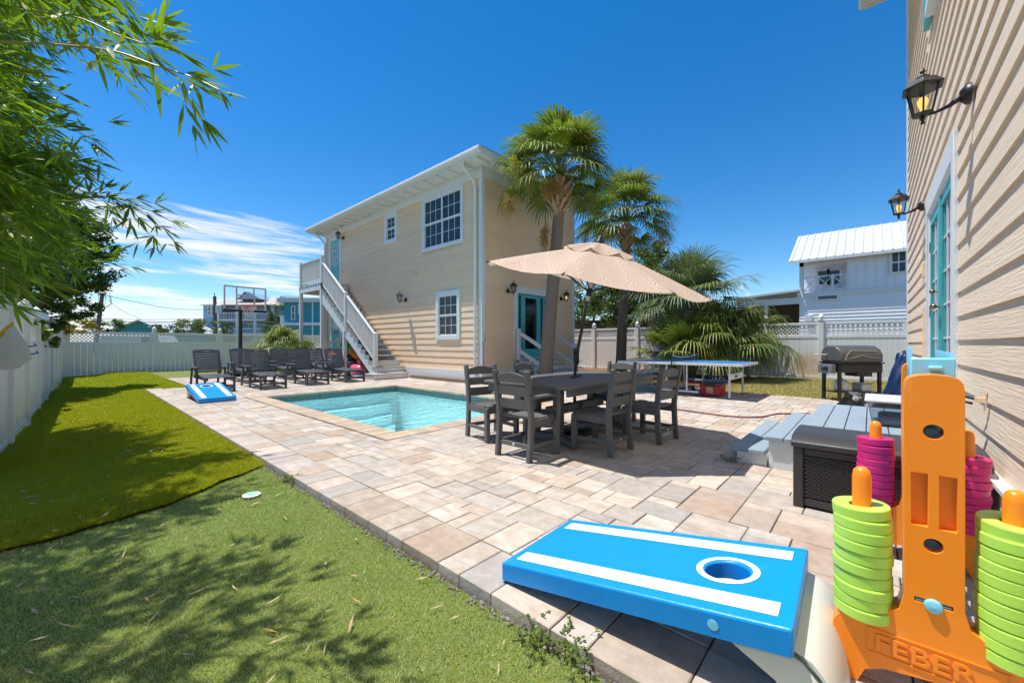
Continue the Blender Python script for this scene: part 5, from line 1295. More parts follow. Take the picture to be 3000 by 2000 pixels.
cv = crumple('grill_cover', (p.x, p.y, 0), .24, .24, .98, navy, 'crumpled navy blue grill cover standing between the grill and the pale wall', 'cover', 5, taper=.42, leanx=.16, amp=.12)
q = MB(); base = Vector((p.x, p.y, 0)); cdir = Vector((-FW[0], -FW[1], 0)); sdir = Vector((RT[0], RT[1], 0))
q.add([base + cdir*.235 + sdir*x + Vector((0, 0, z)) - cdir * (z - .45) * .12 for x, z in ((-.11, .38), (.06, .36), (.13, .74), (-.02, .78))], [(0,1,2,3)]); lb = q.obj('printed_label', mat('label_print', (.25, .52, .66), .5, .5, 14, col2=(.7, .75, .78), c2=(.5, .6)), None, norm=False)
lb.parent = cv; lb.location = -Vector(cv.location)
p = onG(2560, 1215); crumple('plastic_bag', (p.x + .35, p.y + .02, 0), .30, .45, .30, mat('black_bag', (.012, .012, .013), .22, .2, 9, .01, 30), 'shiny black plastic bag lying behind the platform below the grill', 'bag', 9, taper=.7, amp=.14)

# --- red tub under the table tennis table
tu = thing('red_tub', (9.62, 2.62, 0), 'red plastic tub with smoky lid under the table tennis table', 'tub'); M['redp'] = mat('red_plastic', (.42, .008, .012), .35, .08, 4)
q = MB(); q.prism([(-.20, 0), (.20, 0), (.235, .26), (-.235, .26)], 9.42, 9.80, lambda x, y, h: (h, 2.62 + x, .004 + y)); q.obj('body', M['redp'], tu, bevel=.02)
q = MB(); q.box((9.38, 2.36, .265), (9.84, 2.88, .30)); q.obj('lid', mat('smoky_lid', (.10, .09, .085), .35, .1), tu, bevel=.012)
q = MB(); q.box((9.365, 2.52, .225), (9.40, 2.72, .285)); q.obj('latch', M['black'], tu, bevel=.005)
q = MB(); q.add([(9.414, 2.56, .07), (9.414, 2.70, .07), (9.396, 2.70, .21), (9.396, 2.56, .21)], [(0,1,2,3)]); q.obj('printed_label', mat('tub_print', (.50, .22, .16), .5, .6, 26, col2=(.75, .62, .5), c2=(.5, .6)), tu, norm=False)
# --- red garden hose
pts = []
for (px_, py_) in ((1640, 1181), (1760, 1183), (1860, 1186), (1985, 1199), (2060, 1209), (2130, 1218), (2190, 1222), (2240, 1219), (2275, 1212), (2320, 1211), (2380, 1211)):
    v = onG(px_, py_, .012); pts.append(v)
sm = []
for i in range(len(pts) - 1):
    p0, p1, p2, p3 = pts[max(i-1, 0)], pts[i], pts[i+1], pts[min(i+2, len(pts)-1)]
    for k in range(6):
        t = k / 6; sm.append(.5 * ((2*p1) + (p2 - p0)*t + (2*p0 - 5*p1 + 4*p2 - p3)*t*t + (3*p1 - p0 - 3*p2 + p3)*t**3))
q = MB(); q.tube(sm, .012, 8); tag(q.obj('garden_hose', mat('maroon_hose', (.22, .035, .03), .5, .1, 5), smooth=True), 'thin maroon garden hose lying across the patio behind the dining chairs', 'hose')
# --- skimmer lid on the patio, round valve lid on the turf
p = onG(755, 1191); q = MB(); q.lathe([(.001, .012), (.12, .012), (.145, .006), (.15, .0)], (p.x, p.y, .003), 28); tag(q.obj('deck_cover_disc', mat('tan_lid', (.55, .42, .26), .7, .1), smooth=True), 'round tan skimmer cover on the pavers left of the pool', 'cover')
p = onG(737, 1446, -.03); vl = thing('valve_lid', (p.x, p.y, float(zt(p.x, p.y))), 'small round white and mint valve lid in the light turf', 'lid'); zl_ = float(zt(p.x, p.y)) + .012
q = MB(); q.lathe([(.062, 0), (.062, .010), (.047, .012), (.047, .004)], (p.x, p.y, zl_), 28); q.obj('rim', M['whiteplastic'], vl, smooth=True)
q = MB(); q.lathe([(.046, .0), (.046, .010), (.001, .0105)], (p.x, p.y, zl_), 28); q.box((p.x - .018, p.y - .004, zl_ + .011), (p.x + .018, p.y + .004, zl_ + .013)); q.obj('cap', mat('mint_plastic', (.30, .62, .46), .45, .05), vl)

# --- basketball hoop
HB = 16.9; hx0, hx1 = onY(655, 870, HB).x, onY(780, 870, HB).x; hz0, hz1 = onY(655, 906, HB).z, onY(655, 834, HB).z; hxm = (hx0 + hx1) / 2
bk = thing('basketball_hoop', (hxm, HB + .75, 0), 'black basketball pole with clear backboard and red rim behind the loungers', 'basketball hoop')
q = MB(); q.box((hxm - .055, HB + .62, 0), (hxm + .055, HB + .73, hz0 + .25)); q.obj('pole', M['black'], bk, bevel=.008)
q = MB(); q.box((hxm - .4, HB + .35, 0), (hxm + .4, HB + 1.05, .14)); q.obj('base', M['black'], bk, bevel=.04)
for z in (hz0 + .12, hz1 - .2): q = MB(); q.bar((hxm, HB + .66, z - .12), (hxm, HB + .05, z), .05, .05); q.obj('extension_arm', M['black'], bk)
q = MB(); q.add([(hx0 + .02, HB, hz0 + .02), (hx1 - .02, HB, hz0 + .02), (hx1 - .02, HB, hz1 - .02), (hx0 + .02, HB, hz1 - .02)], [(0,1,2,3)]); q.obj('backboard', M['clear'], bk, norm=False)
q = MB(); w_ = .05
for (a, b) in (((hx0, hz0), (hx0 + w_, hz1)), ((hx1 - w_, hz0), (hx1, hz1)), ((hx0 + w_, hz1 - w_), (hx1 - w_, hz1)), ((hx0 + w_, hz0), (hx1 - w_, hz0 + w_))): q.box((a[0], HB - .012, a[1]), (b[0], HB + .02, b[1]))
q.obj('board_frame', M['alu'], bk)
q = MB(); q.box((hx0 - .01, HB - .02, hz0 - .05), (hx1 + .01, HB + .04, hz0 + .03)); q.obj('edge_pad', M['black'], bk, bevel=.01)
q = MB(); tx0, tx1, tz0, tz1 = hxm - .30, hxm + .30, hz0 + .12, hz0 + .57
for (a, b) in (((tx0, tz0), (tx0 + .05, tz1)), ((tx1 - .05, tz0), (tx1, tz1)), ((tx0 + .05, tz1 - .05), (tx1 - .05, tz1)), ((tx0 + .05, tz0), (tx1 - .05, tz0 + .05))): q.box((a[0], HB - .008, a[1]), (b[0], HB - .003, b[1]))
q.obj('target_square', M['alu'], bk)
for x in (hxm - .27, hxm + .27): q = MB(); q.box((x - .015, HB + .022, hz0 + .1), (x + .015, HB + .045, hz1 - .03)); q.obj('back_strut', M['black'], bk)
rz_ = hz0 + .13; ry = HB - .32
q = MB(); n = 28; q.tube([(hxm + .235*math.cos(2*math.pi*k/n), ry + .235*math.sin(2*math.pi*k/n), rz_) for k in range(n + 1)], .011, 6); q.box((hxm - .07, HB - .12, rz_ - .05), (hxm + .07, HB - .013, rz_ + .02)); q.obj('rim', mat('red_rim', (.55, .03, .01), .4, .05), bk, smooth=True)
q = MB(); m_ = 12; lv = [(.23, 0), (.19, -.09), (.15, -.18), (.125, -.27), (.12, -.36), (.13, -.42)]
for s in (1, -1):
    for k in range(m_):
        q.tube([(hxm + r*math.cos(2*math.pi*(k + s*i*.5)/m_), ry + r*math.sin(2*math.pi*(k + s*i*.5)/m_), rz_ + h) for i, (r, h) in enumerate(lv)], .006, 4)
q.obj('net', mat('white_cord', (.72, .70, .66), .8, .05), bk)

# --- pool toys under the stairs
tg = 'pool toys stored under the staircase'
def torus(c, R1, r1, m, nm, label, cat, tilt=(0, 0, 0), sz=1.0):
    q = MB(); n = 14; prof = [(R1 + r1*math.cos(2*math.pi*k/n), sz*r1*math.sin(2*math.pi*k/n)) for k in range(n)]; q.lathe(prof, (0, 0, 0), 28, close=True)
    o = q.obj(nm, m, None, smooth=True); o.location = c; o.rotation_euler = tilt; return tag(o, label, cat, tg)
pk = mat('pink_vinyl', (.78, .09, .17), .3, .05, 3); gn = mat('green_vinyl', (.05, .50, .05), .3, .05, 3); orv = mat('orange_vinyl', (.90, .25, .02), .35, .05, 3); blv = mat('blue_foam', (.01, .14, .42), .5, .05, 3); tlv = mat('teal_vinyl', (.02, .35, .38), .35, .1, 3)
fl = thing('flamingo_float', (7.35, 13.85, 0), 'deflating pink flamingo pool float beneath the stairs', 'pool float'); fl['group'] = tg
q = MB(); n = 14; q.lathe([(.34 + .22*math.cos(2*math.pi*k/n), .22 + .20*math.sin(2*math.pi*k/n)) for k in range(n)], (7.3, 13.9, 0), 28, close=True); q.obj('ring', pk, fl, smooth=True)
q = MB(); q.tube([(7.05, 13.75, .35), (7.0, 13.65, .50), (6.98, 13.6, .56), (6.95, 13.72, .52)], [.09, .07, .06, .045], 10); q.obj('neck', pk, fl, smooth=True)
torus((7.45, 15.5, 1.02), .26, .11, gn, 'swim_ring', 'bright green inflatable swim ring on top of the pile under the stairs', 'swim ring', (R(25), R(10), 0))
torus((7.35, 15.9, .72), .36, .13, orv, 'swim_ring', 'orange inflatable ring in the pile behind the last lounger', 'swim ring', (R(10), R(-8), 0))
torus((7.5, 14.75, .80), .28, .10, orv, 'swim_ring', 'orange inflatable ring leaning below the stair stringer', 'swim ring', (R(40), R(10), 0))
torus((7.55, 14.6, 1.05), .24, .12, tlv, 'swim_ring', 'teal inflatable ring wedged high under the stairs', 'swim ring', (R(60), R(0), 0))
crumple('towel_pile', (7.4, 15.1, 0), .50, .55, .72, mat('dark_towels', (.03, .035, .06), .85, .5, 7, .01, 30, col2=(.25, .25, .28), c2=(.58, .66)), 'heap of dark striped towels and chairs under the stairs', 'towels', 21, taper=.6, amp=.12)
q = MB(); n = 12; q.prism([(-.25, -.5), (-.25, .35), (-.1, .5), (.1, .5), (.25, .35), (.25, -.5)], 0, .05, lambda x, y, h: (x, y, h)); o = q.obj('body_board', blv, None, bevel=.015); place(o, (7.05, 13.2, .012), R(70)); tag(o, 'blue foam body board lying flat under the stairs', 'body board', tg)
q = MB(); q.prism([(-.22, -.4), (-.22, .3), (-.1, .42), (.1, .42), (.22, .3), (.22, -.4)], 0, .05, lambda x, y, h: (x, y, h)); o = q.obj('body_board', mat('green_white_foam', (.35, .62, .45), .5, .4, 5), None, bevel=.015); place(o, (6.55, 13.0, .012), R(60)); tag(o, 'pale green and white foam board lying flat beside the pink float', 'body board', tg)
fc = thing('folding_chair', (6.75, 14.9, 0), 'folded blue beach chair with white frame leaning behind the loungers', 'folding chair')
for s in (0, .45):
    q = MB(); q.tube([(6.55 + s, 14.75, 0.012), (6.60 + s, 15.15, .78)], .013, 6); q.obj('frame_tube', M['whiteplastic'], fc); q = MB(); q.tube([(6.55 + s, 15.2, .012), (6.60 + s, 14.72, .62)], .013, 6); q.obj('frame_tube', M['whiteplastic'], fc)
q = MB(); q.add([(6.56, 14.92, .30), (7.02, 14.92, .30), (7.04, 15.14, .74), (6.60, 15.14, .74)], [(0,1,2,3)]); o = q.obj('sling', mat('blue_sling', (.05, .10, .30), .8, .2, 10), fc, norm=False); sd = o.modifiers.new('s', 'SOLIDIFY'); sd.thickness = .006

# --- skimmer net hanging on the left fence with blue hooks
sn = thing('skimmer_net', (-.45, 7.3, .9), 'white mesh pool skimmer net with yellow rim hanging on the left fence', 'pool net')
P = lambda px_, py_: atD(px_, py_, 4.45)
rim_ = [P(-55, 1050), P(-20, 1010), P(10, 970), P(38, 945)]
q = MB(); q.tube(rim_, [.016, .02, .02, .016], 6); q.obj('rim', mat('yellow_plastic', (.75, .52, .02), .4, .05), sn, smooth=True)
V = []; Fq = []; cl = [(rim_[0], P(-25, 1075)), (rim_[1], P(10, 1083)), (rim_[2], P(52, 1080)), (rim_[3], P(90, 1052))]; nb = 8; mm = 14
for j in range(nb + 1):
    t = j / nb
    for i in range(mm):
        f = i / (mm - 1) * 3; k = min(2, int(f)); fr = f - k; a = cl[k][0].lerp(cl[k+1][0], fr); b = cl[k][1].lerp(cl[k+1][1], fr)
        p_ = a.lerp(b, t); p_.x += .03 * math.sin(math.pi * t) + .008*math.sin(5*t + 1.7*i); p_.z += .006 * math.sin(2.3*i) * t; V.append(tuple(p_))
for j in range(nb):
    for i in range(mm - 1): a = j*mm + i; Fq.append((a, a+1, a+mm+1, a+mm))
gB = NG('white_mesh'); M['mesh_bag'] = gB.done(gB.n('MixShader', {0: .4, 1: gB.pbr((.70, .68, .62), .9), 2: gB.n('BsdfTranslucent', {'Color': (.7, .68, .62, 1)}).outputs[0]}).outputs[0])
o = npmesh('mesh_bag', V, Fq, M['mesh_bag'], sn, smooth=True, off=sn['_o'])
for (px_, py_) in ((72, 1008), (78, 1030)):
    h = atD(px_, py_, 6.3); hk = MB(); hk.tube([h + Vector((.10, 0, .01)), h + Vector((.12, -.02, -.02)), h + Vector((.06, 0, -.035)), h + Vector((-.12, .1, -.02))], .012, 6)
    tag(hk.obj('pole_hook', mat('blue_hook', (.01, .06, .40), .4, .05), None, smooth=True), ('upper' if py_ < 1020 else 'lower') + ' blue plastic pole hook on the left fence behind the skimmer net', 'hook', 'blue hooks on the fence')
# ================================================================== VEGETATION
M['palm'] = leafmat('sabal_leaf', (.07, .12, .02), (.27, .32, .07), .3, .5, (.30, .24, .06), .93)
M['palm_blue'] = leafmat('pindo_leaf', (.09, .13, .06), (.23, .28, .15), .22, .55, (.35, .30, .14), .95)
M['palm_yel'] = leafmat('yellow_green_leaf', (.10, .14, .012), (.28, .30, .06), .25, .55, (.35, .30, .14), .95)
M['trunk'] = mat('palm_trunk', (.25, .185, .14), .95, .3, 5, .02, 18, stretch=(1, 1, 7), col2=(.42, .37, .32), c2=(.62, .75))
M['boot'] = mat('palm_boots', (.44, .31, .20), .85, .3, 5, .008, 30, col2=(.16, .10, .06), c2=(.55, .7))
M['bloom'] = leafmat('palm_bloom', (.34, .34, .05), (.52, .48, .12), .3, .7)
M['bloom_dry'] = leafmat('palm_bloom_dry', (.30, .18, .05), (.50, .32, .10), .2, .8)
M['bloom_lime'] = leafmat('palm_bloom_fresh', (.36, .46, .02), (.55, .62, .06), .3, .7)
def fan(V, F, hub, dirv, up, size, nseg, spread, droop, r_, w=.03):
    """one fan leaf: narrow folded segments radiating from the hub, tips drooping"""
    d = dirv.normalized(); side = d.cross(up).normalized(); n_ = side.cross(d).normalized()
    for k in range(nseg):
        a = (k / (nseg - 1) - .5) * spread; ln = size * (1 - .35 * abs(a / (spread / 2)) ** 2) * r_.uniform(.85, 1.08)
        dr = (d * math.cos(a) + side * math.sin(a)).normalized(); sw = (side * math.cos(a) - d * math.sin(a)).normalized() * w * .5
        b = len(V); dz = droop * r_.uniform(.7, 1.4)
        for (t, ww) in ((.05, .5), (.45, 1.0), (.75, .75)):
            c = hub + dr * ln * t + n_ * (.10 * size * math.sin(t * 2.5)) - Vector((0, 0, 1)) * dz * ln * t ** 2.4
            V.append(c - sw * ww + n_ * .006); V.append(c + sw * ww)
        V.append(hub + dr * ln * (1 - .12 * dz) - Vector((0, 0, 1)) * dz * ln * 1.15)
        F += [(b, b+1, b+3), (b, b+3, b+2), (b+2, b+3, b+5), (b+2, b+5, b+4), (b+4, b+5, b+6)]
def crown(root, c, nleaf, pet, size, m, seed, el=(-35, 80), nseg=34, droop=.5, spread=R(235), name='frond_crown', azr=None, w=.042, petm=None, sagd=.06):
    r_ = random.Random(seed); V = []; F = []; st = MB()
    for i in range(nleaf):
        az = (i * 2.39996 + r_.uniform(-.25, .25)) if azr is None else r_.uniform(*azr)
        e = R(el[0] + (el[1] - el[0]) * ((i + .5) / nleaf) ** .85 + r_.uniform(-6, 6)); L_ = pet * r_.uniform(.8, 1.15)
        d = Vector((math.cos(az) * math.cos(e), math.sin(az) * math.cos(e), math.sin(e)))
        mid = c + d * L_ * .6 + Vector((0, 0, .06 * L_)); hub = c + d * L_ + Vector((0, 0, -.10 * L_ * math.cos(e)))
        st.tube([c + d * .05, mid, hub], [.018, .012, .008], 5, False)
        dd = (hub - mid).normalized() - Vector((0, 0, sagd)); fan(V, F, hub, dd, Vector((0, 0, 1)), size * r_.uniform(.85, 1.12), nseg, spread, droop, r_, w)
    o = npmesh(name, [tuple(v) for v in V], F, m, root, off=root['_o']); o['kind'] = 'stuff'
    st.obj('petioles', petm or m, root, norm=False)['kind'] = 'stuff'
def spray(root, c, r, n, m, seed, hang=0.0, name='flower_spray'):
    """a panicle: wiry side branches splaying from a stalk, set with tiny slivers"""
    r_ = np.random.default_rng(seed); ns = 26; c = np.array(c); r = np.array(r)
    sd = r_.normal(0, 1, (ns, 3)); sd /= np.linalg.norm(sd, axis=1)[:, None]; sl_ = (.45 + .75 * r_.random(ns))[:, None] * r; st = c + r_.normal(0, .25, (ns, 3)) * r
    k = r_.integers(0, ns, n); t = r_.random(n)[:, None] ** .8; p = st[k] + sd[k] * sl_[k] * t + r_.normal(0, .045, (n, 3)) * (.4 + t); p[:, 2] -= (hang + .25 * r[2]) * t[:, 0] ** 2
    d = r_.normal(0, 1, (n, 3)) + sd[k] + np.array([0, 0, -.5]); d /= np.linalg.norm(d, axis=1)[:, None]; ln = (.04 + .07 * r_.random(n))[:, None]
    s = np.cross(d, r_.normal(0, 1, (n, 3))); s /= np.linalg.norm(s, axis=1)[:, None]; V = np.stack([p - s * .006, p + s * .006, p + d * ln], 1).reshape(-1, 3)
    npmesh(name, V, np.arange(3*n).reshape(-1, 3), m, root, off=root['_o'])['kind'] = 'stuff'
def palm(base, top, r0, r1, label, seed, nleaf, pet, size, bootlen=.75):
    base = Vector(base); top = Vector(top); t = thing('cabbage_palm', tuple(base), label, 'palm tree', 'tall palms behind the dining set'); r_ = random.Random(seed)
    q = MB(); pts = []; rad = []
    for k in range(40):
        f = k / 39; p = base.lerp(top, f) + Vector((.05 * math.sin(f * 3), .03 * math.sin(f * 4.2), 0)); pts.append(p); rad.append((r0 + (r1 - r0) * f) * (1 + .035 * (k % 2) + r_.uniform(-.015, .015)) * (1.25 - .25 * min(1, f * 8)))
    q.tube(pts, rad, 16); q.obj('trunk', M['trunk'], t, smooth=True)
    b0 = None; n = 46                                            # criss-cross leaf boots below the crown
    for k in range(n):
        f = k / n; az = k * 2.39996; z = f * bootlen; w = .062; L_ = .24; q = MB()
        c, s = math.cos(az), math.sin(az); o_ = Vector((c, s, 0)); si = Vector((-s, c, 0)); p = top + Vector((0, 0, -.25 + z)) + o_ * (r1 * .85); tip = p + o_ * (.24 + .05 * f) + Vector((0, 0, L_))
        vs = [p - si*w, p + si*w, p + si*w*.8 - o_*.03, p - si*w*.8 - o_*.03, tip - si*w*.55, tip + si*w*.55, tip + si*w*.5 - o_*.025, tip - si*w*.5 - o_*.025]
        q.add(vs, [(0,1,2,3),(7,6,5,4),(0,4,5,1),(1,5,6,2),(2,6,7,3),(3,7,4,0)]); q.obj('leaf_boot', M['boot'], t)
    q = MB(); q.tube([top - Vector((0, 0, .3)), top + Vector((0, 0, .3)), top + Vector((0, 0, bootlen + .1))], [r1 * 1.05, r1 * 1.25, r1 * .7], 12); q.obj('crown_shaft', M['boot'], t, smooth=True)
    cc = top + Vector((0, 0, bootlen * 1.15)); crown(t, cc, nleaf, pet, size, M['palm'], seed, (-20, 86), 28, .22, R(230), w=.058, sagd=.10); return t, cc
p1, c1 = palm((8.95, 6.82, -.02), (9.16, 6.50, 5.02), .20, .15, 'tall cabbage palm with slightly leaning trunk directly behind the dining table', 31, 46, 1.05, .90)
f = lambda px_, py_, d: atD(px_, py_, d)
spray(p1, f(1535, 500, 10.4), (.42, .42, .35), 5000, M['bloom'], 1); spray(p1, f(1648, 405, 10.2), (.30, .30, .42), 4500, M['bloom_lime'], 2); spray(p1, f(1620, 555, 10.6), (.35, .35, .22), 3000, M['bloom_dry'], 3)
spray(p1, f(1490, 590, 10.6), (.25, .25, .25), 1500, M['bloom_dry'], 4, .2); spray(p1, f(1597, 680, 10.9), (.12, .12, .38), 1600, M['bloom_dry'], 5, .2); spray(p1, f(1715, 420, 10.7), (.25, .25, .2), 1500, M['bloom_dry'], 6)
p2, c2 = palm((14.28, 7.20, -.02), (14.42, 7.05, 5.05), .20, .155, 'shorter cabbage palm to the right, its trunk behind the umbrella', 47, 42, 1.2, 1.05)
spray(p2, f(1850, 520, 14.6), (.75, .75, .2), 4500, M['bloom'], 11); spray(p2, f(1770, 660, 15.0), (.35, .35, .35), 2500, M['bloom'], 12, .3); spray(p2, f(1940, 680, 15.0), (.35, .35, .45), 2200, M['bloom_dry'], 13, .3); spray(p2, f(1715, 690, 15), (.18, .18, .5), 900, M['bloom_dry'], 14, .4)
# fan palm clump in the mulch bed
def clump2(base, label, parts, group='fan palms in the mulch bed', trunkh=.4, tr=.22, name='fan_palm', cat='palm'):
    t = thing(name, base, label, cat, group); b = Vector(base)
    if trunkh > .05:
        q = MB(); q.tube([b + Vector((0, 0, -.05)), b + Vector((0, 0, trunkh * .5)), b + Vector((0, 0, trunkh))], [tr, tr * 1.1, tr * .8], 12); q.obj('trunk', M['trunk'], t, smooth=True)
    for (c, n, pet, size, m, seed, el, nseg, droop) in parts: crown(t, b + Vector(c), n, pet, size, M[m], seed, el, nseg, droop)
    return t
clump2((14.3, 4.65, 0), 'big silvery blue fan palm with upright fronds rising above the clump', [((0, 0, 2.25), 26, 1.35, 1.35, 'palm_blue', 61, (8, 88), 42, .2)], trunkh=2.3, tr=.24)
clump2((14.9, 3.75, 0), 'bushy yellow green fan palm arching over the fence at the right of the clump', [((0, 0, 1.0), 26, 1.3, 1.1, 'palm_yel', 62, (8, 75), 40, .6)], trunkh=1.0, tr=.24)
clump2((13.2, 4.75, 0), 'small dark green fan palm just behind the table tennis net', [((0, 0, .35), 18, 1.1, .8, 'palm', 63, (10, 85), 34, .2)], trunkh=.2, tr=.16)
clump2((14.0, 3.75, 0), 'low dark fan palm with spread fronds under the yellow green one', [((0, 0, .6), 30, 1.3, 1.0, 'palm', 64, (0, 80), 36, .45)], trunkh=.35, tr=.2)
clump2((13.2, 8.9, 0), 'tiny fan palm seedling beside the umbrella pole at the house corner', [((0, 0, .1), 7, .5, .45, 'palm', 65, (15, 80), 20, .2)], trunkh=0)
sp_ = clump2((6.75, 20.6, -.15), 'shaggy fan palm behind the deck posts of the staircase', [((0, 0, 1.0), 34, .8, .9, 'palm_yel', 66, (-40, 80), 30, .6)], trunkh=1.0, tr=.2, group='fan palms')
# generic leafy tree: trunk, limbs and many small leaves gathered in clumps
def leaves(C, size, seed, aspect=.45, flat=.5):
    r_ = np.random.default_rng(seed); n = len(C); d = r_.normal(0, 1, (n, 3)); d[:, 2] *= flat; d /= np.linalg.norm(d, axis=1)[:, None]
    s = np.cross(d, r_.normal(0, 1, (n, 3))); s /= np.linalg.norm(s, axis=1)[:, None]; ln = (size * (.7 + .6 * r_.random(n)))[:, None]; w = ln * aspect * .5
    V = np.stack([C - d * ln * .5, C + s * w, C + d * ln * .5, C - s * w], 1).reshape(-1, 3); return V, np.arange(4*n).reshape(-1, 4)
def tree(name, base, label, blobs, size, m, n, seed, trunk=None, cat='tree', group=None, aspect=.45):
    t = thing(name, base, label, cat, group); r_ = np.random.default_rng(seed); C = []; tot = sum(b[3] * b[4] * b[5] for b in blobs) or 1; b0 = Vector(base)
    if trunk:
        for (x, y, z, rx, ry, rz) in blobs[:trunk[2]]:
            q = MB(); q.tube([b0 + Vector((0, 0, -.1)), b0.lerp(Vector((x, y, z)), .5) + Vector((.1, 0, .1)), Vector((x, y, z))], [trunk[0], trunk[0] * .7, trunk[1]], 8); q.obj('limb', M['bark'], t, smooth=True)
    for (x, y, z, rx, ry, rz) in blobs:
        k = max(60, int(n * (rx * ry * rz) ** .67 / sum((b[3]*b[4]*b[5]) ** .67 for b in blobs)))
        nc = max(6, k // 90); cen = r_.normal(0, 1, (nc, 3)); cen /= np.linalg.norm(cen, axis=1)[:, None]; cen *= (.55 + .45 * r_.random(nc) ** .5)[:, None]
        pick = r_.integers(0, nc, k); p = cen[pick] + r_.normal(0, .13, (k, 3)); C.append(p * np.array([rx, ry, rz]) + np.array([x, y, z]))
    C = np.concatenate(C); V, F = leaves(C, size, seed, aspect); o = npmesh('crown', V, F, m, t, off=base); o['kind'] = 'stuff'; return t
M['bark'] = mat('bark', (.12, .09, .06), .95, .3, 6, .02, 20)
M['leaf_dark'] = leafmat('dark_broadleaf', (.03, .07, .012), (.12, .18, .03), .35, .35, (.14, .10, .03), .96)
M['leaf_mag'] = leafmat('magnolia_leaf', (.05, .09, .016), (.17, .21, .045), .3, .4, (.22, .16, .05), .93)
M['leaf_light'] = leafmat('light_broadleaf', (.06, .11, .012), (.16, .22, .03), .35, .45)
M['leaf_croton'] = leafmat('croton_leaf', (.10, .13, .01), (.42, .34, .03), .3, .4, (.45, .12, .03), .8)
def Bl(px_, py_, d, rx, ry=None, rz=None): p = atD(px_, py_, d); return (p.x, p.y, p.z, rx, ry or rx, rz or rx)
# dense dark tree beyond the left fence
tree('broadleaf_tree', (-2.6, 17.5, -.2), 'dense dark green broadleaf tree beyond the left fence', [Bl(150, 760, 10.5, .95, 1.3, 1.0), Bl(215, 700, 11, .9, 1.0, .75), Bl(245, 800, 11, .62, .8, .6), Bl(130, 640, 11, .9, 1.2, .8), Bl(220, 880, 11.2, .62, .8, .5), Bl(60, 820, 10.8, .9, 1.2, .9), Bl(60, 650, 10.5, .9, 1.2, 1.0), Bl(290, 730, 11.3, .42, .5, .35), Bl(150, 930, 11, .7, .8, .35)], .11, M['leaf_dark'], 30000, 71, (.14, .05, 4))
tree('croton_shrub', (.1, 24.2, -.2), 'yellow and red leaved shrub peeking over the corner of the back fence', [Bl(215, 955, 15.9, .75, .5, .30), Bl(170, 965, 15.6, .5, .5, .35), Bl(265, 945, 16.4, .35, .3, .22)], .09, M['leaf_croton'], 2600, 72, cat='shrub')
tree('climbing_vine', (lfx(15.5) - .1, 15.4, 1.2), 'leafy green vine spilling over the left fence posts', [Bl(125, 965, 8.8, .22, .5, .20), Bl(140, 995, 9.6, .22, .5, .22), Bl(115, 985, 8.6, .10, .3, .14), Bl(165, 960, 10.8, .22, .5, .2), Bl(112, 950, 8.0, .2, .5, .16)], .11, M['leaf_light'], 1500, 73, cat='vine')
# bamboo hedge overhanging from the left: culms, arching branches and lance-shaped leaves
M['bamboo'] = leafmat('bamboo_leaf', (.07, .15, .014), (.29, .38, .035), .45, .38, (.42, .36, .06), .965)
M['culm'] = mat('bamboo_culm', (.22, .20, .06), .5, .2, 6)
bb = thing('bamboo_clump', (-1.6, 5.0, -.2), 'bright green bamboo overhanging the turf from the upper left', 'bamboo')
rB = random.Random(91); LV = []; LF = []; br = MB()
def bleaf(p, d, ln, up):
    s = d.cross(up); s = s.normalized() if s.length > 1e-4 else Vector((1, 0, 0)); w = ln * rB.uniform(.055, .078); b = len(LV); n_ = s.cross(d) * ln * .012; sag = Vector((0, 0, -1)) * ln * rB.uniform(.02, .16)
    LV.extend([p, p + d*ln*.35 + s*w + sag*.15, p + d*ln*.35 - n_ + sag*.15, p + d*ln*.35 - s*w + sag*.15, p + d*ln*.72 + s*w*.6 + sag*.5, p + d*ln*.72 - s*w*.6 + sag*.5, p + d*ln + sag])
    LF.extend([(b, b+1, b+2), (b, b+2, b+3), (b+1, b+4, b+2), (b+4, b+5, b+2), (b+5, b+3, b+2), (b+4, b+6, b+5)])
def branch(pts, r0, nl, ln, lv0=.25, spread=.9, fwd=1.0):
    pts = [Vector(p) for p in pts]; sm_ = []
    for i in range(len(pts) - 1):
        a, b, c, d = pts[max(i-1, 0)], pts[i], pts[i+1], pts[min(i+2, len(pts)-1)]
        for k in range(5): t = k / 5; sm_.append(.5 * ((2*b) + (c - a)*t + (2*a - 5*b + 4*c - d)*t*t + (3*b - a - 3*c + d)*t**3))
    sm_.append(pts[-1]); n = len(sm_)
    br.tube(sm_, [r0 * (1 - .85 * i / n) + .0008 for i in range(n)], 4, False)
    for k in range(nl):
        f = lv0 + (1 - lv0) * (k + rB.random()) / nl; i = min(n - 2, int(f * (n - 1))); p = sm_[i].lerp(sm_[i+1], f * (n - 1) - i); d = (sm_[i+1] - sm_[i]).normalized()
        tw = Vector((rB.gauss(0, 1), rB.gauss(0, 1), rB.gauss(-.1, .7))).normalized(); tp = p + (d * .6 + tw).normalized() * rB.uniform(.02, .22 * ln / .14)
        for _ in range(rB.randint(3, 6)):
            v = (d * fwd + tw * .8 + Vector((rB.gauss(.25, 1), rB.gauss(-.15, 1), rB.gauss(.02, .75))) * spread * .6).normalized(); bleaf(tp, v, ln * rB.uniform(.65, 1.2), Vector((rB.gauss(0, .5), rB.gauss(0, .5), 1)).normalized())
for k in range(16):                                            # culms beyond the fence
    y = 1.0 + k * .75 + rB.uniform(-.2, .2); x = -1.35 + rB.uniform(-.35, .2); hgt = rB.uniform(3.6, 5.4); ln = rB.uniform(.3, .9)
    br.tube([(x, y, -.28), (x + .05, y, hgt*.4), (x + ln*.35, y - .1, hgt*.75), (x + ln, y - .2, hgt)], [.022, .02, .014, .004], 6)
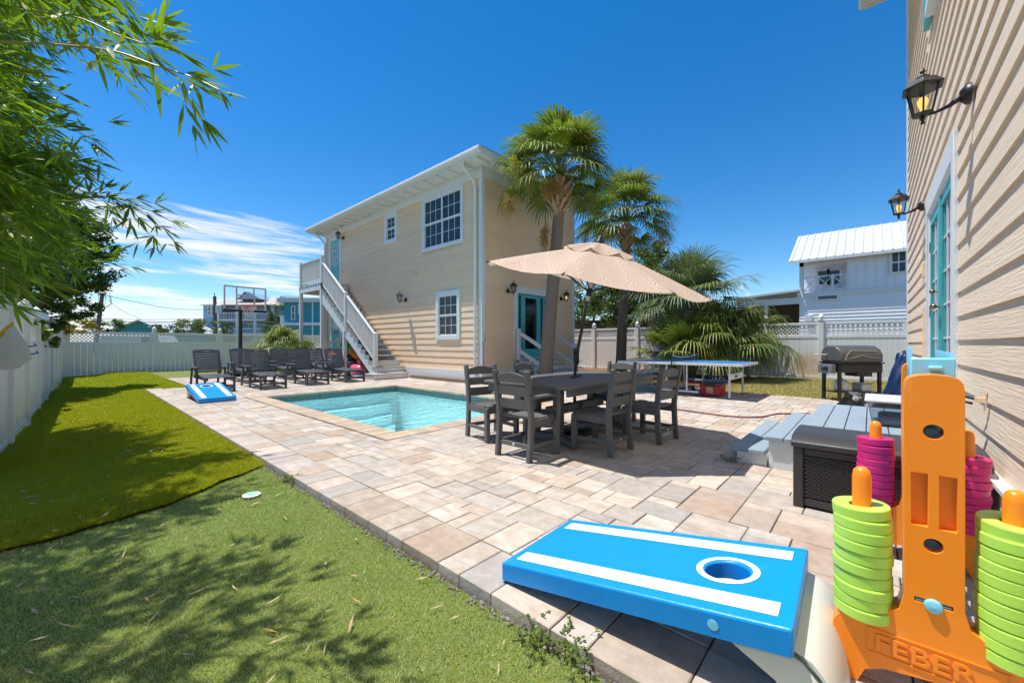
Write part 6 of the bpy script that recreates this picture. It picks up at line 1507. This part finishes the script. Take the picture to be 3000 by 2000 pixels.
# branches whose tips fill the upper left of the view; each starts out in the hedge
tips = []
def region(n, xr, yr, dr):
    for _ in range(n): tips.append((rB.uniform(*xr), rB.uniform(*yr), rB.uniform(*dr)))
region(64, (-110, 125), (-60, 330), (3.8, 6.2)); region(16, (-40, 330), (-110, 110), (3.0, 4.6)); region(4, (150, 360), (-120, 20), (2.2, 2.8)); region(44, (-100, 110), (330, 640), (2.6, 4.6)); region(44, (-50, 230), (440, 700), (3.6, 6.0)); region(40, (-120, 80), (660, 850), (2.6, 4.5)); region(24, (40, 230), (600, 770), (4.5, 6.5))
for (px_, py_, d) in tips:
    tip = atD(px_, py_, d); st_ = Vector((-1.1 + rB.uniform(-.3, .3), tip.y + rB.uniform(-.4, .9), tip.z + rB.uniform(-.3, .5))); mid = st_.lerp(tip, .5) + Vector((0, 0, .18))
    L_ = (tip - st_).length; branch([st_, mid, tip], .006, int(12 + L_ * 15), .18, .2)
# a few reaching branches seen singly against the sky
A_ = lambda px_, py_, d: tuple(atD(px_, py_, d))
branch([A_(-60, 120, 1.75), A_(150, 130, 1.75), A_(330, 150, 1.72), A_(450, 190, 1.7), A_(560, 225, 1.68), A_(640, 262, 1.66)], .006, 30, .135, .15, .75, 1.1)
branch([A_(60, 30, 1.9), A_(220, 50, 1.85), A_(340, 100, 1.8), A_(430, 130, 1.78)], .005, 20, .14, .1)
branch([A_(40, 620, 4.2), A_(200, 585, 4.3), A_(330, 580, 4.3), A_(430, 615, 4.3)], .010, 60, .20, .1)
branch([A_(330, 580, 4.3), A_(440, 640, 4.3), A_(462, 690, 4.3)], .005, 12, .18, .55)
branch([A_(60, 380, 3.2), A_(140, 360, 3.2), A_(225, 375, 3.2)], .006, 30, .17, .1)
branch([A_(30, 500, 3.9), A_(130, 470, 3.9), A_(230, 470, 3.9)], .006, 40, .18, .1)
branch([A_(90, 770, 4.6), A_(200, 760, 4.7), A_(320, 760, 4.7)], .006, 26, .20, .2)
branch([A_(215, 560, 4.3), A_(250, 520, 4.3), A_(276, 480, 4.3)], .010, 0, .1)
# extra bamboo branches, mostly out of view, added to shade the near turf
for _ in range(30):
    tip = Vector((rB.uniform(-1.05, -.22), rB.uniform(2.3, 4.2), rB.uniform(2.5, 3.4))); u = (tip.x*RT[0] + tip.y*RT[1]) / max(.1, tip.x*FW[0] + tip.y*FW[1])
    if u > -1.12 and tip.z < CAMH + .9 * (tip.x*FW[0] + tip.y*FW[1]): continue
    st_ = Vector((-1.3, tip.y + rB.uniform(-.3, .6), tip.z - .4)); branch([st_, st_.lerp(tip, .55) + Vector((0, 0, .2)), tip], .006, 30, .17, .15)
o = npmesh('foliage', [tuple(v) for v in LV], LF, M['bamboo'], bb, off=bb['_o']); o['kind'] = 'stuff'
o = br.obj('branches', M['culm'], bb, norm=False); o['kind'] = 'stuff'
# ================================================================== BACKGROUND BEYOND THE FENCES
def matb(n, c, r=.6): return mat(n, c, r, .06, 1.2)
M['bluehouse'] = matb('pale_blue_clapboard', (.27, .42, .56)); M['tealhouse'] = matb('teal_clapboard', (.03, .27, .34)); M['tealroofed'] = matb('sea_green_wall', (.06, .32, .32)); M['metalroof'] = mat('white_metal_roof', (.60, .60, .61), .4, .06, 2); M['tanroof'] = mat('tan_metal_roof', (.46, .40, .33), .6, .1, 2); M['winglass'] = mat('far_window_glass', (.05, .08, .11), .12, .1)
M['whitehouse'] = matb('white_clapboard', (.84, .85, .87)); M['shade'] = M['dark']
def framed(c, ang):
    c = Vector(c); ca_, sa = math.cos(ang), math.sin(ang)
    return lambda x, y, z: (c.x + x*ca_ - y*sa, c.y + x*sa + y*ca_, c.z + z)
# helper: house in a local frame whose -y side faces the camera
def win(T, root, x0, x1, z0, z1, y, m=None):
    q = MB(T); w = .09
    q.box((x0 - w, y - .05, z0 - w), (x0, y + .02, z1 + w)); q.box((x1, y - .05, z0 - w), (x1 + w, y + .02, z1 + w)); q.box((x0, y - .05, z1), (x1, y + .02, z1 + w)); q.box((x0, y - .05, z0 - w), (x1, y + .02, z0)); o = q.obj('window', M['white'], root); o['_o'] = root['_o']
    q = MB(T); q.add([(x0, y - .02, z0), (x1, y - .02, z0), (x1, y - .02, z1), (x0, y - .02, z1)], [(0,1,2,3)]); q.obj('pane', M['winglass'], o, norm=False)
    q = MB(T); q.box((x0, y - .04, (z0+z1)/2 - .03), (x1, y - .021, (z0+z1)/2 + .03)); q.obj('sash_bar', M['white'], o)
# pale blue house with porches (about 55 m off)
D1 = 55; k1 = D1 / FPX; c = atD(700, 1008, D1); b1 = thing('porch_house', (c.x, c.y, -.3), 'pale blue two storey house with white porches behind the backboard', 'house')
T = framed((c.x, c.y, CAMH), AZ - R(90)); px = lambda x: (x - 700) * k1; pz = lambda y: (1008 - y) * k1
q = MB(T); q.box((px(592), 2.2, -1.5), (px(800), 12, pz(892))); q.obj('wall', M['bluehouse'], b1)
q = MB(T); q.box((px(592), .2, -1.5), (px(636), 2.2, pz(892))); q.obj('wing_wall', M['bluehouse'], b1)
q = MB(T); q.add([(px(583), -.3, pz(893)), (px(808), -.3, pz(893)), (px(808), 12.6, pz(893)), (px(583), 12.6, pz(893)), (px(660), 5.5, pz(858)), (px(740), 5.5, pz(858))], [(0,1,5,4),(1,2,5),(2,3,4,5),(3,0,4),(3,2,1,0)]); q.obj('roof', M['tanroof'], b1)
q = MB(T); q.add([(px(670), 1.2, pz(873)), (px(748), 1.2, pz(873)), (px(709), 1.2, pz(851)), (px(709), 5.5, pz(851)), (px(670), 5, pz(873)), (px(748), 5, pz(873))], [(0,1,2),(0,2,3,4),(1,5,3,2)]); q.obj('dormer', M['bluehouse'], b1)
for (z, zr_) in ((pz(934), pz(917)), (pz(975), pz(962))):
    q = MB(T); q.box((px(636), .1, z - .25), (px(798), 2.2, z)); q.obj('porch_floor', M['white'], b1)
    q = MB(T); q.box((px(636), .1, zr_ - .06), (px(798), .2, zr_ + .06)); x = px(638)
    while x < px(797): q.box((x, .12, z), (x + .05, .17, zr_)); x += .22
    q.obj('porch_railing', M['white'], b1)['kind'] = 'stuff'
for x in (637, 692, 745, 797): q = MB(T); q.box((px(x) - .14, .05, -1.5), (px(x) + .14, .33, pz(893))); q.obj('porch_post', M['white'], b1)
for (x0, x1, y0, y1) in ((608, 613, 898, 922), (619, 624, 898, 922)): win(T, b1, px(x0), px(x1), pz(y1), pz(y0), .2)
for (x0, x1, y0, y1) in ((655, 668, 945, 972), (748, 760, 945, 972), (764, 776, 945, 972), (700, 708, 945, 960), (660, 672, 900, 928), (758, 770, 900, 928)): win(T, b1, px(x0), px(x1), pz(y1), pz(y0), 2.2)
# teal house with roof terrace
D2 = 40; k2 = D2 / FPX; c = atD(890, 1008, D2); b2 = thing('teal_house', (c.x, c.y, -.3), 'bright teal clapboard house with white roof terrace beyond the stairs', 'house'); T = framed((c.x, c.y, CAMH), AZ - R(90)); px = lambda x: (x - 890) * k2; pz = lambda y: (1008 - y) * k2
q = MB(T); q.box((px(832), 0, -1.5), (px(980), 7, pz(877))); q.obj('wall', M['tealhouse'], b2)
q = MB(T); q.box((px(820), -.5, pz(886)), (px(990), 7.5, pz(874))); q.obj('eave', M['metalroof'], b2)
q = MB(T); q.add([(px(820), -.5, pz(874)), (px(990), -.5, pz(874)), (px(985), 3.5, pz(862)), (px(850), 3.5, pz(862))], [(0,1,2,3)]); q.obj('roof', M['metalroof'], b2)
q = MB(T); q.box((px(816), .2, pz(892)), (px(830), 4, pz(868))); x = px(830)
while x < px(880): q.box((x, .25, pz(884)), (x + .05, .3, pz(868))); x += .17
q.box((px(816), .2, pz(869)), (px(880), .32, pz(866))); q.obj('terrace_railing', M['white'], b2)['kind'] = 'stuff'
for (x0, x1, y0, y1) in ((856, 863, 898, 935), (876, 884, 893, 916), (944, 956, 890, 930)): win(T, b2, px(x0), px(x1), pz(y1), pz(y0), 0)
q = MB(T); q.box((px(914), -.03, -1.5), (px(918), .0, pz(877))); q.obj('corner_board', M['white'], b2)
q = MB(T); q.box((px(832), -.4, pz(953)), (px(980), .1, pz(945))); q.obj('porch_beam', M['white'], b2)
q = MB(T); q.add([(px(806), .5, pz(925)), (px(830), .5, pz(900)), (px(830), 5, pz(900)), (px(806), 5, pz(925))], [(0,1,2,3)]); q.box((px(812), .5, -1.5), (px(831), 5, pz(925))); q.obj('white_wing', M['whitehouse'], b2)
# low sea green gable house
D3 = 46; k3 = D3 / FPX; c = atD(415, 1008, D3); b3 = thing('gable_cottage', (c.x, c.y, -.3), 'low sea green cottage with wide gable behind the back fence', 'house'); T = framed((c.x, c.y, CAMH), AZ - R(90)); px = lambda x: (x - 415) * k3; pz = lambda y: (1008 - y) * k3
q = MB(T); q.prism([(px(333), -1.5), (px(485), -1.5), (px(485), pz(966)), (px(416), pz(941)), (px(333), pz(966))], 0, 9, lambda x, z, h: (x, h, z)); q.obj('wall', M['tealroofed'], b3)
for s in ((313, 972), (500, 973)):
    q = MB(T); e = .12; q.add([(px(416), -.5, pz(937)), (px(s[0]), -.5, pz(s[1])), (px(s[0]), 9.4, pz(s[1])), (px(416), 9.4, pz(937)), (px(416), -.5, pz(937) - e), (px(s[0]), -.5, pz(s[1]) - e), (px(s[0]), 9.4, pz(s[1]) - e), (px(416), 9.4, pz(937) - e)], [(0,1,2,3),(7,6,5,4),(0,4,5,1),(1,5,6,2),(2,6,7,3)]); q.obj('roof', M['metalroof'], b3)
q = MB(T); q.add([(px(340), -.03, pz(961)), (px(480), -.03, pz(961)), (px(480), -.03, pz(966)), (px(340), -.03, pz(966))], [(0,1,2,3)]); q.obj('gable_band', M['tealhouse'], b3, norm=False)  # flat band of darker teal across the foot of the gable
# white house with metal roof beyond the right fence; facade parallel to the fence
XW = 31.0; p0 = onX(2342, 800, XW).y; p1_ = -7.0
b4 = thing('white_house', (XW, 0, -.2), 'white two storey house with ribbed metal roof beyond the right fence', 'house'); TW = lambda u, v, w: (XW - w, u, v); W_ = lambda x, y: onX(x, y, XW)
zl = W_(2400, 855).z; ze = W_(2400, 760).z
q = MB(); q.box((XW, p1_, -1), (XW + 8, p0, zl)); q.obj('wall', M['whitehouse'], b4)
pc0 = W_(2484, 800).y                                         # loggia between p0 and pc0
q = MB(); q.box((XW + .02, p1_, zl), (XW + 8, pc0, ze)); q.obj('upper_wall', M['whitehouse'], b4)
q = MB(); q.box((XW + 1.8, pc0, zl), (XW + 8, p0, ze)); q.obj('loggia_wall', M['whitehouse'], b4)
k = 0; y = p1_
while y < pc0: q = MB(TW); q.box((y, zl, .0), (y + .05, ze, .03)); q.obj('batten', M['whitehouse'], b4); y += .42
a = MB(TW); z = .0; e_ = .20; n = 0
while z + e_ < zl - .25:
    if z > 1.0:
        a = MB(TW); a.prism([(0, .035), (e_, .004), (e_, 0), (0, 0)], p1_, p0, lambda x, y, h: (h, z + x, y)); a.obj('clapboard', M['whitehouse'], b4)
    z += e_
q = MB(TW); q.box((p1_, zl - .28, .01), (p0 + .1, zl, .06)); q.obj('band_board', M['white'], b4)
ridx = XW + 4.0; zr_ = W_(2345, 692).z; dd_ = 1 + 4.0 / XW; zr_ = CAMH + (zr_ - CAMH) * dd_
q = MB(); e0 = XW - .55; yl_ = p0 + .5
q.add([(e0, p1_, ze), (e0, yl_, ze), (ridx, yl_, zr_), (ridx, p1_, zr_), (XW + 8.5, yl_, ze), (XW + 8.5, p1_, ze)], [(0,1,2,3),(3,2,4,5)]); q.obj('roof', M['metalroof'], b4, norm=False)
q = MB(); y = p1_ + .2; nv = Vector((-(zr_ - ze), 0, ridx - e0)).normalized() * .05
rb = None; kk = 0
while y < yl_:
    if rb is None: q = MB(); q.bar((e0, y, ze + .02), (ridx, y, zr_ + .02), .05, .05); rb = q.obj('roof_rib', M['metalroof'], b4)
    else: c = copyobj(rb, parent=b4); c.location = (0, kk * .42, 0)
    y += .42; kk += 1
q = MB(); q.prism([(XW, ze), (ridx, zr_ - .06), (XW + 8, ze)], p0 - .05, p0, lambda x, z, h: (x, h, z)); q.obj('gable_wall', M['whitehouse'], b4)
q = MB(); q.box((e0, p1_, ze - .16), (e0 + .06, yl_, ze - .01)); q.obj('fascia', M['white'], b4)
q = MB(TW); q.box((p0 - .22, zl, -.2), (p0, ze, .02)); q.obj('porch_post', M['white'], b4); q = MB(TW); q.box((pc0, ze - .35, -.15), (p0, ze, .02)); q.obj('porch_beam', M['white'], b4)
zr0 = W_(2440, 803).z - 0; zt_ = zl + .95
q = MB(TW); q.box((pc0, zt_ - .04, -.03), (p0 - .22, zt_ + .04, .03)); q.box((pc0, zl + .08, -.03), (p0 - .22, zl + .14, .03)); q.obj('railing', M['white'], b4)
L3 = (p0 - .22 - pc0) / 3
for k in range(3):
    a0 = pc0 + k * L3
    for s in (0, 1): q = MB(TW); q.bar((a0 + .03, zl + .14 if s else zt_ - .04, 0), (a0 + L3 - .03, zt_ - .04 if s else zl + .14, 0), .045, .05, up=(0, 0, 1)); q.obj('cross_brace', M['white'], b4)
    q = MB(TW); q.box((a0 - .06, zl, -.05), (a0 + .06, zt_ + .06, .05)); q.obj('railing_post', M['white'], b4)
def winX(x0, x1, y0, y1, wd=0.0, depth=0.0):
    a, b = W_(x0, y0), W_(x1, y1); u0, u1 = sorted((a.y, b.y)); v0, v1 = sorted((a.z, b.z)); q = MB(TW); w = .14
    q.box((u0 - w, v0 - w, depth), (u0, v1 + w, depth + .07)); q.box((u1, v0 - w, depth), (u1 + w, v1 + w, depth + .07)); q.box((u0, v1, depth), (u1, v1 + w, depth + .07)); q.box((u0, v0 - w, depth), (u1, v0, depth + .07)); o = q.obj('window', M['white'], b4); o['_o'] = b4['_o']
    q = MB(TW); q.add([(u0, v0, depth + .04), (u1, v0, depth + .04), (u1, v1, depth + .04), (u0, v1, depth + .04)], [(0,1,2,3)]); q.obj('pane', M['winglass'], o, norm=False)
    if v1 - v0 > 1: q = MB(TW); q.box((u0, (v0+v1)/2 - .04, depth + .042), (u1, (v0+v1)/2 + .04, depth + .06)); q.box(((u0+u1)/2 - .025, v0, depth + .0425), ((u0+u1)/2 + .025, v1, depth + .055)); q.obj('sash_bar', M['white'], o)
winX(2614, 2652, 742, 794); winX(2397, 2452, 866, 874)
winX(2388, 2416, 784, 822, depth=-1.8); winX(2425, 2455, 782, 822, depth=-1.8)
q = MB(TW); pv = W_(2370, 934); q.box((pv.y - .18, pv.z - .15, .02), (pv.y + .18, pv.z + .2, .22)); q.obj('wall_vent', M['white'], b4)
# porch on the left flank of the white house
pa, pb = p0, p0 + 3.6; zp = W_(2330, 870).z
q = MB(); q.add([(XW - .3, pa, zl + .1), (XW - .3, pb, zp + .05), (XW + 5, pb, zp + .05), (XW + 5, pa, zl + .1)], [(0,1,2,3)]); o = q.obj('porch_roof', M['metalroof'], b4, norm=False); sd = o.modifiers.new('s', 'SOLIDIFY'); sd.thickness = .12
q = MB(); q.box((XW - .1, pa, zp - .45), (XW + .05, pb, zp - .05)); q.obj('porch_fascia', M['white'], b4)
for y in (pa + 1.8, pb - .1): q = MB(); q.box((XW - .08, y - .1, -.5), (XW + .1, y + .1, zp - .4)); q.obj('porch_post', M['white'], b4)
q = MB(); q.box((XW - .04, pa, 1.35), (XW + .04, pb, 1.45)); q.bar((XW, pa + .1, .4), (XW, pa + 1.7, 1.4), .06, .06); q.bar((XW, pa + .1, 1.4), (XW, pa + 1.7, .4), .06, .06); q.obj('porch_railing', M['white'], b4)
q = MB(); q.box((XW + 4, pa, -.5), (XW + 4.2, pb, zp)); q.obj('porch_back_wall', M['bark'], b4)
# low bungalow with purple fascia
D5 = 27; k5 = D5 / FPX; c = atD(1840, 1008, D5); b5 = thing('low_bungalow', (c.x, c.y, -.2), 'low cream bungalow with purple fascia and pale metal roof behind the right fence', 'house'); T = framed((c.x, c.y, CAMH), AZ - R(90)); px = lambda x: (x - 1840) * k5; pz = lambda y: (1008 - y) * k5
q = MB(T); q.box((px(1660), 1.0, -1.5), (px(1780), 8, pz(943))); q.obj('grey_wall', matb('grey_green_wall', (.20, .23, .21)), b5)
q = MB(T); q.box((px(1780), 1.1, -1.5), (px(2005), 8, pz(944))); q.obj('cream_wall', matb('cream_wall', (.52, .50, .36)), b5)
q = MB(T); q.box((px(1655), .2, pz(944)), (px(1880), 8.2, pz(938))); q.obj('purple_fascia', matb('purple_paint', (.16, .07, .24)), b5)
q = MB(T); q.add([(px(1650), .1, pz(938)), (px(1880), .1, pz(937)), (px(1880), 8, pz(930)), (px(1650), 8, pz(931))], [(0,1,2,3)]); q.obj('flat_roof', M['metalroof'], b5, norm=False)
q = MB(T); q.add([(px(1822), .3, pz(941)), (px(2015), .3, pz(946)), (px(1960), 5, pz(927)), (px(1870), 5, pz(927))], [(0,1,2,3)]); o = q.obj('metal_roof', M['metalroof'], b5, norm=False); sd = o.modifiers.new('s', 'SOLIDIFY'); sd.thickness = .08
# utility poles and wires
M['polewood'] = mat('utility_pole_wood', (.13, .115, .10), .9, .2, 4)
u1 = thing('utility_pole', tuple(atD(281, 1030, 38)), 'leaning grey timber utility pole above the corner of the back fence', 'utility pole', 'utility poles'); b_, t_ = atD(278, 1035, 38), atD(300, 858, 38); q = MB(); q.tube([b_, t_], [.20, .15], 10); q.obj('pole', M['polewood'], u1, smooth=True)
q = MB()
for k in range(5): a = rr.uniform(0, 6); q.tube([t_ + Vector((0, 0, -.2)), t_ + Vector((.6*math.cos(a), .6*math.sin(a), rr.uniform(-.3, .2))), t_ + Vector((.7*math.cos(a), .7*math.sin(a), -1.0)), t_ + Vector((.1, .1, -1.5))], .018, 4)
q.obj('wire_loops', M['black'], u1)
u2 = thing('utility_pole', tuple(atD(632, 1030, 47)), 'dark utility pole with grey transformer in front of the pale blue house', 'utility pole', 'utility poles'); b_, t2 = atD(632, 1030, 47), atD(629, 868, 47); q = MB(); q.tube([b_, t2], [.22, .17], 10); q.tube([t2, atD(628, 858, 47)], .05, 5); q.obj('pole', M['polewood'], u2, smooth=True)
tc_ = atD(641, 906, 46.6); q = MB(); q.lathe([(.001, -.5), (.3, -.48), (.32, .45), (.1, .6), (.001, .6)], tuple(tc_), 12); q.obj('transformer', M['alu'], u2, smooth=True)
def wire(pts, nm_label, r=.022):
    q = MB(); P = [Vector(p) for p in pts]; sm_ = []
    for i in range(len(P) - 1):
        a, b, c, d = P[max(i-1, 0)], P[i], P[i+1], P[min(i+2, len(P)-1)]
        for k in range(5): t = k / 5; sm_.append(.5 * ((2*b) + (c - a)*t + (2*a - 5*b + 4*c - d)*t*t + (3*b - a - 3*c + d)*t**3))
    q.tube(sm_ + [P[-1]], r, 4); tag(q.obj('overhead_wire', M['black'], None), nm_label, 'wire', 'overhead wires')
f = atD
wire([f(308, 865, 38), f(400, 885, 41), f(500, 903, 44), f(625, 909, 47)], 'overhead wire sagging between the two utility poles')
wire([f(306, 868, 38), f(350, 905, 38), f(415, 936, 39)], 'thin service wire dropping from the leaning pole to the cottage gable', .018)
wire([f(40, 935, 30), f(260, 934, 38), f(450, 936, 43), f(628, 934, 47), f(820, 945, 50)], 'upper of the two level wires crossing in front of the cottage')
wire([f(40, 938, 30), f(260, 940, 38), f(450, 944, 43), f(628, 940, 47), f(850, 960, 50)], 'lower of the two level wires crossing in front of the cottage', .03)
wire([f(640, 910, 47), f(720, 930, 44), f(850, 955, 40)], 'wire running down from the transformer towards the teal house', .018)
# trees and hedges behind
def Bk(px_, py_, d, rx, rz=None, ry=None): p = f(px_, py_, d); return (p.x, p.y, p.z, rx, ry or rx, rz or rx)
gt_ = 'trees beyond the right fence'
c = f(1880, 1030, 25); tree('magnolia_tree', (c.x, c.y, -.2), 'large dark magnolia tree in the middle beyond the right fence', [Bk(1905, 780, 25, 1.6, 1.3), Bk(1880, 850, 25, 2.6, 1.6), Bk(1800, 890, 25, 1.6, 1.2), Bk(1960, 880, 26, 2.0, 1.4), Bk(1925, 740, 25, .8, .6), Bk(1870, 920, 25.5, 2.2, .9), Bk(1990, 830, 25.5, .9, .8)], .20, M['leaf_mag'], 26000, 81, (.25, .08, 4), group=gt_)
c = f(1715, 1030, 29); tree('oak_tree', (c.x, c.y, -.2), 'light green tree close to the guest house corner beyond the fence', [Bk(1700, 860, 29, 1.2, 1.3), Bk(1690, 900, 28, 1.5, 1.2), Bk(1745, 905, 29, 1.2, .9), Bk(1700, 935, 28, 2.0, .7)], .15, M['leaf_light'], 9000, 82, (.2, .06, 3), group=gt_)
c = f(2050, 1030, 28); tree('oak_tree', (c.x, c.y, -.2), 'olive green tree right of the magnolia behind the fan palms', [Bk(2040, 920, 28, 1.8, .9), Bk(1990, 905, 28, 1.2, .8), Bk(2110, 930, 28, 1.6, .8), Bk(2180, 925, 30, 1.6, .7), Bk(2240, 925, 31, 1.5, .7)], .17, M['leaf_mag'], 8000, 83, (.18, .05, 3), group=gt_)
sp2 = clump2(tuple(f(1905, 1020, 22)), 'palm tuft rising over the bungalow roof', [((0, 0, 1.75), 18, .5, .8, 'palm_blue', 84, (-10, 85), 24, .4)], trunkh=1.7, tr=.15, group='fan palms')
c = f(560, 1020, 30); tree('hedge', (c.x, c.y, -.2), 'loose green hedge with palm leaves behind the back fence', [Bk(500, 962, 30, 1.0, .45), Bk(560, 955, 30, 1.4, .55), Bk(620, 958, 31, 1.2, .5), Bk(655, 968, 31, .9, .4), Bk(460, 968, 30, .7, .35)], .16, M['leaf_mag'], 5000, 85, cat='hedge')
c = f(320, 1020, 40); tree('round_tree', (c.x, c.y, -.2), 'small round dark tree just right of the leaning pole', [Bk(318, 955, 42, 1.5, .8), Bk(290, 962, 42, 1.0, .6)], .2, M['leaf_dark'], 2500, 86)
c = f(815, 1020, 52); tree('dark_tree', (c.x, c.y, -.2), 'dark tree between the pale blue house and the teal house', [Bk(812, 925, 52, 1.4, 2.0), Bk(815, 960, 52, 1.6, 1.6)], .25, M['leaf_dark'], 3500, 87)
c = f(860, 1075, 17.2); tree('green_shrub', (c.x, c.y, -.15), 'bright green leafy shrub below the fan palm behind the loungers', [Bk(865, 1025, 17.0, .75, .40), Bk(845, 1060, 16.8, .55, .45), Bk(880, 1005, 17, .4, .25), Bk(905, 1050, 17, .5, .35)], .07, M['leaf_light'], 7000, 88, cat='shrub')
# cars and clutter glimpsed through the lattice are left to plain garage doors behind the fence
gd = thing('parked_van', tuple(f(400, 1030, 34)), 'white van glimpsed through the lattice of the back fence', 'van'); T = framed(tuple(f(400, 1008, 34)), AZ - R(90))
q = MB(T); q.prism([(-3.2, -1.2), (3.2, -1.2), (3.2, -.1), (2.2, .1), (1.6, .75), (-3.0, .8), (-3.2, .5)], 0, 1.9, lambda x, z, h: (x, h, z)); q.obj('body', M['metalroof'], gd, bevel=.08)
for x in (-2.0, 2.0): q = MB(T); q.lathe([(.001, -.1), (.33, -.1), (.35, 0), (.33, .1), (.001, .1)], (x, 0, -1.1), 16, 'y'); q.obj('wheel', M['black'], gd)
q = MB(T); q.box((.4, -.02, .1), (1.5, -.005, .6)); q.obj('side_window', M['winglass'], gd)
# dry bamboo leaves scattered on the turf: the large near ones singly, the rest as litter
M['litter'] = leafmat('dry_bamboo_leaf', (.32, .20, .09), (.62, .48, .30), .1, .8, (.42, .19, .05), .8)
def drymesh(s):
    r_ = random.Random(s); b = bpy.data.meshes.new('fallen_leaf'); c = r_.uniform(-.25, .25)
    pts = [(-.5, 0), (-.25, .03), (.1, .034), (.5, 0), (.1, -.034), (-.25, -.03)]
    b.from_pydata([(x, y + c * x * x, .10 * x * x + .05 * y * y) for x, y in pts], [], [(0, 1, 5), (1, 2, 4, 5), (2, 3, 4)]); b.materials.append(M['litter']); return b
dm_ = [drymesh(i) for i in range(8)]; rl = random.Random(5); LVt = []; LFt = []; cnt = 0
for k in range(430):
    if k % 3 < 2: y = .5 + 3.6 * rl.random() ** 1.2; x = -.7 + 1.9 * rl.random() ** 2.3
    else: y = 4.1 + 9 * rl.random() ** 1.2; x = -.3 + 1.0 * rl.random()
    if x > 1.25: continue
    z = float(zt(x, y)) + (.018 if y < seam(x) else .043 + float(mound(x, y))); ln = rl.uniform(.035, .105) * (1 if y < 3 else 1.2); d = x*FW[0] + y*FW[1]
    if cnt < 130 and d < 4.2 and d > .9:
        o = bpy.data.objects.new('fallen_leaf', rl.choice(dm_)); COL.objects.link(o); o.location = (x, y, z); o.rotation_euler = (rl.uniform(-.3, .3), rl.uniform(-.3, .3), rl.gauss(.6, 1.0)); o.scale = (ln, ln * rl.uniform(.9, 1.8), ln); cnt += 1
        tag(o, 'curled dry tan bamboo leaf lying on the artificial turf', 'leaf', 'dry leaves on the turf')
    else:
        a = rl.uniform(0, 6.3); b = len(LVt); c_, s_ = math.cos(a) * ln, math.sin(a) * ln
        LVt += [(x - c_*.5, y - s_*.5, z), (x - s_*.07, y + c_*.07, z + .004), (x + c_*.5, y + s_*.5, z + .006), (x + s_*.07, y - c_*.07, z + .002)]; LFt.append((b, b+1, b+2, b+3))
tag(npmesh('leaf_litter', LVt, LFt, M['litter']), 'scattered dry leaves and bits on the far turf', 'leaves', kind='stuff')
# weeds creeping out of the paver edge
def weed(name, base, label, n, rad, seed):
    t = thing(name, base, label, 'weed', 'weeds at the paver joints'); r_ = random.Random(seed); V = []; F = []; st = MB(); b0 = Vector(base)
    for k in range(n):
        a = r_.uniform(0, 6.28); L_ = rad * r_.uniform(.4, 1); pts = [b0 + Vector((math.cos(a)*L_*i/4 + r_.gauss(0, .006), math.sin(a)*L_*i/4 + r_.gauss(0, .006), .008 + r_.uniform(0, .05) * (i / 4))) for i in range(5)]
        st.tube(pts, .0012, 4, False)
        for p in pts[1:]:
            for _ in range(4): 
                dd = Vector((r_.gauss(0, 1), r_.gauss(0, 1), r_.gauss(.3, .4))).normalized(); s_ = dd.cross(Vector((0, 0, 1))).normalized() * .006; i = len(V); l_ = r_.uniform(.012, .025); V += [tuple(p), tuple(p + dd*l_*.5 + s_), tuple(p + dd*l_), tuple(p + dd*l_*.5 - s_)]; F.append((i, i+1, i+2, i+3))
    npmesh('leaves', V, F, M['leaf_light'], t, off=base)['kind'] = 'stuff'; st.obj('stems', M['culm'], t, norm=False)
weed('creeping_weed', (1.27, 1.0, -.035), 'creeping green weed on the paver edge under the near cornhole board', 10, .14, 1); weed('creeping_weed', (1.27, .86, -.035), 'creeping weed on the paver edge at the bottom of the picture', 14, .14, 2)
weed('creeping_weed', (1.26, 3.75, -.03), 'brown green weed beside the turf seam at the patio edge', 10, .14, 3); weed('creeping_weed', (4.30, 1.02, .004), 'small weed growing at the foot of the blue grey steps', 9, .13, 4); weed('creeping_weed', (1.98, -.12, .004), 'green weed sprouting under the orange game', 9, .12, 5)
